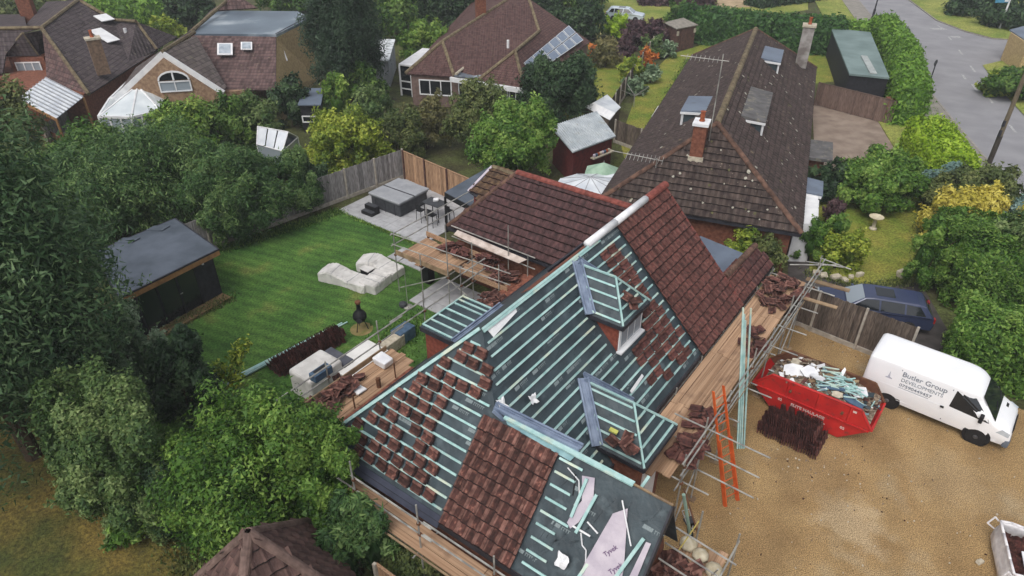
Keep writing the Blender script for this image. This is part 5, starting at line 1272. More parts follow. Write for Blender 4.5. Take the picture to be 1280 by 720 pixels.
# dark canopy beside the patio
cn = thing('canopy', 'dark flat-roofed canopy at the patio corner', 'canopy', W(-21.5, 26, 0))
cp_ = [G(*q, 2.35) for q in ((556, 240), (597, 262), (640, 225), (614, 207))]
mb = MB(); mb.slab(cp_, .1); mb.build('roof', m_flatslate, cn)
for p, q in zip(cp_, cp_[1:] + cp_[:1]): mb = MB(); mb.bar(p - Z * .17, q - Z * .17, .05, .28); mb.build('fascia', m_black, cn)
for p in cp_: mb = MB(); mb.bar(Vector((p.x, p.y, 0)), p - Z * .3, .12, .12); mb.build('post', m_black, cn)
# covered furniture on the lawn: soft rounded covers
def covered(name, label, cat, path, w, hfun, m=m_cover, n=34, top_flat=.72, group=None):
    """cover draped over seats standing along a path: rounded cross section with varying height"""
    P = [Vector((p[0], p[1], 0)) for p in path]; L = [0]
    for a, b in zip(P, P[1:]): L.append(L[-1] + (b - a).length)
    def at(t):
        s = t * L[-1]
        for i in range(len(P) - 1):
            if s <= L[i + 1] + 1e-6: return P[i].lerp(P[i + 1], (s - L[i]) / (L[i + 1] - L[i]))
    cs = [(-1.03, 0), (-1.0, .5), (-.98, .86), (-.88, .99), (-.45, 1.0), (0, 1.015), (.45, 1.0), (.88, .99), (.98, .86), (1.0, .5), (1.03, 0)]
    mb = MB(); vs = []; k = len(cs)
    for i in range(n + 1):
        t = i / n; c = at(t); d = (at(min(1, t + .06)) - at(max(0, t - .06))).normalized(); nn = Z.cross(d); h = hfun(t)
        e = min(t, 1 - t) * n; sh = 1 if e > 1.2 else (.86 + .14 * e / 1.2); hh = h * (1 if e > 1.2 else .9 + .1 * e / 1.2)
        for x, z in cs: vs.append(c + nn * (x * w / 2 * sh * (1 + random.uniform(-.03, .03))) + Z * (z * hh + (random.uniform(-.022, .022) if z > 0 else .01)))
    mb.add(vs, [(i * k + j, i * k + j + 1, (i + 1) * k + j + 1, (i + 1) * k + j) for i in range(n) for j in range(k - 1)] + [tuple(range(k - 1, -1, -1)), tuple(range(n * k, n * k + k))])
    o = mb.build(name, m, smooth=False); props(o, label, cat, group)
    for t in (.3, .66):
        i = int(t * n); mb = MB(); mb.path([Vector(q) + Z * .008 for q in vs[i * k + 1:(i + 1) * k - 1]], .012, 5); mb.build('seam', m_hot, o)
    return o
covered('covered_lounger', 'longer wavy grey cover over furniture on the lawn', 'covered lounger', [G(404, 345), G(436, 352), G(463, 362)], .95, lambda t: .42 + .22 * math.exp(-((t - .22) / .16) ** 2) - .06 * math.exp(-((t - .62) / .15) ** 2))
covered('covered_ottoman', 'squarish grey cover at the near end of the lawn furniture', 'covered lounger', [G(459, 366), G(481, 349)], .95, lambda t: .5)
covered('covered_lounger', 'shorter grey cover set at the back of the lawn furniture', 'covered lounger', [G(450, 333), G(474, 336), G(499, 347)], .95, lambda t: .44 + .2 * math.exp(-((t - .3) / .2) ** 2))
lt_ = thing('low_table', 'low pale table between the covered loungers', 'table', G(460, 345))
mb = MB(); mb.box(G(460, 344) + Z * .40, E1 * .62, E2 * .5, Z * .04); mb.build('table_top', m_cover, lt_)
mb = MB(); mb.box(G(460, 344) + Z * .20, E1 * .52, E2 * .42, Z * .36); mb.build('base', m_black, lt_)
# chiminea
cm = thing('chiminea', 'black iron chiminea on a scorched patch of lawn', 'chiminea', G(452, 412))
c = G(452, 411); mb = MB(); mb.lathe(c, [(.07, .42), (.22, .48), (.30, .62), (.29, .78), (.2, .92), (.10, 1.02), (.085, 1.3), (.10, 1.32)], 14); cb = mb.build('bowl', m_black, cm, smooth=True)
mb = MB(); mb.lathe(c + Z * 1.32, [(.09, 0), (.13, .05), (.12, .14), (.02, .17)], 10); mb.build('chimney_cap', m_rust, cm)
for k in range(3):
    f = 2.1 * k; d = Vector((math.cos(f), math.sin(f), 0)); mb = MB(); mb.tube(c + d * .15 + Z * .5, c + d * .3, .02); mb.build('leg', m_black, cm)
mb = MB(); mb.lathe(c + Vector((.02, -.26, .62)), [(.12, 0), (.12, .05)], 10, (0, -1, 0)); mb.build('mouth', m_dark, cm)
mb = MB(); mb.lathe(c, [(.5, -.009), (.48, -.004)], 18); props(mb.build('scorched_ground', mat('scorched_grass', S(150, 128, 88), S(112, 112, 60), scale=3, rough=.95)), kind='structure')
# parasol foot and tall thin pole on the lawn
pf = thing('garden_lamp', 'dark lamp head on a thin post at the lawn edge', 'lamp', G(508, 385))
c = G(510, 384); mb = MB(); mb.lathe(c, [(.22, 0), (.22, .05), (.03, .08)], 10); mb.build('base', m_steel, pf); mb = MB(); mb.tube(c, c + Z * 1.8, .014); mb.build('post', m_steel, pf)
mb = MB(); mb.lathe(c + Vector((-.22, .05, .0)), [(.14, 0), (.2, .08), (.18, .2), (.06, .26)], 9); mb.build('lamp_head', m_hotcab, pf)
# covered items standing behind the garden-side scaffold
bx_ = thing('garden_sofa', 'pale-covered sofa with a dark strap beside the garden-side scaffold', 'sofa', G(398, 490))
c = G(400, 486); mb = MB(); mb.box(c + Z * .62, E1 * 1.25, E2 * 1.6, Z * 1.2); mb.build('cover', m_cover, bx_, bevel=.12, seg=3)
c2 = c + E2 * 1.05; mb = MB(); mb.box(c2 + Z * .48 , E1 * 1.3, E2 * .5, Z * .95); mb.build('strap_panel', mat('slate_strap', S(92, 94, 104)), bx_, bevel=.03)
pt = thing('garden_table', 'white flat-covered table behind the garden-side scaffold', 'table', G(450, 470))
c = W(-16.7, 13.2); 
c = G(452, 468); mb = MB(); mb.box(c + Z * .78, E1 * 1.35, E2 * 2.1, Z * .06); mb.build('table_top', mat('white_table_cover', S(238, 236, 232), S(222, 220, 216), scale=2), pt)
for i, j in ((-.5, -.9), (.5, -.9), (-.5, .9), (.5, .9)): mb = MB(); mb.bar(c + E1 * i + E2 * j, c + E1 * i + E2 * j + Z * .75, .07, .07); mb.build('leg', m_cover, pt)
mb = MB(); mb.box(c + Z * .35, E1 * 1.1, E2 * 1.8, Z * .66); mb.build('cover_skirt', m_cover, pt)
c = G(484, 441); lump('paving_stack', c, (1.7, .5, .55), m_stone, 'stack of pale slabs beside the garden-side scaffold', 'slab stack', E2Y, .02, .03)
c = G(505, 424); lump('storage_box', c, (.9, .6, .6), m_bluescrap, 'dark blue-grey box below the flat dormer', 'box', E2Y, .02, .03)
lump('dustbin', G(536, 352), (.45, .45, .9), m_black, 'black bin standing under the rear platform', 'bin', E2Y, .01, .04)
hs_ = thing('wheelbarrow', 'upturned wheelbarrow frame lying by the wing gable', 'wheelbarrow', G(866, 662))
c = G(866, 660)
for o, r in ((Vector((0, 0, .0)), .16), (Vector((-.16, -.30, .0)), .16)):
    mb = MB(); mb.lathe(c + o + Z * r - Vector((.03, 0, 0)), [(r * .7, 0), (r, 0), (r, .05), (r * .7, .05)], 14, (1, .3, 0)); mb.build('wheel', m_tyre, hs_)
mb = MB(); mb.path([c + Vector((0, 0, .16)), c + Vector((-.1, .35, .45)), c + Vector((-.35, .25, .5)), c + Vector((-.16, -.30, .16)), c + Vector((.0, .0, .16)), c + Vector((-.3, .3, .3))], .018); mb.build('frame', m_steel, hs_)
mb = MB(); mb.box(c + Vector((-.15, .05, .3)), Vector((.28, .08, .05)), Vector((-.06, .22, 0)), Vector((0, 0, .03))); mb.build('tray', m_hotcab, hs_)

# ------------------------------------------------------------------ helpers for the houses around
def roof_plane(name, pts, m, parent, th=.12, px=True):
    """pts: (photo x, photo y, height) or world points; courses run along the horizontal of the plane"""
    P = [G(*p) for p in pts] if px else [Vector(p) for p in pts]
    n = Vector((0, 0, 0))
    for i in range(1, len(P) - 1): n += (P[i] - P[0]).cross(P[i + 1] - P[0])
    n.normalize()
    if n.z < 0: n = -n
    hz = Z.cross(n); hz = hz.normalized() if hz.length > .01 else Vector((1, 0, 0)); up = n.cross(hz)
    mb = MB(); mb.slab(P, th); o = P[0]
    return mb.build(name, m, parent, uv=lambda p: ((p - o).dot(hz), (p - o).dot(up)))
def rline(name, p, q, m, parent, r=.12):
    p, q = (G(*p) if isinstance(p, tuple) else p), (G(*q) if isinstance(q, tuple) else q)
    mb = MB(); mb.tube(p + Z * .03, q + Z * .03, r, 6); return mb.build(name, m, parent)
def window(parent, c, x, n, w, h, bars=1, m=None, gm=None, trans=True):
    """framed window standing proud of a wall: frame > panes"""
    c, x, n = Vector(c), Vector(x).normalized(), Vector(n).normalized(); up = n.cross(x) if n.cross(x).z > 0 else x.cross(n)
    mb = MB()
    for s_ in (-1, 1): mb.box(c + x * (s_ * (w / 2 - .04)) + n * .03, x * .08, n * .08, up * h)
    for s_ in (-1, 1): mb.box(c + up * (s_ * (h / 2 - .04)) + n * .031, x * (w - .16), n * .08, up * .08)
    for i in range(bars): mb.box(c + x * (-w / 2 + w * (i + 1) / (bars + 1)) + n * .028, x * .07, n * .07, up * (h - .16))
    f = mb.build('window', m or m_white, parent)
    for i in range(bars + 1):
        ww = w / (bars + 1); mb = MB(); mb.box(c + x * (-w / 2 + ww * (i + .5)) + n * .01, x * (ww - .05), n * .02, up * (h - .12)); mb.build('pane', gm or m_glass, f)
    return f
def chimney(parent, c, w, d, z0, z1, yaw, m=m_brick, pots=1, band=None, cap=None):
    X = Vector((math.cos(yaw), math.sin(yaw), 0)); Y = Z.cross(X); c = Vector((c[0], c[1], 0))
    mb = MB(); mb.box(c + Z * (z0 + z1) / 2, X * w, Y * d, Z * (z1 - z0)); s = mb.build('chimney', m, parent)
    mb = MB(); mb.box(c + Z * (z1 + .06), X * (w + .14), Y * (d + .14), Z * .14); mb.build('chimney_cap', cap or m_stone, s)
    for i in range(pots):
        mb = MB(); mb.lathe(c + X * ((i - (pots - 1) / 2) * .35) + Z * (z1 + .13), [(.13, 0), (.15, .04), (.11, .1), (.11, .45), (.14, .48)], 8); mb.build('chimney_pot', m_terra, s)
    if band: mb = MB(); mb.box(c + Z * (z0 + band), X * (w + .1), Y * (d + .1), Z * .5); mb.build('flashing', m_stone, s)
    return s

# ------------------------------------------------------------------ neighbouring bungalow on the right
nu, nv = Vector((.93, -.366, 0)).normalized(), Vector((.366, .93, 0)).normalized()
def NW_(u, v, z=0.0): return nu * u + nv * v + Z * z
U0, U1, V0, V1, UR, VR0, VR1, NZE, NZR = -7.45, 2.25, 31.05, 60.0, -2.55, 33.75, 54.3, 2.4, 6.15
bung = thing('bungalow', 'brown tiled bungalow with dormers and two chimneys behind the house', 'bungalow', NW_(-2.5, 45, 0))
mb = MB(); mb.prism([NW_(U0 + .4, V0 + .4), NW_(U1 - .4, V0 + .4), NW_(U1 - .4, V1 - .4), NW_(U0 + .4, V1 - .4)], 0, NZE); mb.build('wall', m_brick, bung)
c1, c2, c3, c4, r1, r2 = NW_(U0, V0, NZE), NW_(U1, V0, NZE), NW_(U1, V1, NZE), NW_(U0, V1, NZE), NW_(UR, VR0, NZR), NW_(UR, VR1, NZR)
mb = MB(); mb.quad(c1, c2, r1); mb.quad(c2, c3, r2, r1); mb.quad(c3, c4, r2); mb.quad(c4, c1, r1, r2); mb.build('roof', m_tileneigh, bung)
sn = Slope(c1, nu, (r1 - (c1 + c2) / 2)); sn = Slope(c1, nu, nv * (VR0 - V0) + Z * (NZR - NZE))
sr = Slope(c2, nv, -nu * (U1 - UR) + Z * (NZR - NZE)); sl_ = Slope(c4, -nv, nu * (UR - U0) + Z * (NZR - NZE))
near = tile_spots(sn, [sn.uv(c1), sn.uv(c2), sn.uv(r1)], h=.01)
near.sort(key=lambda M: (M.translation - camv).length)
for M in near[:300]: inst('roof_tile', me_tilen, M, bung)
rest = near[300:] + tile_spots(sr, [sr.uv(c2), sr.uv(c3), sr.uv(r2), sr.uv(r1)], h=.01, tw=.33, tg=.36) + tile_spots(sl_, [sl_.uv(c4), sl_.uv(c1), sl_.uv(r1), sl_.uv(r2)], h=.01, tw=.33, tg=.36)
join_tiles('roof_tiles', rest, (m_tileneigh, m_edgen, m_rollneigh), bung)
mb = MB(); rl = random.Random(8); mb.cur = 0
for i in range(260):
    sl2, A1, A2, A3, A4 = rl.choice(((sn, c1, c2, r1, r1), (sr, c2, c3, r2, r1), (sr, c2, c3, r2, r1), (sl_, c4, c1, r1, r2)))
    P2 = [sl2.uv(q) for q in (A1, A2, A3, A4)]; u, v = rl.uniform(min(p[0] for p in P2), max(p[0] for p in P2)), rl.uniform(.2, max(p[1] for p in P2))
    if not inpoly(u, v, P2): continue
    s_ = rl.choice((.04, .05, .07, .1)); mb.cur = rl.choice((0, 0, 1)); mb.add([sl2.P(u + s_ * math.cos(f_) * rl.uniform(.7, 1.3), v + s_ * math.sin(f_) * rl.uniform(.7, 1.3), .112) for f_ in (0, 1.05, 2.1, 3.14, 4.2, 5.2)], [(0, 1, 2, 3, 4, 5)])
props(mb.build('lichen', [mat('pale_lichen', S(188, 184, 170), S(160, 156, 142), scale=9, rough=.95), mat('moss_patch', S(112, 110, 76), S(86, 86, 56), scale=9, rough=.95)], bung), kind='stuff')
ridge_caps(r1, r2, m_ridgeold, bung, r=.17, step=.9)
ridge_caps(c1, r1, m_ridgebrown, bung, r=.14, step=.6); ridge_caps(c2, r1, m_ridgebrown, bung, r=.14, step=.6); ridge_caps(c3, r2, m_ridgebrown, bung, r=.13, step=.9); ridge_caps(c4, r2, m_ridgebrown, bung, r=.13, step=.9)
for p, q in ((c1, c2), (c2, c3), (c3, c4), (c4, c1)): mb = MB(); mb.bar(p - Z * .08, q - Z * .08, .05, .18); mb.build('fascia', m_dark, bung)
p = NW_(U0, 47, NZE - .05); mb = MB(); mb.bar(NW_(U0 - .06, 44.3, NZE - .06), NW_(U0 - .06, 46.4, NZE - .02), .1, .12); mb.build('gutter', m_white, bung)
chimney(bung, NW_(-3.2, 32.95), .62, .75, 4.2, 6.35, math.atan2(nu.y, nu.x), m_brick, 1, .35, m_whiteplas)
chimney(bung, NW_(1.0, 56.2), .8, .8, 3.4, 6.3, math.atan2(nu.y, nu.x), mat('pale_stack', S(168, 164, 160), S(120, 112, 108), scale=2), 1, None, m_stone)
def shed_dormer(u0, u1, v0, v1, z, drop, face, m, label=None):
    """flat topped dormer on a side slope; face = +1 right, -1 left"""
    inner, outer = (u0, u1) if face > 0 else (u1, u0)
    mb = MB(); P = [NW_(inner, v0, z + drop), NW_(outer, v0, z), NW_(outer, v1, z), NW_(inner, v1, z + drop)]; mb.slab(P, .14); d = mb.build('dormer', m, bung)
    o2 = outer - face * .18; zr = NZE + (U1 - o2) / (U1 - UR) * (NZR - NZE) if face > 0 else NZE + (o2 - U0) / (UR - U0) * (NZR - NZE)
    mb = MB()
    for v in (v0 + .12, v1 - .12):
        i2 = inner; mb.slab([NW_(o2, v, zr - .1), NW_(o2, v, z - .1), NW_(i2, v, z - .1)], .06, nv)
    mb.box(NW_(o2, (v0 + v1) / 2, (zr + z) / 2 - .1), nu * .05, nv * (v1 - v0 - .2), Z * (z - zr - .1)); mb.build('cheek', m_under, d)
    window(d, NW_(o2 + face * .03, (v0 + v1) / 2, (zr + z) / 2 - .05), nv, nu * face, v1 - v0 - .3, z - zr - .25, 1)
    for v in (v0 + .06, v1 - .06): mb = MB(); mb.bar(NW_(o2 + face * .06, v, z - .15), NW_(o2 + face * .06, v, zr), .12, .10); mb.build('corner_board', m_white, d)
    mb = MB(); mb.bar(NW_(outer, v0 - .03, z - .12), NW_(inner, v0 - .03, z - .02), .05, .12); mb.build('fascia', m_white, d)
    return d
shed_dormer(-4.85, -3.35, 37.4, 40.1, 5.35, .15, -1, m_flatgrey)
shed_dormer(-1.85, -.38, 37.2, 42.5, 5.35, .25, 1, mat('mossy_flat', S(106, 104, 104), S(84, 82, 82), scale=2, wear=(S(130, 126, 112), 3, .55, .7)))
shed_dormer(-1.85, -.35, 49.3, 52.6, 5.35, .2, 1, m_flatgrey)
for k, (x, y) in enumerate(((873, 150), (790, 205))):
    pass
ar = thing('tv_aerial', 'television aerial on a tall mast above the near chimney', 'aerial', NW_(-3.05, 33.4, 5.0))
b = NW_(-2.75, 33.2, 5.0); mb = MB(); mb.tube(b, b + Z * 4.6, .025); mb.build('mast', m_steel, ar)
t = b + Z * 4.3; mb = MB(); mb.tube(t + nu * .3, t - nu * 1.9 + Z * .05, .018); mb.build('boom', m_steel, ar)
for k in range(9):
    q = t - nu * (.2 * k) + Z * .02; mb = MB(); mb.tube(q - nv * .22 - Z * .08, q + nv * .22 + Z * .08, .012, 5); mb.build('element', m_steel, ar)
ar = thing('tv_aerial', 'low television aerial lying near the white awning', 'aerial', NW_(-7, 33, 2.4))
b = NW_(-5.0, 32.2, 3.6); mb = MB(); mb.tube(b, b + Z * 1.0, .025); mb.build('mast', m_steel, ar); mb = MB(); mb.tube(b + Z * .9 + nu * .3, b + Z * 1.05 - nu * 2.2, .02); mb.build('boom', m_steel, ar)
for k in range(10):
    q = b + Z * .92 - nu * (.2 * k - .3); mb = MB(); mb.tube(q - nv * .25 - Z * .1, q + nv * .25 + Z * .1, .013, 5); mb.build('element', m_steel, ar)
# white bay porch and grey canopy on its drive side
pc = thing('porch', 'white glazed porch with a grey roof on the bungalow front', 'porch', NW_(2.9, 34.6, 0))
mb = MB(); mb.prism([NW_(2.0, 32.6), NW_(2.95, 32.9), NW_(2.95, 36.2), NW_(2.0, 36.4)], 0, 2.15); mb.build('wall', m_white, pc)
for k in range(3): window(pc, NW_(2.955, 33.5 + k * 1.05, 1.2), nv, nu, .9, 1.6, 0)
mb = MB(); mb.slab([NW_(1.9, 36.1, 2.35), NW_(3.15, 36.1, 2.25), NW_(3.15, 38.0, 2.25), NW_(1.9, 38.0, 2.4)], .12); mb.build('canopy', m_flatgrey, pc)
mb = MB(); mb.bar(NW_(3.1, 36.1, 2.12), NW_(1.9, 36.1, 2.18), .06, .14); mb.build('fascia', m_white, pc)
sp_ = thing('side_porch', 'small brick side porch with mossy flat roof beside the paved drive', 'porch', NW_(3, 43, 0))
mb = MB(); mb.prism([NW_(1.8, 41.4), NW_(3.2, 41.4), NW_(3.2, 43.9), NW_(1.8, 43.9)], 0, 2.1); mb.build('wall', m_brick, sp_)
mb = MB(); mb.slab([NW_(1.7, 41.1, 2.3), NW_(3.6, 41.1, 2.3), NW_(3.6, 44.1, 2.3), NW_(1.7, 44.1, 2.3)], .18); mb.build('roof', mat('mossy_flat', S(106, 104, 104)), sp_)
# black flat-roofed garage beyond the brown fence
gg = thing('garage', 'black garage with a long grey-green felt roof beside the hedge', 'garage', G(1080, 100))
gp = [G(*q, 2.45) for q in ((1039, 35), (1088, 40), (1112, 97), (1062, 92))]
mb = MB(); mb.slab(gp, .14); mb.build('roof', m_feltgreen, gg)
mb = MB(); mb.prism(ins([Vector((p.x, p.y, 0)) for p in gp], .15), 0, 2.3); mb.build('wall', m_blackwood, gg)
a_, b_ = G(1080, 70, 2.5), G(1092, 92, 2.5); mb = MB(); mb.bar(a_, b_, .5, .08); mb.build('roof_ladder', mat('pale_roof_strip', S(176, 182, 180)), gg)
lump('garage_step', G(1075, 107), (2.2, .8, .2), m_stone, 'pale doorstep slab in front of the black garage', 'doorstep', 0, .02, .02)
# ------------------------------------------------------------------ house with solar panels
hc = thing('bungalow', 'brown roofed bungalow with solar panels beyond the round green tree', 'bungalow', G(610, 118))
P1, P2, Aa, Bb, Cc, Dd = (640, -4, 5.8), (661, -2, 5.8), (553, 52, 4.1), (507, 92, 2.5), (568, 96, 2.5), (656, 112, 2.5)
Qq, Rr, Sg, Ee = (674, 39, 4.4), (644, 64, 4.4), (598, 100, 2.6), (738, 52, 2.5)
roof_plane('roof', [P1, Aa, Cc, Sg, Qq, P2], c_C, hc); roof_plane('roof', [Aa, Bb, Cc], c_C, hc); roof_plane('roof', [Rr, Sg, Dd], c_C, hc); roof_plane('roof', [Sg, Rr, Qq], c_C, hc)
roof_plane('roof', [P2, Qq, Rr, Dd, Ee], c_C, hc)
roof_plane('roof', [P1, (620, -30, 2.5), Bb, Aa], c_C, hc)
for p, q in ((P1, Aa), (Aa, Cc), (P2, Qq), (Qq, Rr), (Rr, Sg), (Rr, Dd), (Aa, Bb)): rline('hip_tile', p, q, m_ridgeold, hc, .13)
roof_plane('flat_roof', [(568, 94, 2.75), (598, 70, 2.95), (624, 73, 2.95), (602, 97, 2.75)], mat('patchy_flat_roof', S(150, 158, 168), S(92, 98, 108), scale=1.2, rough=.5), hc)
rline('flashing', (570, 93, 2.9), (599, 70, 3.05), m_stone, hc, .1)
w0 = [G(509, 130), G(566, 138), G(660, 152), G(733, 95)]
bl, cl_, dl, el = (Vector((G(*q).x, G(*q).y, 0)) for q in (Bb, Cc, Dd, Ee)); bk = bl.lerp(el, .5) + (el - dl) * .8
mb = MB(); cen = (bl + cl_ + dl + el) / 4; wp = [p + (cen - p).normalized() * .4 for p in (bl, cl_, dl, el, el + (bl - dl) * .9)]; mb.prism(wp, 0, 2.45); mb.build('wall', mat('dusky_wall', S(126, 104, 96), S(104, 86, 80), scale=4), hc)
d = (wp[1] - wp[0]).normalized(); window(hc, wp[0].lerp(wp[1], .5) + Z * 1.5, d, Vector((d.y, -d.x, 0)), 2.6, 1.2, 2)
d = (wp[2] - wp[1]).normalized()
for f_ in (.12, .38, .68, .9): window(hc, wp[1].lerp(wp[2], f_) + Z * 1.45, d, Vector((d.y, -d.x, 0)), 1.5, 1.5, 1)
mb = MB(); mb.bar(G(563, 99, 2.4), G(656, 114, 2.4), .2, .34); mb.build('fascia', m_white, hc)
so_ = [G(654, 84, 3.05), G(712, 33, 3.4), G(730, 54, 2.75), G(668, 92, 2.75)]
so_ = [G(654, 81, 3.6), G(711, 33, 3.7), G(730, 52, 2.9), G(668, 95, 2.7)]
for i in range(6):
    for j in range(2):
        def sp2(a, b): return so_[0].lerp(so_[1], a).lerp(so_[3].lerp(so_[2], a), b)
        a0, a1, b0_, b1_ = i / 6 + .008, (i + 1) / 6 - .008, j / 2 + .02, (j + 1) / 2 - .02
        pts = [sp2(a0, b0_), sp2(a1, b0_), sp2(a1, b1_), sp2(a0, b1_)]; pts = [p + Z * .14 for p in pts]
        mb = MB(); mb.slab(pts, .06); o = mb.build('solar_panel', mat('panel_frame', S(214, 220, 226), rough=.4), hc)
        cc_ = sum(pts, Vector()) / 4; mb = MB(); mb.slab([p.lerp(cc_, .13) + Z * .012 for p in pts], .008); mb.build('cell_sheet', m_solar, o)
chimney(hc, G(601, 22, 4.8), .8, .6, 3.6, 6.6, .3, m_brick, 1)
mb = MB(); q = G(635, 60, 4.0); mb.tube(q, q + Z * .6, .11); mb.build('roof_vent', m_white, hc)
lc = thing('lean_to', 'white lean-to on the end of the solar-panel bungalow', 'lean-to', G(512, 122))
mb = MB(); mb.slab([G(498, 80, 2.5), G(528, 60, 2.6), G(540, 61, 2.6), G(514, 82, 2.5)], .1); mb.build('roof', m_white, lc)
for q in ((499, 82), (513, 84), (527, 63)): p = G(*q, 2.4); mb = MB(); mb.bar(Vector((p.x, p.y, 0)), p, .14, .14); mb.build('post', m_white, lc)
p, q = G(499, 82, 2.4), G(513, 84, 2.4)
for z in (1.2, .6): mb = MB(); mb.bar(Vector((p.x, p.y, z)), Vector((q.x, q.y, z)), .1, .1); mb.build('rail', m_white, lc)
mb = MB(); mb.quad(Vector((p.x, p.y, .1)), Vector((q.x, q.y, .1)), q, p); mb.build('glazing', m_glass, lc)
# ------------------------------------------------------------------ house with gable, skylights and conservatory
hd = thing('house', 'brick house with a white-edged gable and flat grey roof extension', 'house', G(230, 130))
AP, LE, RE = (203, 65, 5.5), (143, 122, 2.7), (279, 114, 2.7)
RB = (243, 41, 5.5)
roof_plane('roof', [AP, RE, (283, 108, 2.9), (245, 44, 5.5)], c_D, hd)
roof_plane('roof', [AP, LE, (170, 84, 2.7), (238, 38, 5.5)], c_D, hd)
roof_plane('roof', [(238, 44, 5.0), (280, 112, 2.5), (345, 112, 2.5), (345, 46, 5.0)], c_Dred, hd)
roof_plane('roof', [(238, 41, 5.1), (262, 14, 5.3), (294, -8, 5.6), (270, 10, 5.3)], c_D, hd)
roof_plane('roof', [(262, 14, 5.2), (296, -6, 6.2), (322, 10, 5.2)], c_Dred, hd)
roof_plane('flat_roof', [(236, 42, 5.1), (345, 43, 5.1), (388, 22, 5.1), (372, 14, 5.1), (268, 13, 5.1)], mat('blue_grey_flat', S(112, 126, 138), S(90, 102, 114), scale=.35, rough=.4, detail=5, wear=(S(166, 174, 180), .35, .58, .72)), hd, .2)
mb = MB(); mb.bar(G(238, 44, 4.95), G(345, 45, 4.95), .12, .28); mb.build('fascia', m_white, hd)
mb = MB(); mb.bar(G(345, 44, 5.0), G(384, 23, 5.0), .12, .25); mb.build('fascia', m_dark, hd)
rline('ridge_tile', AP, RB, m_ridgeold, hd, .14); rline('ridge_tile', (238, 41, 5.15), (292, -6, 5.9), m_ridgeold, hd, .14); rline('valley', (243, 46, 5.0), (282, 110, 2.7), m_ridgebrown, hd, .09)
for p, q in ((AP, LE), (AP, RE)): mb = MB(); mb.bar(G(*p) - Z * .12, G(*q) - Z * .12, .14, .36); mb.build('barge_board', m_white, hd)
l_, r_, a_ = G(*LE), G(*RE), G(*AP); l_, r_ = l_.lerp(r_, .05), r_.lerp(l_, .05)
gd = (r_ - l_); gd.z = 0; gd.normalize(); gn = Vector((gd.y, -gd.x, 0))
m_gab = mat('gable_brick', S(168, 140, 112), S(132, 104, 84), scale=5, rough=.9)
mb = MB(); base = l_.copy(); base.z = 0; b2 = r_.copy(); b2.z = 0; ap2 = Vector((a_.x, a_.y, 5.2)); tq = (ap2 - base).dot(gd); ap2 = base + gd * tq + Z * 5.15
mb.slab([base, b2, b2 + Z * 2.6, ap2, base + Z * 2.6], .25, gn); mb.build('gable_wall', m_gab, hd)
cw = base + gd * (tq + .35) + Z * 3.35 + gn * .04
window(hd, cw - Z * .1, gd, gn, 2.1, .75, 1, None, m_glassl)
mb = MB()
for k in range(8):
    f0_, f1_ = math.pi * k / 8, math.pi * (k + 1) / 8; mb.bar(cw + Z * .33 + gd * 1.0 * math.cos(f0_) + Z * .6 * math.sin(f0_) + gn * .05, cw + Z * .33 + gd * 1.0 * math.cos(f1_) + Z * .6 * math.sin(f1_) + gn * .05, .1, .1)
mb.bar(cw + Z * .33 + gn * .05, cw + Z * .93 + gn * .05, .1, .1); ar_ = mb.build('arched_window', m_white, hd)
mb = MB(); mb.slab([cw + Z * .33 + gd * .95 * math.cos(math.pi * k / 8) + Z * .55 * math.sin(math.pi * k / 8) + gn * .03 for k in range(9)], .02, gn); mb.build('pane', m_glass, ar_)
mb = MB(); bk_ = [base + gn * -.3, b2 + gn * -.3]; tr, tl2 = G(345, 110, 2.5), G(388, 22, 5.0); e0 = Vector((tr.x, tr.y, 0)); e1 = Vector((tl2.x, tl2.y, 0))
mb.prism([base - gn * .3, b2 - gn * .3, e0 + (base - b2).normalized() * 2.2, e1 + (base - b2).normalized() * 2.2, base - gn * 14], 0, 2.5); mb.build('wall', m_gab, hd)
s0 = G(345, 46, 5.0); s1 = G(386, 23, 5.0); sb = G(345, 112, 2.5)
mb = MB(); mb.quad(Vector((sb.x, sb.y, 0)), Vector((s1.x, s1.y, 0)), s1 - Z * .1, s0 - Z * .1, sb); mb.build('side_wall', m_tan, hd)
mb = MB(); mb.bar(G(353, 60, 4.0), G(359, 76, 3.2), .09, .09); mb.build('downpipe', m_white, hd)
for (x, y), w, h_ in (((281, 61), 1.15, 1.35), ((308, 57), .85, .9)):
    c_ = G(x, y, 2.5 + (112 - y) / 68 * 2.5 + .12); uh = Vector((1, 0, 0)); q0 = G(x, y + 8, 2.5 + (104 - y) / 68 * 2.5 + .12); upv = (c_ - q0).normalized()
    mb = MB(); mb.slab([c_ + uh * (i * w / 2) + upv * (j * h_ / 2) for i, j in ((-1, -1), (1, -1), (1, 1), (-1, 1))], .06); sk_ = mb.build('skylight', m_white, hd)
    mb = MB(); mb.slab([c_ + uh * (i * w * .38) + upv * (j * h_ * .4) + Z * .02 for i, j in ((-1, -1), (1, -1), (1, 1), (-1, 1))], .01); mb.build('pane', mat('sky_pane', S(190, 198, 206), S(150, 160, 170), scale=2, rough=.1, spec=.6), sk_)
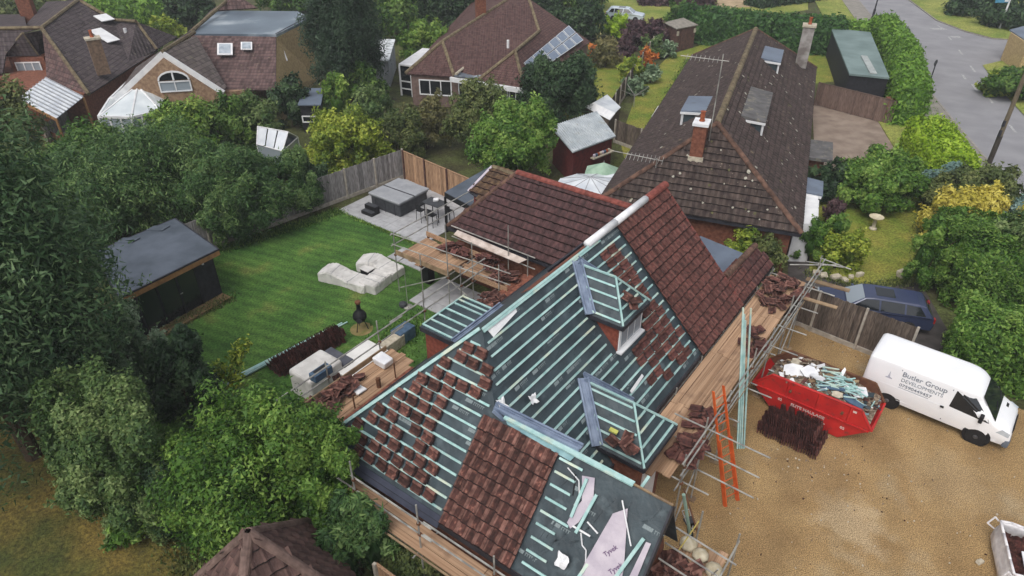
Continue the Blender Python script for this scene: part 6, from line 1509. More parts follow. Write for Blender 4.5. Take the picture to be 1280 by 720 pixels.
# conservatory
cv = thing('conservatory', 'white conservatory with a many-sided glass roof', 'conservatory', G(165, 155))
top_ = G(172, 107, 3.3); top2 = G(182, 98, 3.3)
ring = [G(*q, 2.3) for q in ((212, 117), (201, 138), (164, 147), (123, 146), (137, 124), (165, 97))]
m_cgl = mat('conservatory_roof_glass', S(224, 230, 232), S(202, 210, 214), scale=1, rough=.2, spec=.6)
tops = [top2, top_, top_, top_, top_, top2]
for i in range(5):
    mb = MB(); P = [ring[i], ring[i + 1], tops[i + 1]] + ([tops[i]] if tops[i] is not tops[i + 1] else []); mb.slab(P, .04); mb.build('roof_pane', m_cgl, cv)
for i in range(6):
    mb = MB(); mb.tube(tops[i], ring[i], .07, 5); mb.build('rafter', m_white, cv)
    if i < 5:
        mb = MB(); mb.bar(ring[i], ring[i + 1], .12, .16); mb.build('eave_beam', m_white, cv)
        a, b = ring[i], ring[i + 1]; mb = MB(); mb.quad(Vector((a.x, a.y, 0)), Vector((b.x, b.y, 0)), b, a); mb.build('glazing', m_glassl, cv)
        for f_ in (0, .33, .67): q = a.lerp(b, f_); mb = MB(); mb.bar(Vector((q.x, q.y, 0)), q, .1, .1); mb.build('mullion', m_white, cv)
mb = MB(); mb.tube(top_, top2, .1); mb.build('crest', m_white, cv)
# ------------------------------------------------------------------ large plum roofed house, far left
ha = thing('house', 'large plum-roofed house with brick chimneys and a glazed porch', 'house', G(70, 125))
PA, PB, PC, PD = (52, 35, 5.6), (98, 0, 5.9), (198, 62, 2.5), (111, 118, 2.5)
roof_plane('roof', [PA, PD, PC, (140, 20, 4.6), PB], c_A, ha)
roof_plane('roof', [PA, (56, 66, 4.0), (58, 96, 2.8), (74, 106, 2.6), PD], c_Ared, ha)
roof_plane('roof', [(-60, 37, 5.6), (-60, 95, 2.6), (3, 92, 2.7), (7, 68, 3.9), (29, 41, 5.3), PA], c_A, ha)
roof_plane('roof', [PB, (58, 2, 4.6), (30, 33, 4.6), PA], c_A, ha)
roof_plane('roof', [(-60, 18, 4.4), (30, 18, 4.4), (34, 36, 5.3), (-60, 36, 5.4)], c_A, ha)
roof_plane('roof', [(140, 25, 4.4), (170, 27, 4.6), (196, 62, 2.6), (160, 80, 2.6)], c_A, ha); roof_plane('roof', [(170, 27, 4.6), (222, 46, 2.5), (196, 62, 2.5)], c_A, ha)
for p, q in ((PA, PB), (PA, PD), (PA, (-60, 37, 5.6)), ((170, 27, 4.6), (196, 62, 2.6)), ((140, 25, 4.5), (170, 27, 4.7)), (PB, (140, 24, 4.6))): rline('ridge_tile', p, q, m_ridgeold, ha, .14)
wl_ = [G(*q) for q in (PC, PD)]; q0, q1 = (Vector((p.x, p.y, 0)) for p in wl_); bk = (q0 - q1).normalized(); bn = Vector((-bk.y, bk.x, 0)); bn = bn if bn.x < 0 else -bn
mb = MB(); mb.prism([q0 + bn * .4, q1 + bn * .4, q1 + bn * 14, q0 + bn * 14], 0, 2.5); mb.build('wall', m_brick, ha)
bay = [G(8, 70, 3.6), G(56, 70, 3.6), G(28, 41, 5.2)]
roof_plane('bay_roof', [(5, 70, 3.6), (48, 69, 3.6), (29, 42, 5.3)], c_A, ha); roof_plane('bay_roof', [(29, 42, 5.3), (48, 69, 3.6), (58, 64, 3.6), (50, 38, 5.3)], c_A, ha)
for q in ((48, 69, 3.6), (5, 70, 3.6)): rline('bay_hip', (29, 42, 5.3), q, m_ridgeold, ha, .11)
a_, b_ = G(10, 72, 3.5), G(54, 71, 3.5); d = (b_ - a_); d.z = 0; w = d.length; d.normalize(); n_ = Vector((d.y, -d.x, 0)); c_ = (a_ + b_) / 2
mb = MB(); mb.box(c_ - Z * 1.7 - n_ * 1.0, d * w, n_ * 2.0, Z * 3.4); mb.build('bay_wall', m_brick, ha)
window(ha, c_ - Z * 1.0 + n_ * .02, d, n_, w * .72, 1.3, 2, m_white, m_glassl)
mb = MB(); mb.box(c_ - Z * 1.8 + n_ * .1, d * (w * 1.0), n_ * .2, Z * .16); mb.build('sill', m_white, ha)
chimney(ha, G(122, 68, 4.4), .9, .7, 3.0, 5.5, .6, mat('grey_brown_brick', S(136, 112, 92), S(104, 86, 72), scale=6, rough=.9), 1, None, m_stone); chimney(ha, G(34, 12, 5.0), 1.1, .8, 3.4, 6.6, .2, m_brick, 1)
for p, q in (((119, 38, 4.4), (143, 53, 3.7)), ((125, 20, 4.9), (136, 27, 4.6))):
    a_, b_ = G(*p), G(*q); dd = (b_ - a_); sd = dd.cross(Z).normalized() * .55; mb = MB(); mb.slab([a_ - sd + Z * .12, b_ - sd + Z * .12, b_ + sd + Z * .12, a_ + sd + Z * .12], .06); mb.build('skylight', m_white, ha)
for k in range(2): mb = MB(); q = G(172 + 12 * k, 73 - 3 * k, 1.9); window(ha, q, (1, .3, 0), (.3, -1, 0), 1.2, .9, 0)
mb = MB(); q = G(158, 43, 3.8); mb.tube(q, q + Z * .5, .14); mb.build('roof_vent', m_white, ha)
vr = thing('veranda', 'white polycarbonate veranda roof on the far left house', 'veranda', G(65, 160))
vp_ = [G(57, 97, 3.0), G(104, 121, 2.6), G(70, 148, 2.2), G(22, 123, 2.5)]
for i in range(9):
    a0, a1 = i / 9 + .006, (i + 1) / 9 - .006; P = [vp_[0].lerp(vp_[3], a0), vp_[1].lerp(vp_[2], a0), vp_[1].lerp(vp_[2], a1), vp_[0].lerp(vp_[3], a1)]
    mb = MB(); mb.slab(P, .04); mb.build('roof_sheet', m_tarp, vr)
    mb = MB(); mb.bar(vp_[0].lerp(vp_[3], a0) + Z * .03, vp_[1].lerp(vp_[2], a0) + Z * .03, .07, .07); mb.build('glazing_bar', m_hot, vr)
for q in vp_: mb = MB(); mb.bar(Vector((q.x, q.y, 0)), q - Z * .05, .12, .12); mb.build('post', m_tanwood, vr)
a_, b_ = vp_[3], vp_[2]; mb = MB(); mb.bar(a_ - Z * .1, b_ - Z * .1, .1, .2); mb.build('beam', m_tanwood, vr)
a0_, b0_ = Vector((a_.x, a_.y, 0)), Vector((b_.x, b_.y, 0)); mb = MB(); mb.quad(a0_, b0_, b0_ + Z * .9, a0_ + Z * .9); mb.build('low_wall', m_brick, vr)
# ------------------------------------------------------------------ sheds, greenhouse, summerhouse
def shed(name, label, cat, q, z0, m_roof, m_wall, zr=None, th=.08, parts=None):
    """roof outline in photo points (x, y, z); walls follow it"""
    P = [G(*p) for p in q]; t = thing(name, label, cat, (sum((p.x for p in P)) / len(P), sum((p.y for p in P)) / len(P), 0))
    mb = MB(); mb.slab(P, th); mb.build('roof', m_roof, t)
    F = [Vector((p.x, p.y, 0)) for p in P]; c = sum(F, Vector()) / len(F); F2 = [p + (c - p).normalized() * .22 for p in F]
    k = len(F2); mb = MB(); vs = F2 + [Vector((p.x, p.y, P[i].z - th * .6)) for i, p in enumerate(F2)]
    mb.add(vs, [(i, (i + 1) % k, k + (i + 1) % k, k + i) for i in range(k)]); mb.build('wall', m_wall, t)
    return t, P, F2
m_snowy = mat('lichened_white_roof', S(222, 226, 228), S(140, 146, 146), scale=2.2, rough=.7, contrast=(.38, .52), detail=8)
t, P, F2 = shed('shed', 'pale metal shed with a speckled white roof under the dark tree', 'shed', ((452, 75, 2.2), (486, 76, 2.2), (494, 49, 2.5), (450, 48, 2.5)), 0, m_snowy, mat('pale_metal_wall', S(176, 180, 184), S(156, 160, 166), scale=1))
for i in range(7):
    q = F2[1].lerp(F2[2], (i + .5) / 7); mb = MB(); mb.box(q + Z * 1.1, Vector((.05, 0, 0)), Vector((0, .05, 0)), Z * 2.1); mb.build('wall_rib', m_tarp, t)
t, P, F2 = shed('shed', 'small dark felt-roofed shed among the shrubs', 'shed', ((372, 131, 2.1), (401, 131, 2.1), (405, 110, 2.3), (380, 110, 2.3)), 0, m_flatgrey, m_blackwood)
d = (F2[1] - F2[0]).normalized(); window(t, F2[0].lerp(F2[1], .5) + Z * 1.0, d, Vector((d.y, -d.x, 0)), 1.4, .5, 0)
# greenhouse
gh = thing('greenhouse', 'aluminium greenhouse with a white glazed roof behind the shrubs', 'greenhouse', G(345, 192))
ga, gb, gc_, gd_ = G(321, 180, 1.5), G(353, 189, 1.5), G(360, 165, 2.3), G(322, 158, 2.3)
ge, gf = ga + (gd_ - ga) * 2, gb + (gc_ - gb) * 2; ge.z = gf.z = 1.5
for i in range(3):
    for (p, q, r, s_) in ((ga, gb, gc_, gd_), (ge, gf, gc_, gd_)):
        a0, a1 = i / 3 + .02, (i + 1) / 3 - .02; mb = MB(); mb.slab([p.lerp(q, a0), p.lerp(q, a1), s_.lerp(r, a1), s_.lerp(r, a0)], .02); mb.build('roof_pane', m_tarp, gh)
for p, q in ((ga, gb), (gb, gc_), (gc_, gd_), (gd_, ga), (gb, gf), (gc_, gf), (ge, gf), (ge, gd_)): mb = MB(); mb.tube(p, q, .04, 5); mb.build('frame_bar', m_white, gh)
for p in (ga, gb, gf, ge): mb = MB(); mb.tube(Vector((p.x, p.y, 0)), p, .04, 5); mb.build('frame_post', m_white, gh)
for p, q in ((ga, gb), (gb, gf), (gf, ge), (ge, ga)):
    a, b = Vector((p.x, p.y, 0)), Vector((q.x, q.y, 0)); mb = MB(); mb.quad(a, b, q, p); mb.build('wall_pane', m_glassl, gh)
lump('red_can', G(364, 192), (.3, .3, .7), m_redplas, 'red can standing at the greenhouse door', 'can', 0, .01, .05)
# red summerhouse with corrugated roof
t, P, F2 = shed('summerhouse', 'dark red summerhouse under a corrugated metal roof', 'summerhouse', ((688, 158, 2.5), (716, 190, 2.2), (770, 170, 2.2), (746, 139, 2.6)), 0, m_corr, m_redwood)
for i in range(22):
    f_ = (i + .5) / 22; a, b = P[0].lerp(P[3], f_), P[1].lerp(P[2], f_); mb = MB(); mb.tube(a + Z * .0, b + Z * .0, .05, 6); mb.build('corrugation', m_corr, t)
d = (F2[2] - F2[1]).normalized(); n_ = Vector((d.y, -d.x, 0))
mb = MB(); mb.box(F2[1].lerp(F2[2], .68) + n_ * .25 + Z * 1.35, d * 1.9, n_ * .3, Z * .08); mb.build('shelf', m_stone, t)
for i in range(8): props((lambda mb: (mb.lathe(F2[1].lerp(F2[2], .46 + .055 * i) + n_ * .25 + Z * 1.40, [(.07, 0), (.09, .06), (.09, .16), (.04, .2)], 8), mb.build('flower_pot', (m_pale, m_bluescrap, m_terra, m_stone)[i % 4]))[1])(MB()), ('pot at the left end of the summerhouse shelf', 'second pot from the left on the summerhouse shelf', 'third pot from the left on the summerhouse shelf', 'fourth pot from the left on the summerhouse shelf', 'fourth pot from the right on the summerhouse shelf', 'third pot from the right on the summerhouse shelf', 'second pot from the right on the summerhouse shelf', 'pot at the right end of the summerhouse shelf')[i], 'pot', 'pots on the summerhouse shelf')
cf = thing('cold_frame', 'ridged clear-roofed frame behind the red summerhouse', 'cold frame', G(752, 150))
a, b, c, d_, e, f = G(728, 137, 1.9), G(757, 150, 1.6), G(776, 138, 1.6), G(760, 118, 1.7), G(741, 135, 2.2), G(763, 135, 2.2)
mb = MB(); mb.slab([G(730, 133, 1.7), G(762, 150, 1.7), G(769, 141, 2.1), G(742, 128, 2.1)], .05); mb.build('roof_pane', m_whiteplas, cf)
mb = MB(); mb.slab([G(742, 128, 2.1), G(769, 141, 2.1), G(776, 134, 1.8), G(759, 118, 1.8)], .05); mb.build('roof_pane', m_tarp, cf)
mb = MB(); mb.prism([Vector((p.x, p.y, 0)) for p in (G(731, 133, 1.7), G(761, 149, 1.7), G(775, 134, 1.8), G(758, 119, 1.8))], 0, 1.6); mb.build('wall', m_fence, cf)
pg = thing('parasol', 'pale green garden parasol beside the summerhouse', 'parasol', G(757, 232))
pc_ = G(755, 203, 2.45); rim_ = [pc_ + Vector((1.15 * math.cos(k * math.pi / 3 + .3), 1.15 * math.sin(k * math.pi / 3 + .3), -.55)) for k in range(6)]
for k in range(6): mb = MB(); mb.slab([pc_, rim_[k], rim_[(k + 1) % 6]], .015); mb.build('canopy_panel', m_greenfab, pg)
mb = MB(); mb.tube(Vector((pc_.x, pc_.y, 0)), pc_ + Z * .1, .025); mb.build('pole', m_steel, pg)
aw = thing('awning', 'white fan-shaped canvas awning behind the rear roof ridge', 'awning', G(745, 262))
ac = G(738, 221, 2.6); rim_ = [ac + Vector((1.9 * math.cos(f_), 1.7 * math.sin(f_), -.55)) for f_ in [2 * math.pi * k / 10 for k in range(10)]]
for k in range(10): mb = MB(); mb.slab([ac, rim_[k], rim_[(k + 1) % 10]], .015); mb.build('canopy_panel', m_tarp, aw)
for k in range(10): mb = MB(); mb.tube(ac, rim_[k] + Z * .01, .02, 5); mb.build('rib', m_hot, aw)
mb = MB(); mb.tube(Vector((ac.x, ac.y, 0)), ac, .03); mb.build('pole', m_steel, aw)
o = crumple('clear_sheet', G(775, 238, 1.6), 2.2, m_tarp, None, 21); props(o, 'crumpled clear sheeting beside the white awning', 'plastic sheet')
mb = MB(); mb.slab([G(765, 246, 1.9), G(795, 247, 1.9), G(790, 256, 1.9), G(768, 258, 1.9)], .04); props(mb.build('roofing_sheet', m_whiteplas), 'flat white panel between the awning and the re-roofed ridge', 'panel')
# brown garden shed by the big hedge
t, P, F2 = shed('shed', 'brown timber shed with a pale ridged roof against the tall hedge', 'shed', ((830, 28, 2.4), (846, 36, 2.2), (873, 31, 2.2), (854, 22, 2.5)), 0, mat('pale_shed_roof', S(152, 146, 136), S(126, 120, 112), scale=3), m_brownwood)
d = (F2[2] - F2[1]).normalized(); n_ = Vector((d.y, -d.x, 0))
mb = MB(); mb.box(F2[1].lerp(F2[2], .4) + n_ * .03 + Z * 1.0, d * .9, n_ * .05, Z * 1.9); mb.build('door', m_brownwood, t)
for f_ in (.05, .95): mb = MB(); mb.box(F2[1].lerp(F2[2], f_) + n_ * .06 + Z * 1.7, d * .25, n_ * .08, Z * .4); mb.build('wall_box', m_stone, t)
cl = thing('clothes_airer', 'rotary clothes airer folded open on the narrow lawn', 'clothes airer', G(792, 135))
c = G(792, 134); mb = MB(); mb.tube(c, c + Z * 1.1, .03); mb.build('post', m_steel, cl)
for k in range(4): f_ = .4 + k * 1.57; mb = MB(); mb.tube(c + Z * .9, c + Vector((1.25 * math.cos(f_), 1.25 * math.sin(f_), 1.5)), .02, 5); mb.build('arm', m_steel, cl)
# garage roof at the bottom edge
gt = thing('garage', 'hip roofed garage with old brown tiles at the bottom edge', 'garage', (-6.2, 10.0, 0))
ap = G(311, 667, 4.6); ang0 = R(40); hw_ = 2.05
cr = [Vector((ap.x, ap.y, 0)) + Vector((hw_ * math.sqrt(2) * math.cos(ang0 + R(45 + 90 * k)), hw_ * math.sqrt(2) * math.sin(ang0 + R(45 + 90 * k)), 1.3)) for k in range(4)]
mb = MB()
for k in range(4): mb.quad(cr[k], cr[(k + 1) % 4], ap)
mb.build('roof', m_tilegar, gt)
sp_all = []
for k in range(4):
    a, b = cr[k], cr[(k + 1) % 4]; al = (b - a).normalized(); md = (a + b) / 2; s_ = Slope(a, al, ap - md); sp_all += tile_spots(s_, [s_.uv(a), s_.uv(b), s_.uv(ap)], h=.01)
sp_all.sort(key=lambda M: (PR(M.translation)[1] > 800, (M.translation - camv).length))
for M in sp_all[:300]: inst('roof_tile', me_tileg, M, gt)
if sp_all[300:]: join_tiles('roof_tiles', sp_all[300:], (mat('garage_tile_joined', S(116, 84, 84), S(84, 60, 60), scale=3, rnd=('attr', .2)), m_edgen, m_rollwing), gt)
for k in range(4): ridge_caps(cr[k], ap, mat('pale_hip_tile', S(124, 102, 94), S(94, 76, 70), scale=6, rnd=('object', .15)), gt, r=.13, step=.45)
mb = MB(); cen = Vector((ap.x, ap.y, 0)); mb.prism([cen + (Vector((p.x, p.y, 0)) - cen) * .93 for p in cr], 0, 1.3); mb.build('wall', m_brick, gt)
# ------------------------------------------------------------------ front garden pieces and street furniture
bb = thing('bird_bath', 'pale stone bird bath on the front lawn', 'bird bath', G(1091, 286))
c = G(1091, 286); mb = MB(); mb.lathe(c, [(.2, 0), (.2, .06), (.1, .12), (.09, .55), (.14, .62)], 12); mb.build('pedestal', m_stone, bb)
mb = MB(); mb.lathe(c, [(.12, .62), (.36, .70), (.38, .75), (.33, .75), (.1, .69)], 14); mb.build('bowl', mat('pale_bowl', S(226, 214, 186), S(200, 186, 158), scale=5), bb)
rr = random.Random(5)
for i, (x, y) in enumerate(((1020, 343), (1030, 345), (1044, 348), (1056, 351), (1063, 347), (1074, 345))):
    lump('rockery_stone', G(x, y) - Z * .03, (rr.uniform(.25, .45), rr.uniform(.2, .35), rr.uniform(.15, .25)), m_stone, ('leftmost rockery stone below the yellow shrub', 'second rockery stone from the left below the yellow shrub', 'broad rockery stone in the middle of the bed edge', 'rockery stone beside the lawn corner of the bed', 'pale rockery stone just above the bed corner', 'rightmost rockery stone below the yellow shrub')[i], 'stone', rr.uniform(0, 3), .05, .05, 'stones edging the front bed')
lump('stone_block', G(1128, 345), (.6, .4, .3), m_stone, 'mossy stone block at the foot of the big hedge', 'stone', .5, .05, .05)
pt_ = thing('plant_pot', 'dark glazed plant pot near the bungalow porch', 'plant pot', G(1046, 276))
mb = MB(); mb.lathe(G(1046, 276), [(.16, 0), (.26, .2), (.27, .38), (.22, .42)], 12); mb.build('bowl', m_hotcab, pt_)
tp = thing('telegraph_pole', 'weathered timber telegraph pole beside the road', 'telegraph pole', G(1230, 218))
c = G(1230, 219); mb = MB(); mb.tube(c, c + Z * 9.0, .15, 10, .11); mb.build('shaft', m_woodpole, tp)
mb = MB(); mb.tube(c + Z * 0, c + Z * 2.6, .155, 10); mb.build('dark_base', mat('tarred_timber', S(70, 64, 58)), tp)
for z in (2.8, 3.4): mb = MB(); mb.box(c + Z * z + Vector((-.15, -.1, 0)), Vector((.14, 0, 0)), Vector((0, .1, 0)), Z * .35); mb.build('plate', m_dark, tp)
lp = thing('lamp_post', 'dark lamp post on the far pavement at the top edge', 'lamp post', G(1090, 26)); c = G(1090, 25)
mb = MB(); mb.tube(c, c + Z * 6, .09, 8, .06); mb.build('shaft', m_dark, lp); mb = MB(); mb.tube(c, c + Z * 1.2, .14, 8); mb.build('base', m_dark, lp)
mb = MB(); mb.tube(c + Z * 6, c + Z * 6.3 + Vector((.9, .2, 0)), .04); mb.build('arm', m_dark, lp); mb = MB(); mb.box(c + Z * 6.32 + Vector((1.1, .24, 0)), Vector((.6, .1, 0)), Vector((0, .22, 0)), Z * .12); mb.build('lamp_head', m_steel, lp)
rsn = thing('road_sign', 'small round sign on a dark post at the road edge', 'road sign', G(1159, 112)); c = G(1159, 112)
mb = MB(); mb.tube(c, c + Z * 2.1, .045); mb.build('post', m_dark, rsn); mb = MB(); mb.lathe(c + Z * 2.2 + Vector((0, .03, 0)), [(.26, 0), (.26, .02)], 14, (-.6, .8, 0)); mb.build('plate', m_hotcab, rsn)
bs = thing('bus_stop_sign', 'white post with a blue flag sign on the far verge', 'sign', G(1250, 36)); c = G(1249, 36)
mb = MB(); mb.tube(c, c + Z * 3.4, .09, 8); mb.build('post', m_white, bs); mb = MB(); mb.box(c + Z * 3.0 + Vector((-.8, 0, 0)), Vector((1.5, .1, 0)), Vector((0, .06, 0)), Z * .6); mb.build('plate', m_bluesign, bs)
mb = MB(); mb.box(c + Z * 3.0 + Vector((-.35, -.04, 0)), Vector((.4, .0, 0)), Vector((0, .02, 0)), Z * .4); mb.build('panel', m_white, bs)
bn_ = thing('bench', 'pale wooden bench on the far verge beside the blue sign', 'bench', G(1240, 34)); c = G(1240, 33)
mb = MB(); mb.box(c + Z * .45, Vector((1.5, -.4, 0)), Vector((.1, .4, 0)), Z * .05); mb.build('seat', m_boardold, bn_); mb = MB(); mb.box(c + Z * .75 + Vector((.1, .2, 0)), Vector((1.5, -.4, 0)), Vector((.02, .05, 0)), Z * .35); mb.build('backrest', m_boardold, bn_)
for s_ in (-.6, .6): mb = MB(); mb.box(c + Z * .22 + Vector((s_, -.16 * s_ / .6, 0)), Vector((.08, 0, 0)), Vector((0, .4, 0)), Z * .44); mb.build('leg', m_boardold, bn_)
cb_ = thing('outbuilding', 'grey roofed outbuilding at the right edge of the road', 'outbuilding', G(1275, 75))
mb = MB(); mb.slab([G(1262, 37, 2.6), G(1285, 52, 2.6), G(1340, 48, 2.9), G(1330, 20, 2.9)], .12); mb.build('roof', m_flatgrey, cb_)
mb = MB(); q = [G(1264, 39, 2.6), G(1286, 54, 2.6), G(1335, 50, 2.6), G(1325, 24, 2.6)]; mb.prism([Vector((p.x, p.y, 0)) for p in q], 0, 2.5); mb.build('wall', m_tan, cb_)
wb = thing('gate_post', 'dark post where the brown fence meets the hedge', 'post', G(1108, 152)); mb = MB(); mb.box(G(1106, 152) + Z * .9, Vector((.6, 0, 0)), Vector((0, .6, 0)), Z * 1.8); mb.build('post', m_brick, wb)
# ------------------------------------------------------------------ plants: crowns of many small leaves on real clumps
LM = {
 'willow': (leafmat('leaf_dark_willow', S(44, 70, 46), S(74, 104, 66), S(118, 142, 98)), .27, .07, .28, .3),
 'bamboo': (leafmat('leaf_bamboo', S(46, 76, 44), S(80, 114, 62), S(128, 154, 92)), .24, .06, .26, .3),
 'dark': (leafmat('leaf_dark_green', S(30, 52, 34), S(54, 80, 50), S(92, 118, 76)), .16, .09, .28, 0),
 'conifer': (leafmat('leaf_conifer', S(34, 54, 40), S(54, 78, 56), S(84, 106, 80)), .2, .05, .26, .3),
 'green': (leafmat('leaf_green', S(46, 80, 34), S(82, 118, 48), S(132, 160, 80)), .15, .09, .28, 0),
 'bright': (leafmat('leaf_bright_green', S(54, 88, 34), S(98, 138, 54), S(156, 184, 92)), .15, .09, .26, 0),
 'laurel': (leafmat('leaf_laurel', S(44, 78, 28), S(86, 124, 46), S(140, 170, 80)), .15, .075, .22, .1),
 'lime': (leafmat('leaf_lime', S(84, 112, 40), S(138, 158, 54), S(192, 200, 84)), .15, .09, .30, 0),
 'olive': (leafmat('leaf_olive', S(66, 82, 44), S(98, 112, 62), S(138, 144, 88)), .13, .07, .28, 0),
 'brownish': (leafmat('leaf_brownish', S(86, 88, 54), S(116, 114, 72), S(150, 142, 94)), .13, .07, .3, 0),
 'grey': (leafmat('leaf_grey_green', S(84, 110, 80), S(126, 152, 116), S(180, 198, 164)), .12, .08, .28, 0),
 'blue': (leafmat('leaf_blue_green', S(96, 128, 124), S(130, 160, 152), S(164, 190, 182)), .15, .06, .28, 0),
 'yellow': (leafmat('leaf_yellow', S(150, 142, 52), S(204, 190, 76), S(236, 222, 116)), .14, .07, .30, 0),
 'orange': (leafmat('leaf_orange', S(176, 96, 44), S(214, 126, 58), S(232, 158, 86)), .14, .1, .3, 0),
 'purple': (leafmat('leaf_purple', S(66, 48, 54), S(90, 66, 72), S(116, 92, 92)), .13, .08, .3, 0),
 'hedge': (leafmat('leaf_clipped_hedge', S(70, 108, 36), S(106, 148, 50), S(146, 182, 76)), .14, .08, .2, 0),
 'hedgedark': (leafmat('leaf_tall_hedge', S(42, 78, 38), S(66, 106, 50), S(96, 134, 68)), .14, .08, .2, 0),
 'hedgelime': (leafmat('leaf_lime_hedge', S(108, 144, 32), S(152, 186, 44), S(190, 214, 76)), .13, .08, .2, 0),
 'spring': (leafmat('leaf_spring_green', S(66, 102, 38), S(108, 144, 56), S(166, 188, 92)), .14, .085, .26, 0),
 'mixed': (leafmat('leaf_mixed', S(56, 84, 44), S(94, 120, 66), S(146, 164, 104)), .14, .08, .26, 0),
}
NLEAF = [0]
def leaves(pos, nrm, L, W_, droop, rg):
    """pointed leaves; returns verts, triangles"""
    n = len(pos)
    a = rg.normal(size=(n, 3)); a[:, 2] -= droop * 2.0
    a -= nrm * (a * nrm).sum(1, keepdims=True); a /= np.linalg.norm(a, axis=1, keepdims=True) + 1e-9
    b = np.cross(nrm, a)
    s = rg.uniform(.5, 1.45, (n, 1)) * (1 + .5 * (rg.random((n, 1)) < .06)); l = a * (L / 2) * s; w = b * (W_ / 2) * s
    bend = nrm * (L * .12) * s
    V = np.stack([pos - l * .7 - w, pos + l + bend, pos - l * .7 + w * .8 - bend], 1).reshape(-1, 3)
    Fq = np.arange(3 * n).reshape(-1, 3)
    NLEAF[0] += n
    return V, Fq
def crown(c, rad, base_z, sp, rg, density=1.0, clumps=None, shape='dome', maxn=60000, loose=.0):
    c = np.array(c, float); rad = np.array(rad, float); mt, L0, W0, cs, droop = LM[sp]
    dist = np.linalg.norm(c - np.array([0, 0, CAM_H])); k = max(.85, 3.1 * dist / 688 / L0); L, Wd = L0 * k, W0 * k * 1.15
    rm = (rad[0] * rad[1] * rad[2]) ** (1 / 3)
    area = 4 * math.pi * rm * rm
    n = int(min(maxn, density * 3.7 * area / (L * Wd * .5)))
    nc = clumps or int(np.clip(rm * rm * 16, 26, 190))
    d = rg.normal(size=(nc, 3)); d /= np.linalg.norm(d, axis=1, keepdims=True); d[:, 2] = np.where(d[:, 2] < -.75, -d[:, 2], d[:, 2])
    rr = np.where(rg.random(nc) < .78, rg.uniform(.66, .92, nc), rg.uniform(.2, .6, nc)) * rg.uniform(1 - .16 - loose, 1.06 + loose, nc)
    cc = d * rr[:, None]
    if shape == 'cone': cc[:, :2] *= (1.05 - .72 * (cc[:, 2:3] * .5 + .5))
    cr = cs * rg.uniform(.6, 1.25, nc)
    # clumps carry their own tint
    tint = rg.random(nc)
    p = cr ** 2; idx = rg.choice(nc, n, p=p / p.sum())
    u = rg.normal(size=(n, 3)); u /= np.linalg.norm(u, axis=1, keepdims=True)
    u[:, 2] = np.where((u[:, 2] < -.3) & (rg.random(n) < .35), -u[:, 2], u[:, 2])
    rad_l = cr[idx] * np.where(rg.random(n) < .72, rg.uniform(.74, 1.1, n), rg.uniform(.3, 1.5, n))
    pos = cc[idx] + u * rad_l[:, None]
    nr = u * .75 + pos * .35 + rg.normal(size=(n, 3)) * .42 + np.array([0, 0, .15]); nr /= np.linalg.norm(nr, axis=1, keepdims=True)
    pos = c + cc[idx] * rad + (u * rad_l[:, None]) * (.5 * rad + .5 * rm)
    ns = int(26 + nc * .7); nl_ = 9                # loose shoots that break the outline
    di = rg.choice(nc, ns); dv = cc[di] / (np.linalg.norm(cc[di], axis=1, keepdims=True) + 1e-6) + rg.normal(size=(ns, 3)) * .45 + np.array([0, 0, .35]); dv /= np.linalg.norm(dv, axis=1, keepdims=True)
    st = c + cc[di] * rad + dv * cr[di][:, None] * rm * .9; ln_ = rm * rg.uniform(.10, .28, ns)
    tt = np.linspace(0, 1, nl_); sp_ = (st[:, None, :] + dv[:, None, :] * (ln_[:, None] * tt[None])[:, :, None] + rg.normal(0, L * .3, (ns, nl_, 3))).reshape(-1, 3)
    sn_ = rg.normal(size=sp_.shape) + np.array([0, 0, .8]); sn_ /= np.linalg.norm(sn_, axis=1, keepdims=True)
    pos = np.concatenate([pos, sp_]); nr = np.concatenate([nr, sn_]); idx = np.concatenate([idx, np.repeat(di, nl_)])
    keep = pos[:, 2] > base_z + .03
    pos, nr, idx = pos[keep], nr[keep], idx[keep]
    V, Fq = leaves(pos, nr, L, Wd, droop, rg)
    r = np.clip(.5 * tint[idx] + .5 * rg.random(len(pos)) + rg.normal(0, .05, len(pos)), 0, 1)
    # leafy inner mass so that no sky or ground shows straight through the middle
    bm = bmesh.new(); bmesh.ops.create_icosphere(bm, subdivisions=3, radius=1.0)
    cv_ = np.array([v.co[:] for v in bm.verts]); ct = np.array([[v.index for v in f.verts] for f in bm.faces]); bm.free()
    f = .42 + .08 * np.sin(cv_ @ np.array([5.1, 3.3, 4.7]) + rg.uniform(0, 6)) + .06 * np.sin(cv_ @ np.array([-7.3, 9.1, 5.9]))
    if shape == 'cone': cv_[:, :2] *= (1.05 - .72 * (cv_[:, 2:3] * .5 + .5))
    cv_ = c + cv_ * f[:, None] * rad; cv_[:, 2] = np.maximum(cv_[:, 2], base_z + .05)
    IV = cv_[ct].reshape(-1, 3); IF = np.arange(len(IV)).reshape(-1, 3) + len(V)
    return np.concatenate([V, IV]), np.concatenate([Fq, IF]), np.concatenate([r, np.full(len(IF), .22)]), mt
def put_crown(name, parent, parts):
    V = np.concatenate([p[0] for p in parts]); off = 0; Fs = []
    for p in parts: Fs.append(p[1] + off); off += len(p[0])
    r = np.concatenate([p[2] for p in parts]); c = (V.min(0) + V.max(0)) / 2
    me = raw_mesh(name, V - c, np.concatenate(Fs), parts[0][3], r)
    o = link(bpy.data.objects.new(name, me)); place(o, c, parent); return o
SEED = [100]
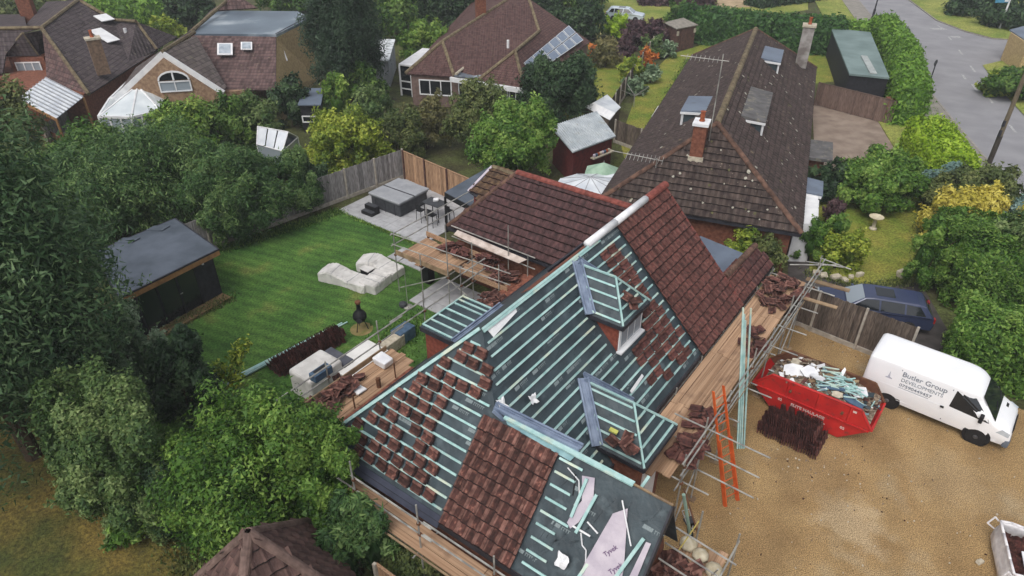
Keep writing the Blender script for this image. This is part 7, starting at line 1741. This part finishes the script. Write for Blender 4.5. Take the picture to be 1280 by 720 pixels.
def plant(x0, y0, x1, y1, sp, label, name='shrub', cat='shrub', tree=0.0, group=None, density=1.0, shape='dome', loose=.05, deep=.85, ymid=None, lobes=1):
    """crown filling the photo box; y1 = where its front meets the ground; tree = clear trunk share of the height"""
    SEED[0] += 1; rg = np.random.default_rng(SEED[0])
    xc = (x0 + x1) / 2; B = G(xc, y1); sl = (B - Vector((0, 0, CAM_H))).length; r = (x1 - x0) / 2 / 860 * sl * .95
    hd_ = Vector((B.x, B.y, 0)).normalized(); c = B + hd_ * (r * deep)
    h = zat(c, xc, y0); r *= ((c - Vector((0, 0, CAM_H))).length / sl) * .98
    for _ in range(4):                       # keep the crown's middle on its sight line
        m_ = c + Z * (h * .5); c = c + Vector((1, 0, 0)) * ((xc - PR(m_)[0]) / 860 * (m_ - Vector((0, 0, CAM_H))).length); h = zat(c, xc, y0)
    t = thing(name, label, cat, c, group)
    zb = h * tree; cz = (h + zb) / 2; rz = (h - zb) / 2
    if tree == 0: cz, rz = h * .44, h * .56
    parts = []
    if lobes == 1: parts.append(crown((c.x, c.y, cz), (r, r * deep, rz), 0, sp, rg, density, shape=shape, loose=loose))
    else:
        for k in range(lobes):
            f = 2 * math.pi * k / lobes + rg.uniform(-.4, .4); o = r * .42; s_ = rg.uniform(.56, .70); hz = rg.uniform(.78, 1.0) if k else 1.0
            parts.append(crown((c.x + o * math.cos(f), c.y + o * deep * math.sin(f), cz * hz), (r * s_, r * deep * s_, rz * hz), 0, sp, rg, density, shape=shape, loose=loose, maxn=int(64000 / lobes * 1.4)))
    put_crown('crown', t, parts)
    mb = MB(); tr = max(.05, min(.28, r * .07)); top = cz + rz * .3
    mb.tube(c, c + Z * top * .6, tr, 7, tr * .7); mb.tube(c + Z * top * .6, c + Z * top, tr * .7, 6, tr * .3)
    for k in range(5):
        f = k * 1.3 + rg.uniform(0, .5); p = c + Z * (top * rg.uniform(.3, .7)); mb.tube(p, p + Vector((math.cos(f) * r * .5, math.sin(f) * r * .5, rz * .45)), tr * .4, 5, tr * .15)
    mb.build('trunk' if tree else 'stem', m_bark, t)
    return t
def hedge(path, width, h, sp, label, h1=None, density=1.0, name='hedge', group=None, wob=.12, cat='hedge'):
    """clipped hedge along a ground path: leaves over a softly uneven box"""
    SEED[0] += 1; rg = np.random.default_rng(SEED[0]); mt, L0, W0, cs, droop = LM[sp]
    P = [Vector((p.x, p.y, 0)) for p in path]; h1 = h if h1 is None else h1; cen = sum(P, Vector()) / len(P)
    dist = (cen - Vector((0, 0, CAM_H))).length; k = max(1, 3.2 * dist / 688 / L0); L, Wd = L0 * k, W0 * k
    t = thing(name, label, cat, cen, group); allV, allF, allR, off = [], [], [], 0
    segs = [(a, b) for a, b in zip(P, P[1:])]; tot = sum((b - a).length for a, b in segs); done = 0
    for si, (a, b) in enumerate(segs):
        d = (b - a); ln = d.length; d /= ln; n_ = Z.cross(d); ha = h + (h1 - h) * done / tot; hb = h + (h1 - h) * (done + ln) / tot; done += ln
        area = ln * (2 * ha + width) + width * ha * 2; n = int(min(60000, density * 2.3 * area / (L * Wd * .55)))
        w = np.array([ln * ha, ln * ha, ln * width, width * ha * 1.0, width * ha * 1.0]); face = rg.choice(5, n, p=w / w.sum())
        u, v = rg.random(n), rg.random(n); s = u * ln; y = np.zeros(n); z = np.zeros(n); hh = ha + (hb - ha) * u
        nr = np.zeros((n, 3)); dn, nn = np.array(d), np.array(n_)
        y[face == 0] = -width / 2; y[face == 1] = width / 2; z[face < 2] = (v * hh)[face < 2]
        y[face == 2] = ((v - .5) * width)[face == 2]; z[face == 2] = hh[face == 2]
        for f_, sv_2 in ((3, 0), (4, ln)):
            m = face == f_; s[m] = sv_2; y[m] = ((u - .5) * width)[m]; z[m] = (v * ha)[m]
        nr[face == 0] = -nn; nr[face == 1] = nn; nr[face == 2] = (0, 0, 1); nr[face == 3] = -dn; nr[face == 4] = dn
        bump = .5 * np.sin(s * 1.7 + y * 2.1 + si) + .3 * np.sin(s * 4.1 + z * 3.3) + .2 * np.sin(z * 6.1 + s * 7.7)
        # rounded shoulders
        sh = np.clip((z - (hh - width * .3)) / (width * .3), 0, 1); yy = y * (1 - .18 * sh ** 2); zz = z - (np.abs(y) / (width / 2)) ** 3 * .16 * width * (face == 2)
        pos = np.array(a) + dn * s[:, None] + nn * yy[:, None]; pos[:, 2] = zz
        pos += nr * ((bump * wob) + rg.normal(0, .06 * k, n))[:, None] + rg.normal(0, .03 * k, (n, 3))
        nl = nr + rg.normal(0, .55, (n, 3)) + np.array([0, 0, .2]); nl /= np.linalg.norm(nl, axis=1, keepdims=True)
        pos[:, 2] = np.maximum(pos[:, 2], .04)
        V, Fq = leaves(pos, nl, L, Wd, 0, rg); tint = np.clip(.5 + .35 * bump, 0, 1)
        r = np.clip(.45 * tint + .55 * rg.random(n), 0, 1); allV.append(V); allF.append(Fq + off); off += len(V); allR.append(r)
        wi = width * .86 - wob * 1.6; q = [a - n_ * wi / 2, b - n_ * wi / 2, b + n_ * wi / 2, a + n_ * wi / 2]
        bx8 = [tuple(p) for p in q] + [(p.x, p.y, hz - .12 - wob * .9) for p, hz in zip(q, (ha, hb, hb, ha))]
        bf = np.array([t3 for w_, x_, y_, z_ in ((4, 5, 6, 7), (0, 1, 5, 4), (1, 2, 6, 5), (2, 3, 7, 6), (3, 0, 4, 7)) for t3 in ((w_, x_, y_), (w_, y_, z_))]); allV.append(np.array(bx8)); allF.append(bf + off); off += 8; allR.append(np.full(10, .2))
    V = np.concatenate(allV); c = (V.min(0) + V.max(0)) / 2
    o = link(bpy.data.objects.new('foliage', raw_mesh('foliage', V - c, np.concatenate(allF), mt, np.concatenate(allR)))); place(o, c, t)
    mb = MB()
    for a, b in segs:
        for i in range(max(2, int((b - a).length / 1.5))):
            p = a.lerp(b, (i + .5) / max(2, int((b - a).length / 1.5))); mb.tube(p, p + Z * h * .6, .05, 5)
    props(mb.build('stems', m_bark, t), kind='stuff')
    return t
# ---- left side of the picture
plant(-190, 150, 84, 640, 'willow', 'huge dark feathery tree filling the left edge of the picture', 'tree', 'tree', tree=.12, lobes=4, density=1.2)
plant(-110, 228, 70, 562, 'willow', 'dark feathery tree leaning over the near corner of the garden room roof', 'tree', 'tree', tree=.08, lobes=4, density=1.2)
plant(24, 205, 132, 330, 'bamboo', 'dark leafy shrub between the feathery trees and the bamboo-like thicket', lobes=2)
plant(78, 152, 262, 322, 'bamboo', 'tall dark bamboo-like thicket behind the garden room', 'bamboo_thicket', 'thicket', lobes=4, density=1.2)
plant(225, 178, 345, 318, 'bamboo', 'bamboo-like shrub bending over the grey fence beside the garden room', 'bamboo_thicket', 'thicket', lobes=3, density=1.2)
plant(300, 182, 398, 288, 'bamboo', 'dark leafy shrub overhanging the grey fence left of its pale posts', 'shrub', 'shrub', lobes=2, density=1.2)
plant(-40, 108, 44, 230, 'olive', 'sparse brown-green shrub in front of the white veranda roof', lobes=2, density=.55, loose=.25)
plant(14, 185, 110, 290, 'green', 'mid-green shrub between the veranda and the huge feathery tree', lobes=2)
plant(78, 158, 160, 244, 'green', 'bushy green shrub directly below the conservatory')
plant(176, 124, 264, 236, 'spring', 'soft light-green shrub to the right of the conservatory', lobes=3)
plant(245, 112, 318, 208, 'green', 'leafy green shrub under the right slope of the gable house', lobes=2)
plant(292, 118, 352, 200, 'mixed', 'dull green shrub beside the greenhouse and the tan side wall')
plant(338, 96, 385, 165, 'dark', 'dark shrub against the tan side wall')
plant(398, 92, 440, 160, 'spring', 'small bright round bush right of the dark shed')
plant(428, 74, 482, 140, 'green', 'green bush in front of the speckled white shed')
plant(436, 108, 496, 168, 'mixed', 'low mixed shrub below the speckled white shed')
plant(380, 140, 482, 226, 'lime', 'lime-yellow shrub behind the grey fence', lobes=3, density=.8, loose=.15)
plant(345, 196, 405, 262, 'dark', 'dark shrub just behind the grey fence by the greenhouse')
plant(462, 138, 530, 210, 'olive', 'olive shrub right of the lime-yellow one', lobes=2)
plant(498, 112, 566, 196, 'brownish', 'thin brown-olive shrub before the solar-panel bungalow windows', density=.7, loose=.2, lobes=2)
plant(545, 106, 640, 208, 'olive', 'wispy olive tree in front of the white fascia', 'tree', 'tree', tree=.1, lobes=3, density=.6, loose=.25)
plant(588, 128, 698, 246, 'bright', 'dense bright-green tree behind the rear wing', 'tree', 'tree', tree=.05, lobes=4, density=1.2)
plant(648, 70, 750, 170, 'dark', 'round dark evergreen tree below the solar panels', 'tree', 'tree', tree=.05, lobes=4, density=1.3)
plant(382, -70, 474, 142, 'conifer', 'tall dark evergreen tree beside the tan side wall', 'tree', 'tree', tree=.05, lobes=4, density=1.2)
plant(330, -30, 392, 22, 'green', 'green tree beyond the blue-grey flat roof', 'tree', 'tree')
plant(466, -18, 522, 56, 'green', 'green tree directly above the speckled white shed', 'tree', 'tree')
plant(492, 24, 562, 84, 'spring', 'spreading yellow-green bush behind the white lean-to', lobes=3)
plant(510, -40, 578, 44, 'dark', 'dark tree between the white shed and the plum chimney', 'tree', 'tree', lobes=2)
plant(562, -30, 606, 36, 'dark', 'dark tree touching the chimney of the solar-panel bungalow', 'tree', 'tree')
plant(480, -40, 530, 30, 'laurel', 'light green tree at the top edge above the white shed', 'tree', 'tree')
plant(205, -18, 262, 44, 'dark', 'dark round tree between the long hedge and the gable house', 'tree', 'tree', lobes=2)
hedge(GP((118, 30), (214, 28)), 1.8, 2.4, 'hedge', 'long clipped hedge behind the plum-roofed house')
hedge(GP((90, 4), (250, 4)), 2.0, 2.0, 'hedgedark', 'far darker hedge at the top left edge')
hedge(GP((96, 158), (196, 78)), 1.6, 2.0, 'green', 'rough hedge between the plum-roofed house and the gable house', wob=.3)
plant(188, 24, 226, 52, 'lime', 'small bright bush at the end of the long clipped hedge')
plant(-20, 0, 60, 22, 'olive', 'olive bushes behind the plum-roofed house chimney')
# ---- gardens in the middle
hedge(GP((560, 8), (700, 14)), 2, 2.2, 'dark', 'dark hedge behind the solar-panel bungalow')
plant(686, 2, 752, 58, 'dark', 'dark bush at the far corner of the solar-panel garden', lobes=2)
plant(752, 18, 792, 52, 'hedgelime', 'rounded yellow-green bush in front of the silver car')
plant(776, 26, 832, 66, 'purple', 'purple-leaved bush right of the yellow-green one', lobes=2)
plant(740, 46, 776, 88, 'brownish', 'rust-tinted shrub beside the solar panels', density=.8)
plant(736, 58, 758, 80, 'orange', 'small orange-yellow plant under the rust-tinted shrub')
plant(765, 52, 795, 78, 'purple', 'reddish low plant in the middle of the solar-panel garden')
plant(796, 64, 818, 86, 'orange', 'vivid orange plant by the narrow lawn')
plant(774, 72, 808, 108, 'lime', 'yellow-green ball shrub below the orange plant')
plant(802, 82, 826, 106, 'grey', 'grey-green shrub beside the yellow-green ball')
plant(800, 46, 832, 76, 'mixed', 'mixed shrub in front of the brown timber shed')
plant(820, 54, 846, 74, 'grey', 'pale shrub at the foot of the brown timber shed')
plant(772, 96, 806, 122, 'grey', 'silvery low shrub near the clothes airer')
plant(690, -30, 760, 16, 'green', 'green tree at the top edge beyond the solar panels', 'tree', 'tree')
plant(742, -36, 764, 34, 'dark', 'slim dark tree trunk and crown beside the silver car', 'tree', 'tree', tree=.4)
plant(832, 4, 862, 30, 'green', 'rounded end bush of the tall hedge by the brown shed')
# ---- right side: hedges and shrubs
hedge(GP((848, 48), (960, 62), (1046, 66)), 2.6, 3.2, 'hedgedark', 'tall hedge across the back of the bungalow garden')
hedge(GP((1034, 62), (1092, 64)), 2.4, 2.6, 'hedge', 'hedge behind the black garage')
hedge(GP((1096, 58), (1120, 98), (1129, 158)), 2.1, 3.0, 'hedge', 'thick clipped hedge between the road and the black garage', density=1.3, wob=.06)
hedge(GP((940, 8), (1030, -4)), 3, 1.6, 'dark', 'low dark hedge beyond the sandy track')
hedge(GP((800, 4), (890, 6)), 3, 2.0, 'purple', 'brown-purple hedge at the top edge left of the sandy track')
hedge(GP((1150, 188), (1182, 236)), 2.7, 2.3, 'hedgelime', 'bright lime clipped mound at the verge below the thick hedge', h1=2.0, density=1.4, wob=.10)
plant(1056, 192, 1150, 276, 'bright', 'large bright bush between the paved drive and the front lawn', lobes=4, density=1.2)
plant(1004, 206, 1064, 262, 'dark', 'low dark shrub between the grey canopy and the large bright bush', lobes=2)
plant(1148, 206, 1200, 262, 'blue', 'blue-grey conifer behind the large bright bush', lobes=2)
plant(1168, 208, 1266, 292, 'olive', 'dark olive shrub between the blue-grey conifer and telegraph pole', lobes=3)
plant(1172, 232, 1252, 320, 'yellow', 'golden yellow shrub topping the big hedge', lobes=3, density=.9, loose=.12)
plant(1256, 232, 1310, 300, 'blue', 'teal-tinted shrub at the right edge', lobes=2)
plant(1262, 262, 1320, 330, 'yellow', 'yellow shrub at the right edge below the teal-tinted one')
hedge(GP((1170, 346), (1345, 368)), 5.6, 2.7, 'laurel', 'broad deep green hedge block between the front lawn and the road', density=1.45, wob=.34)
plant(1138, 262, 1200, 372, 'laurel', 'mid-green end of the big hedge nearest the front lawn', lobes=2, density=1.15)
plant(1236, 262, 1330, 372, 'mixed', 'dull green shrub rising behind the big hedge at the right edge', lobes=3, density=1.1)
hedge(GP((1184, 440), (1252, 466), (1350, 498)), 3.0, 2.4, 'bright', 'leafy bright clipped hedge directly behind the white van', density=1.25, wob=.34)
plant(1003, 266, 1058, 340, 'laurel', 'green shrub beside the bungalow porch', lobes=2)
plant(1022, 284, 1080, 346, 'lime', 'yellow-variegated shrub in the front bed', lobes=2, density=.9)
plant(1032, 252, 1056, 284, 'purple', 'dark reddish plant by the glazed pot')
plant(905, 290, 945, 345, 'lime', 'light sprawling shrub against the bungalow eave', density=.7, loose=.2)
plant(938, 296, 984, 352, 'olive', 'pale olive shrub beside the lean-to tiles', density=.7, loose=.2)
plant(1240, 82, 1320, 132, 'green', 'green bush by the grey outbuilding', lobes=2)
plant(1232, 92, 1262, 122, 'lime', 'yellowish low bush at the road corner')
plant(1195, -14, 1262, 24, 'dark', 'dark bush beyond the far verge', lobes=2)
plant(1240, 4, 1320, 42, 'dark', 'dark bush behind the blue sign', lobes=2)
plant(1150, 196, 1176, 226, 'dark', 'small dark bush at the foot of the lime clipped bush')
# ---- lower left
plant(116, 388, 206, 530, 'grey', 'whitish-leaved shrub in front of the garden room doors', lobes=3, density=1.1)
plant(62, 458, 168, 668, 'mixed', 'tall mixed shrub on the left of the lower bed', lobes=3, density=1.1)
plant(114, 484, 216, 690, 'mixed', 'tall olive-green shrub in the middle of the lower bed', lobes=4, density=1.1)
plant(186, 408, 262, 560, 'dark', 'dark rounded shrub between the lawn and the lower bed', lobes=2, density=1.1)
plant(150, 560, 240, 692, 'dark', 'dark low shrub at the foot of the lower bed', lobes=2)
plant(205, 494, 415, 720, 'laurel', 'large dense laurel bush in front of the garage roof', lobes=6, density=1.3)
plant(335, 524, 452, 700, 'laurel', 'laurel bush reaching the front corner of the scaffold', lobes=4, density=1.3)
plant(396, 624, 490, 752, 'bamboo', 'dark grassy shrub under the front scaffold rails', lobes=3, density=1.0)
plant(134, 640, 176, 690, 'bright', 'strap-leaved clump beside the brown lawn', density=.8)
plant(86, 560, 110, 620, 'lime', 'yellowish sprig at the edge of the brown lawn', density=.5)
SEED[0] += 1; rg = np.random.default_rng(5); b_ = G(284, 505); sp0 = thing('sapling', 'spindly light sapling at the lower lawn edge', 'sapling', b_)
for tx, ty, tz in ((309, 428, 2.2), (296, 432, 2.0), (272, 455, 1.7), (266, 470, 1.3), (300, 470, 1.2)):
    q = G(tx, ty, tz); m1 = b_.lerp(q, .5) + Z * .25; mb = MB(); mb.tube(b_, m1, .018, 5); mb.tube(m1, q, .012, 5, .004); mb.build('stem', m_bark, sp0)
    tt = rg.uniform(.25, 1.05, 170); ps = np.array([list(b_.lerp(m1, t * 2) if t < .5 else m1.lerp(q, t * 2 - 1)) for t in tt]) + rg.normal(0, .10, (170, 3)); nn = rg.normal(size=(170, 3)) + np.array([0, -.5, 1.0]); nn /= np.linalg.norm(nn, axis=1, keepdims=True)
    V_, F_ = leaves(ps, nn, .20, .12, 0, rg); cc = V_.mean(0); o = link(bpy.data.objects.new('foliage', raw_mesh('foliage', V_ - cc, F_, LM['lime'][0], rg.random(170)))); place(o, cc, sp0)
plant(470, 690, 560, 760, 'olive', 'mossy shrub at the foot of the new pale fence', density=.8)
# ---- the thin damp air over the gardens
mb = MB(); mb.box((0, 60, 9.3), (300, 0, 0), (0, 190, 0), (0, 0, 21.0)); hz = mb.build('haze', m_white); hz.data.materials.clear()
mv = bpy.data.materials.new('haze_air'); mv.use_nodes = True; nt = mv.node_tree; nt.nodes.remove(nt.nodes['Principled BSDF'])
pv = nt.nodes.new('ShaderNodeVolumePrincipled'); pv.inputs['Color'].default_value = (.93, .96, 1, 1); pv.inputs['Density'].default_value = .0007; nt.links.new(pv.outputs[0], nt.nodes['Material Output'].inputs['Volume'])
hz.data.materials.append(mv); props(hz, kind='stuff')
# ---- loose stones on the drive and tufts along the grass edges
rg = np.random.default_rng(77); mb = MB()
for i in range(300):
    k = rg.random()
    if k < .45: p = G(rg.uniform(880, 1300), rg.uniform(450, 740))
    elif k < .8: p = Vector((10.8, 17.2, 0)) + sx * rg.normal(0, 1.8) + sy * (rg.normal(-.8, .9))
    else: p = A[0].lerp(A[3], rg.random()) - Vector((.2, .9, 0)) * rg.uniform(.2, 1)
    if (p.x * E1.x + p.y * E1.y) < -3.2: continue
    s_ = rg.uniform(.015, .045); e_ = Euler(tuple(rg.uniform(0, 3, 3))).to_matrix(); mb.cur = int(rg.choice([0, 0, 1, 0, 1, 2]))
    mb.box(p + Z * s_ * .3, e_ @ Vector((s_ * 1.4, 0, 0)), e_ @ Vector((0, s_, 0)), e_ @ Vector((0, 0, s_ * .7)))
props(mb.build('loose_stones', [m_stone, m_rub, m_tileold]), kind='stuff')
def tufts(name, line, n, spread, h, sp):
    P = GP(*line); seg = [(a, b) for a, b in zip(P, P[1:])]; w = np.array([(b - a).length for a, b in seg]); pick = rg.choice(len(seg), n, p=w / w.sum())
    pos = np.array([list(seg[k][0].lerp(seg[k][1], rg.random())) for k in pick]) + np.concatenate([rg.normal(0, spread, (n, 2)), np.zeros((n, 1))], 1)
    hh = h * rg.uniform(.5, 1.3, n); ang = rg.uniform(0, 6.28, n); d = np.stack([np.cos(ang), np.sin(ang), np.zeros(n)], 1) * .035; lean = np.concatenate([rg.normal(0, .06, (n, 2)), hh[:, None]], 1)
    V = np.stack([pos - d, pos + d, pos + lean], 1).reshape(-1, 3); F_ = np.arange(3 * n).reshape(-1, 3); c = V.mean(0)
    o = link(bpy.data.objects.new(name, raw_mesh(name, V - c, F_, LM[sp][0], rg.random(n)))); o.location = c; props(o, kind='stuff')
tufts('grass', [(215, 332), (262, 316), (388, 277), (424, 264)], 5000, .22, .14, 'green')
tufts('grass', [(424, 264), (470, 284), (520, 305)], 1500, .07, .07, 'bright')
tufts('grass', [(210, 410), (285, 374)], 1800, .2, .16, 'olive')
tufts('grass', [(300, 560), (420, 500), (520, 400)], 3000, .5, .16, 'green')
tufts('grass', [(150, 560), (240, 650), (260, 720)], 4000, .5, .16, 'olive')
tufts('grass', [(1008, 340), (1080, 360), (1148, 350), (1158, 245)], 4000, .2, .12, 'olive')
tufts('grass', [(790, 225), (800, 190), (862, 75)], 3000, .25, .16, 'green')
tufts('grass', [(1140, 165), (1170, 150), (1120, 80), (1085, 30)], 4000, .4, .16, 'hedge')
print('leaves', NLEAF[0])
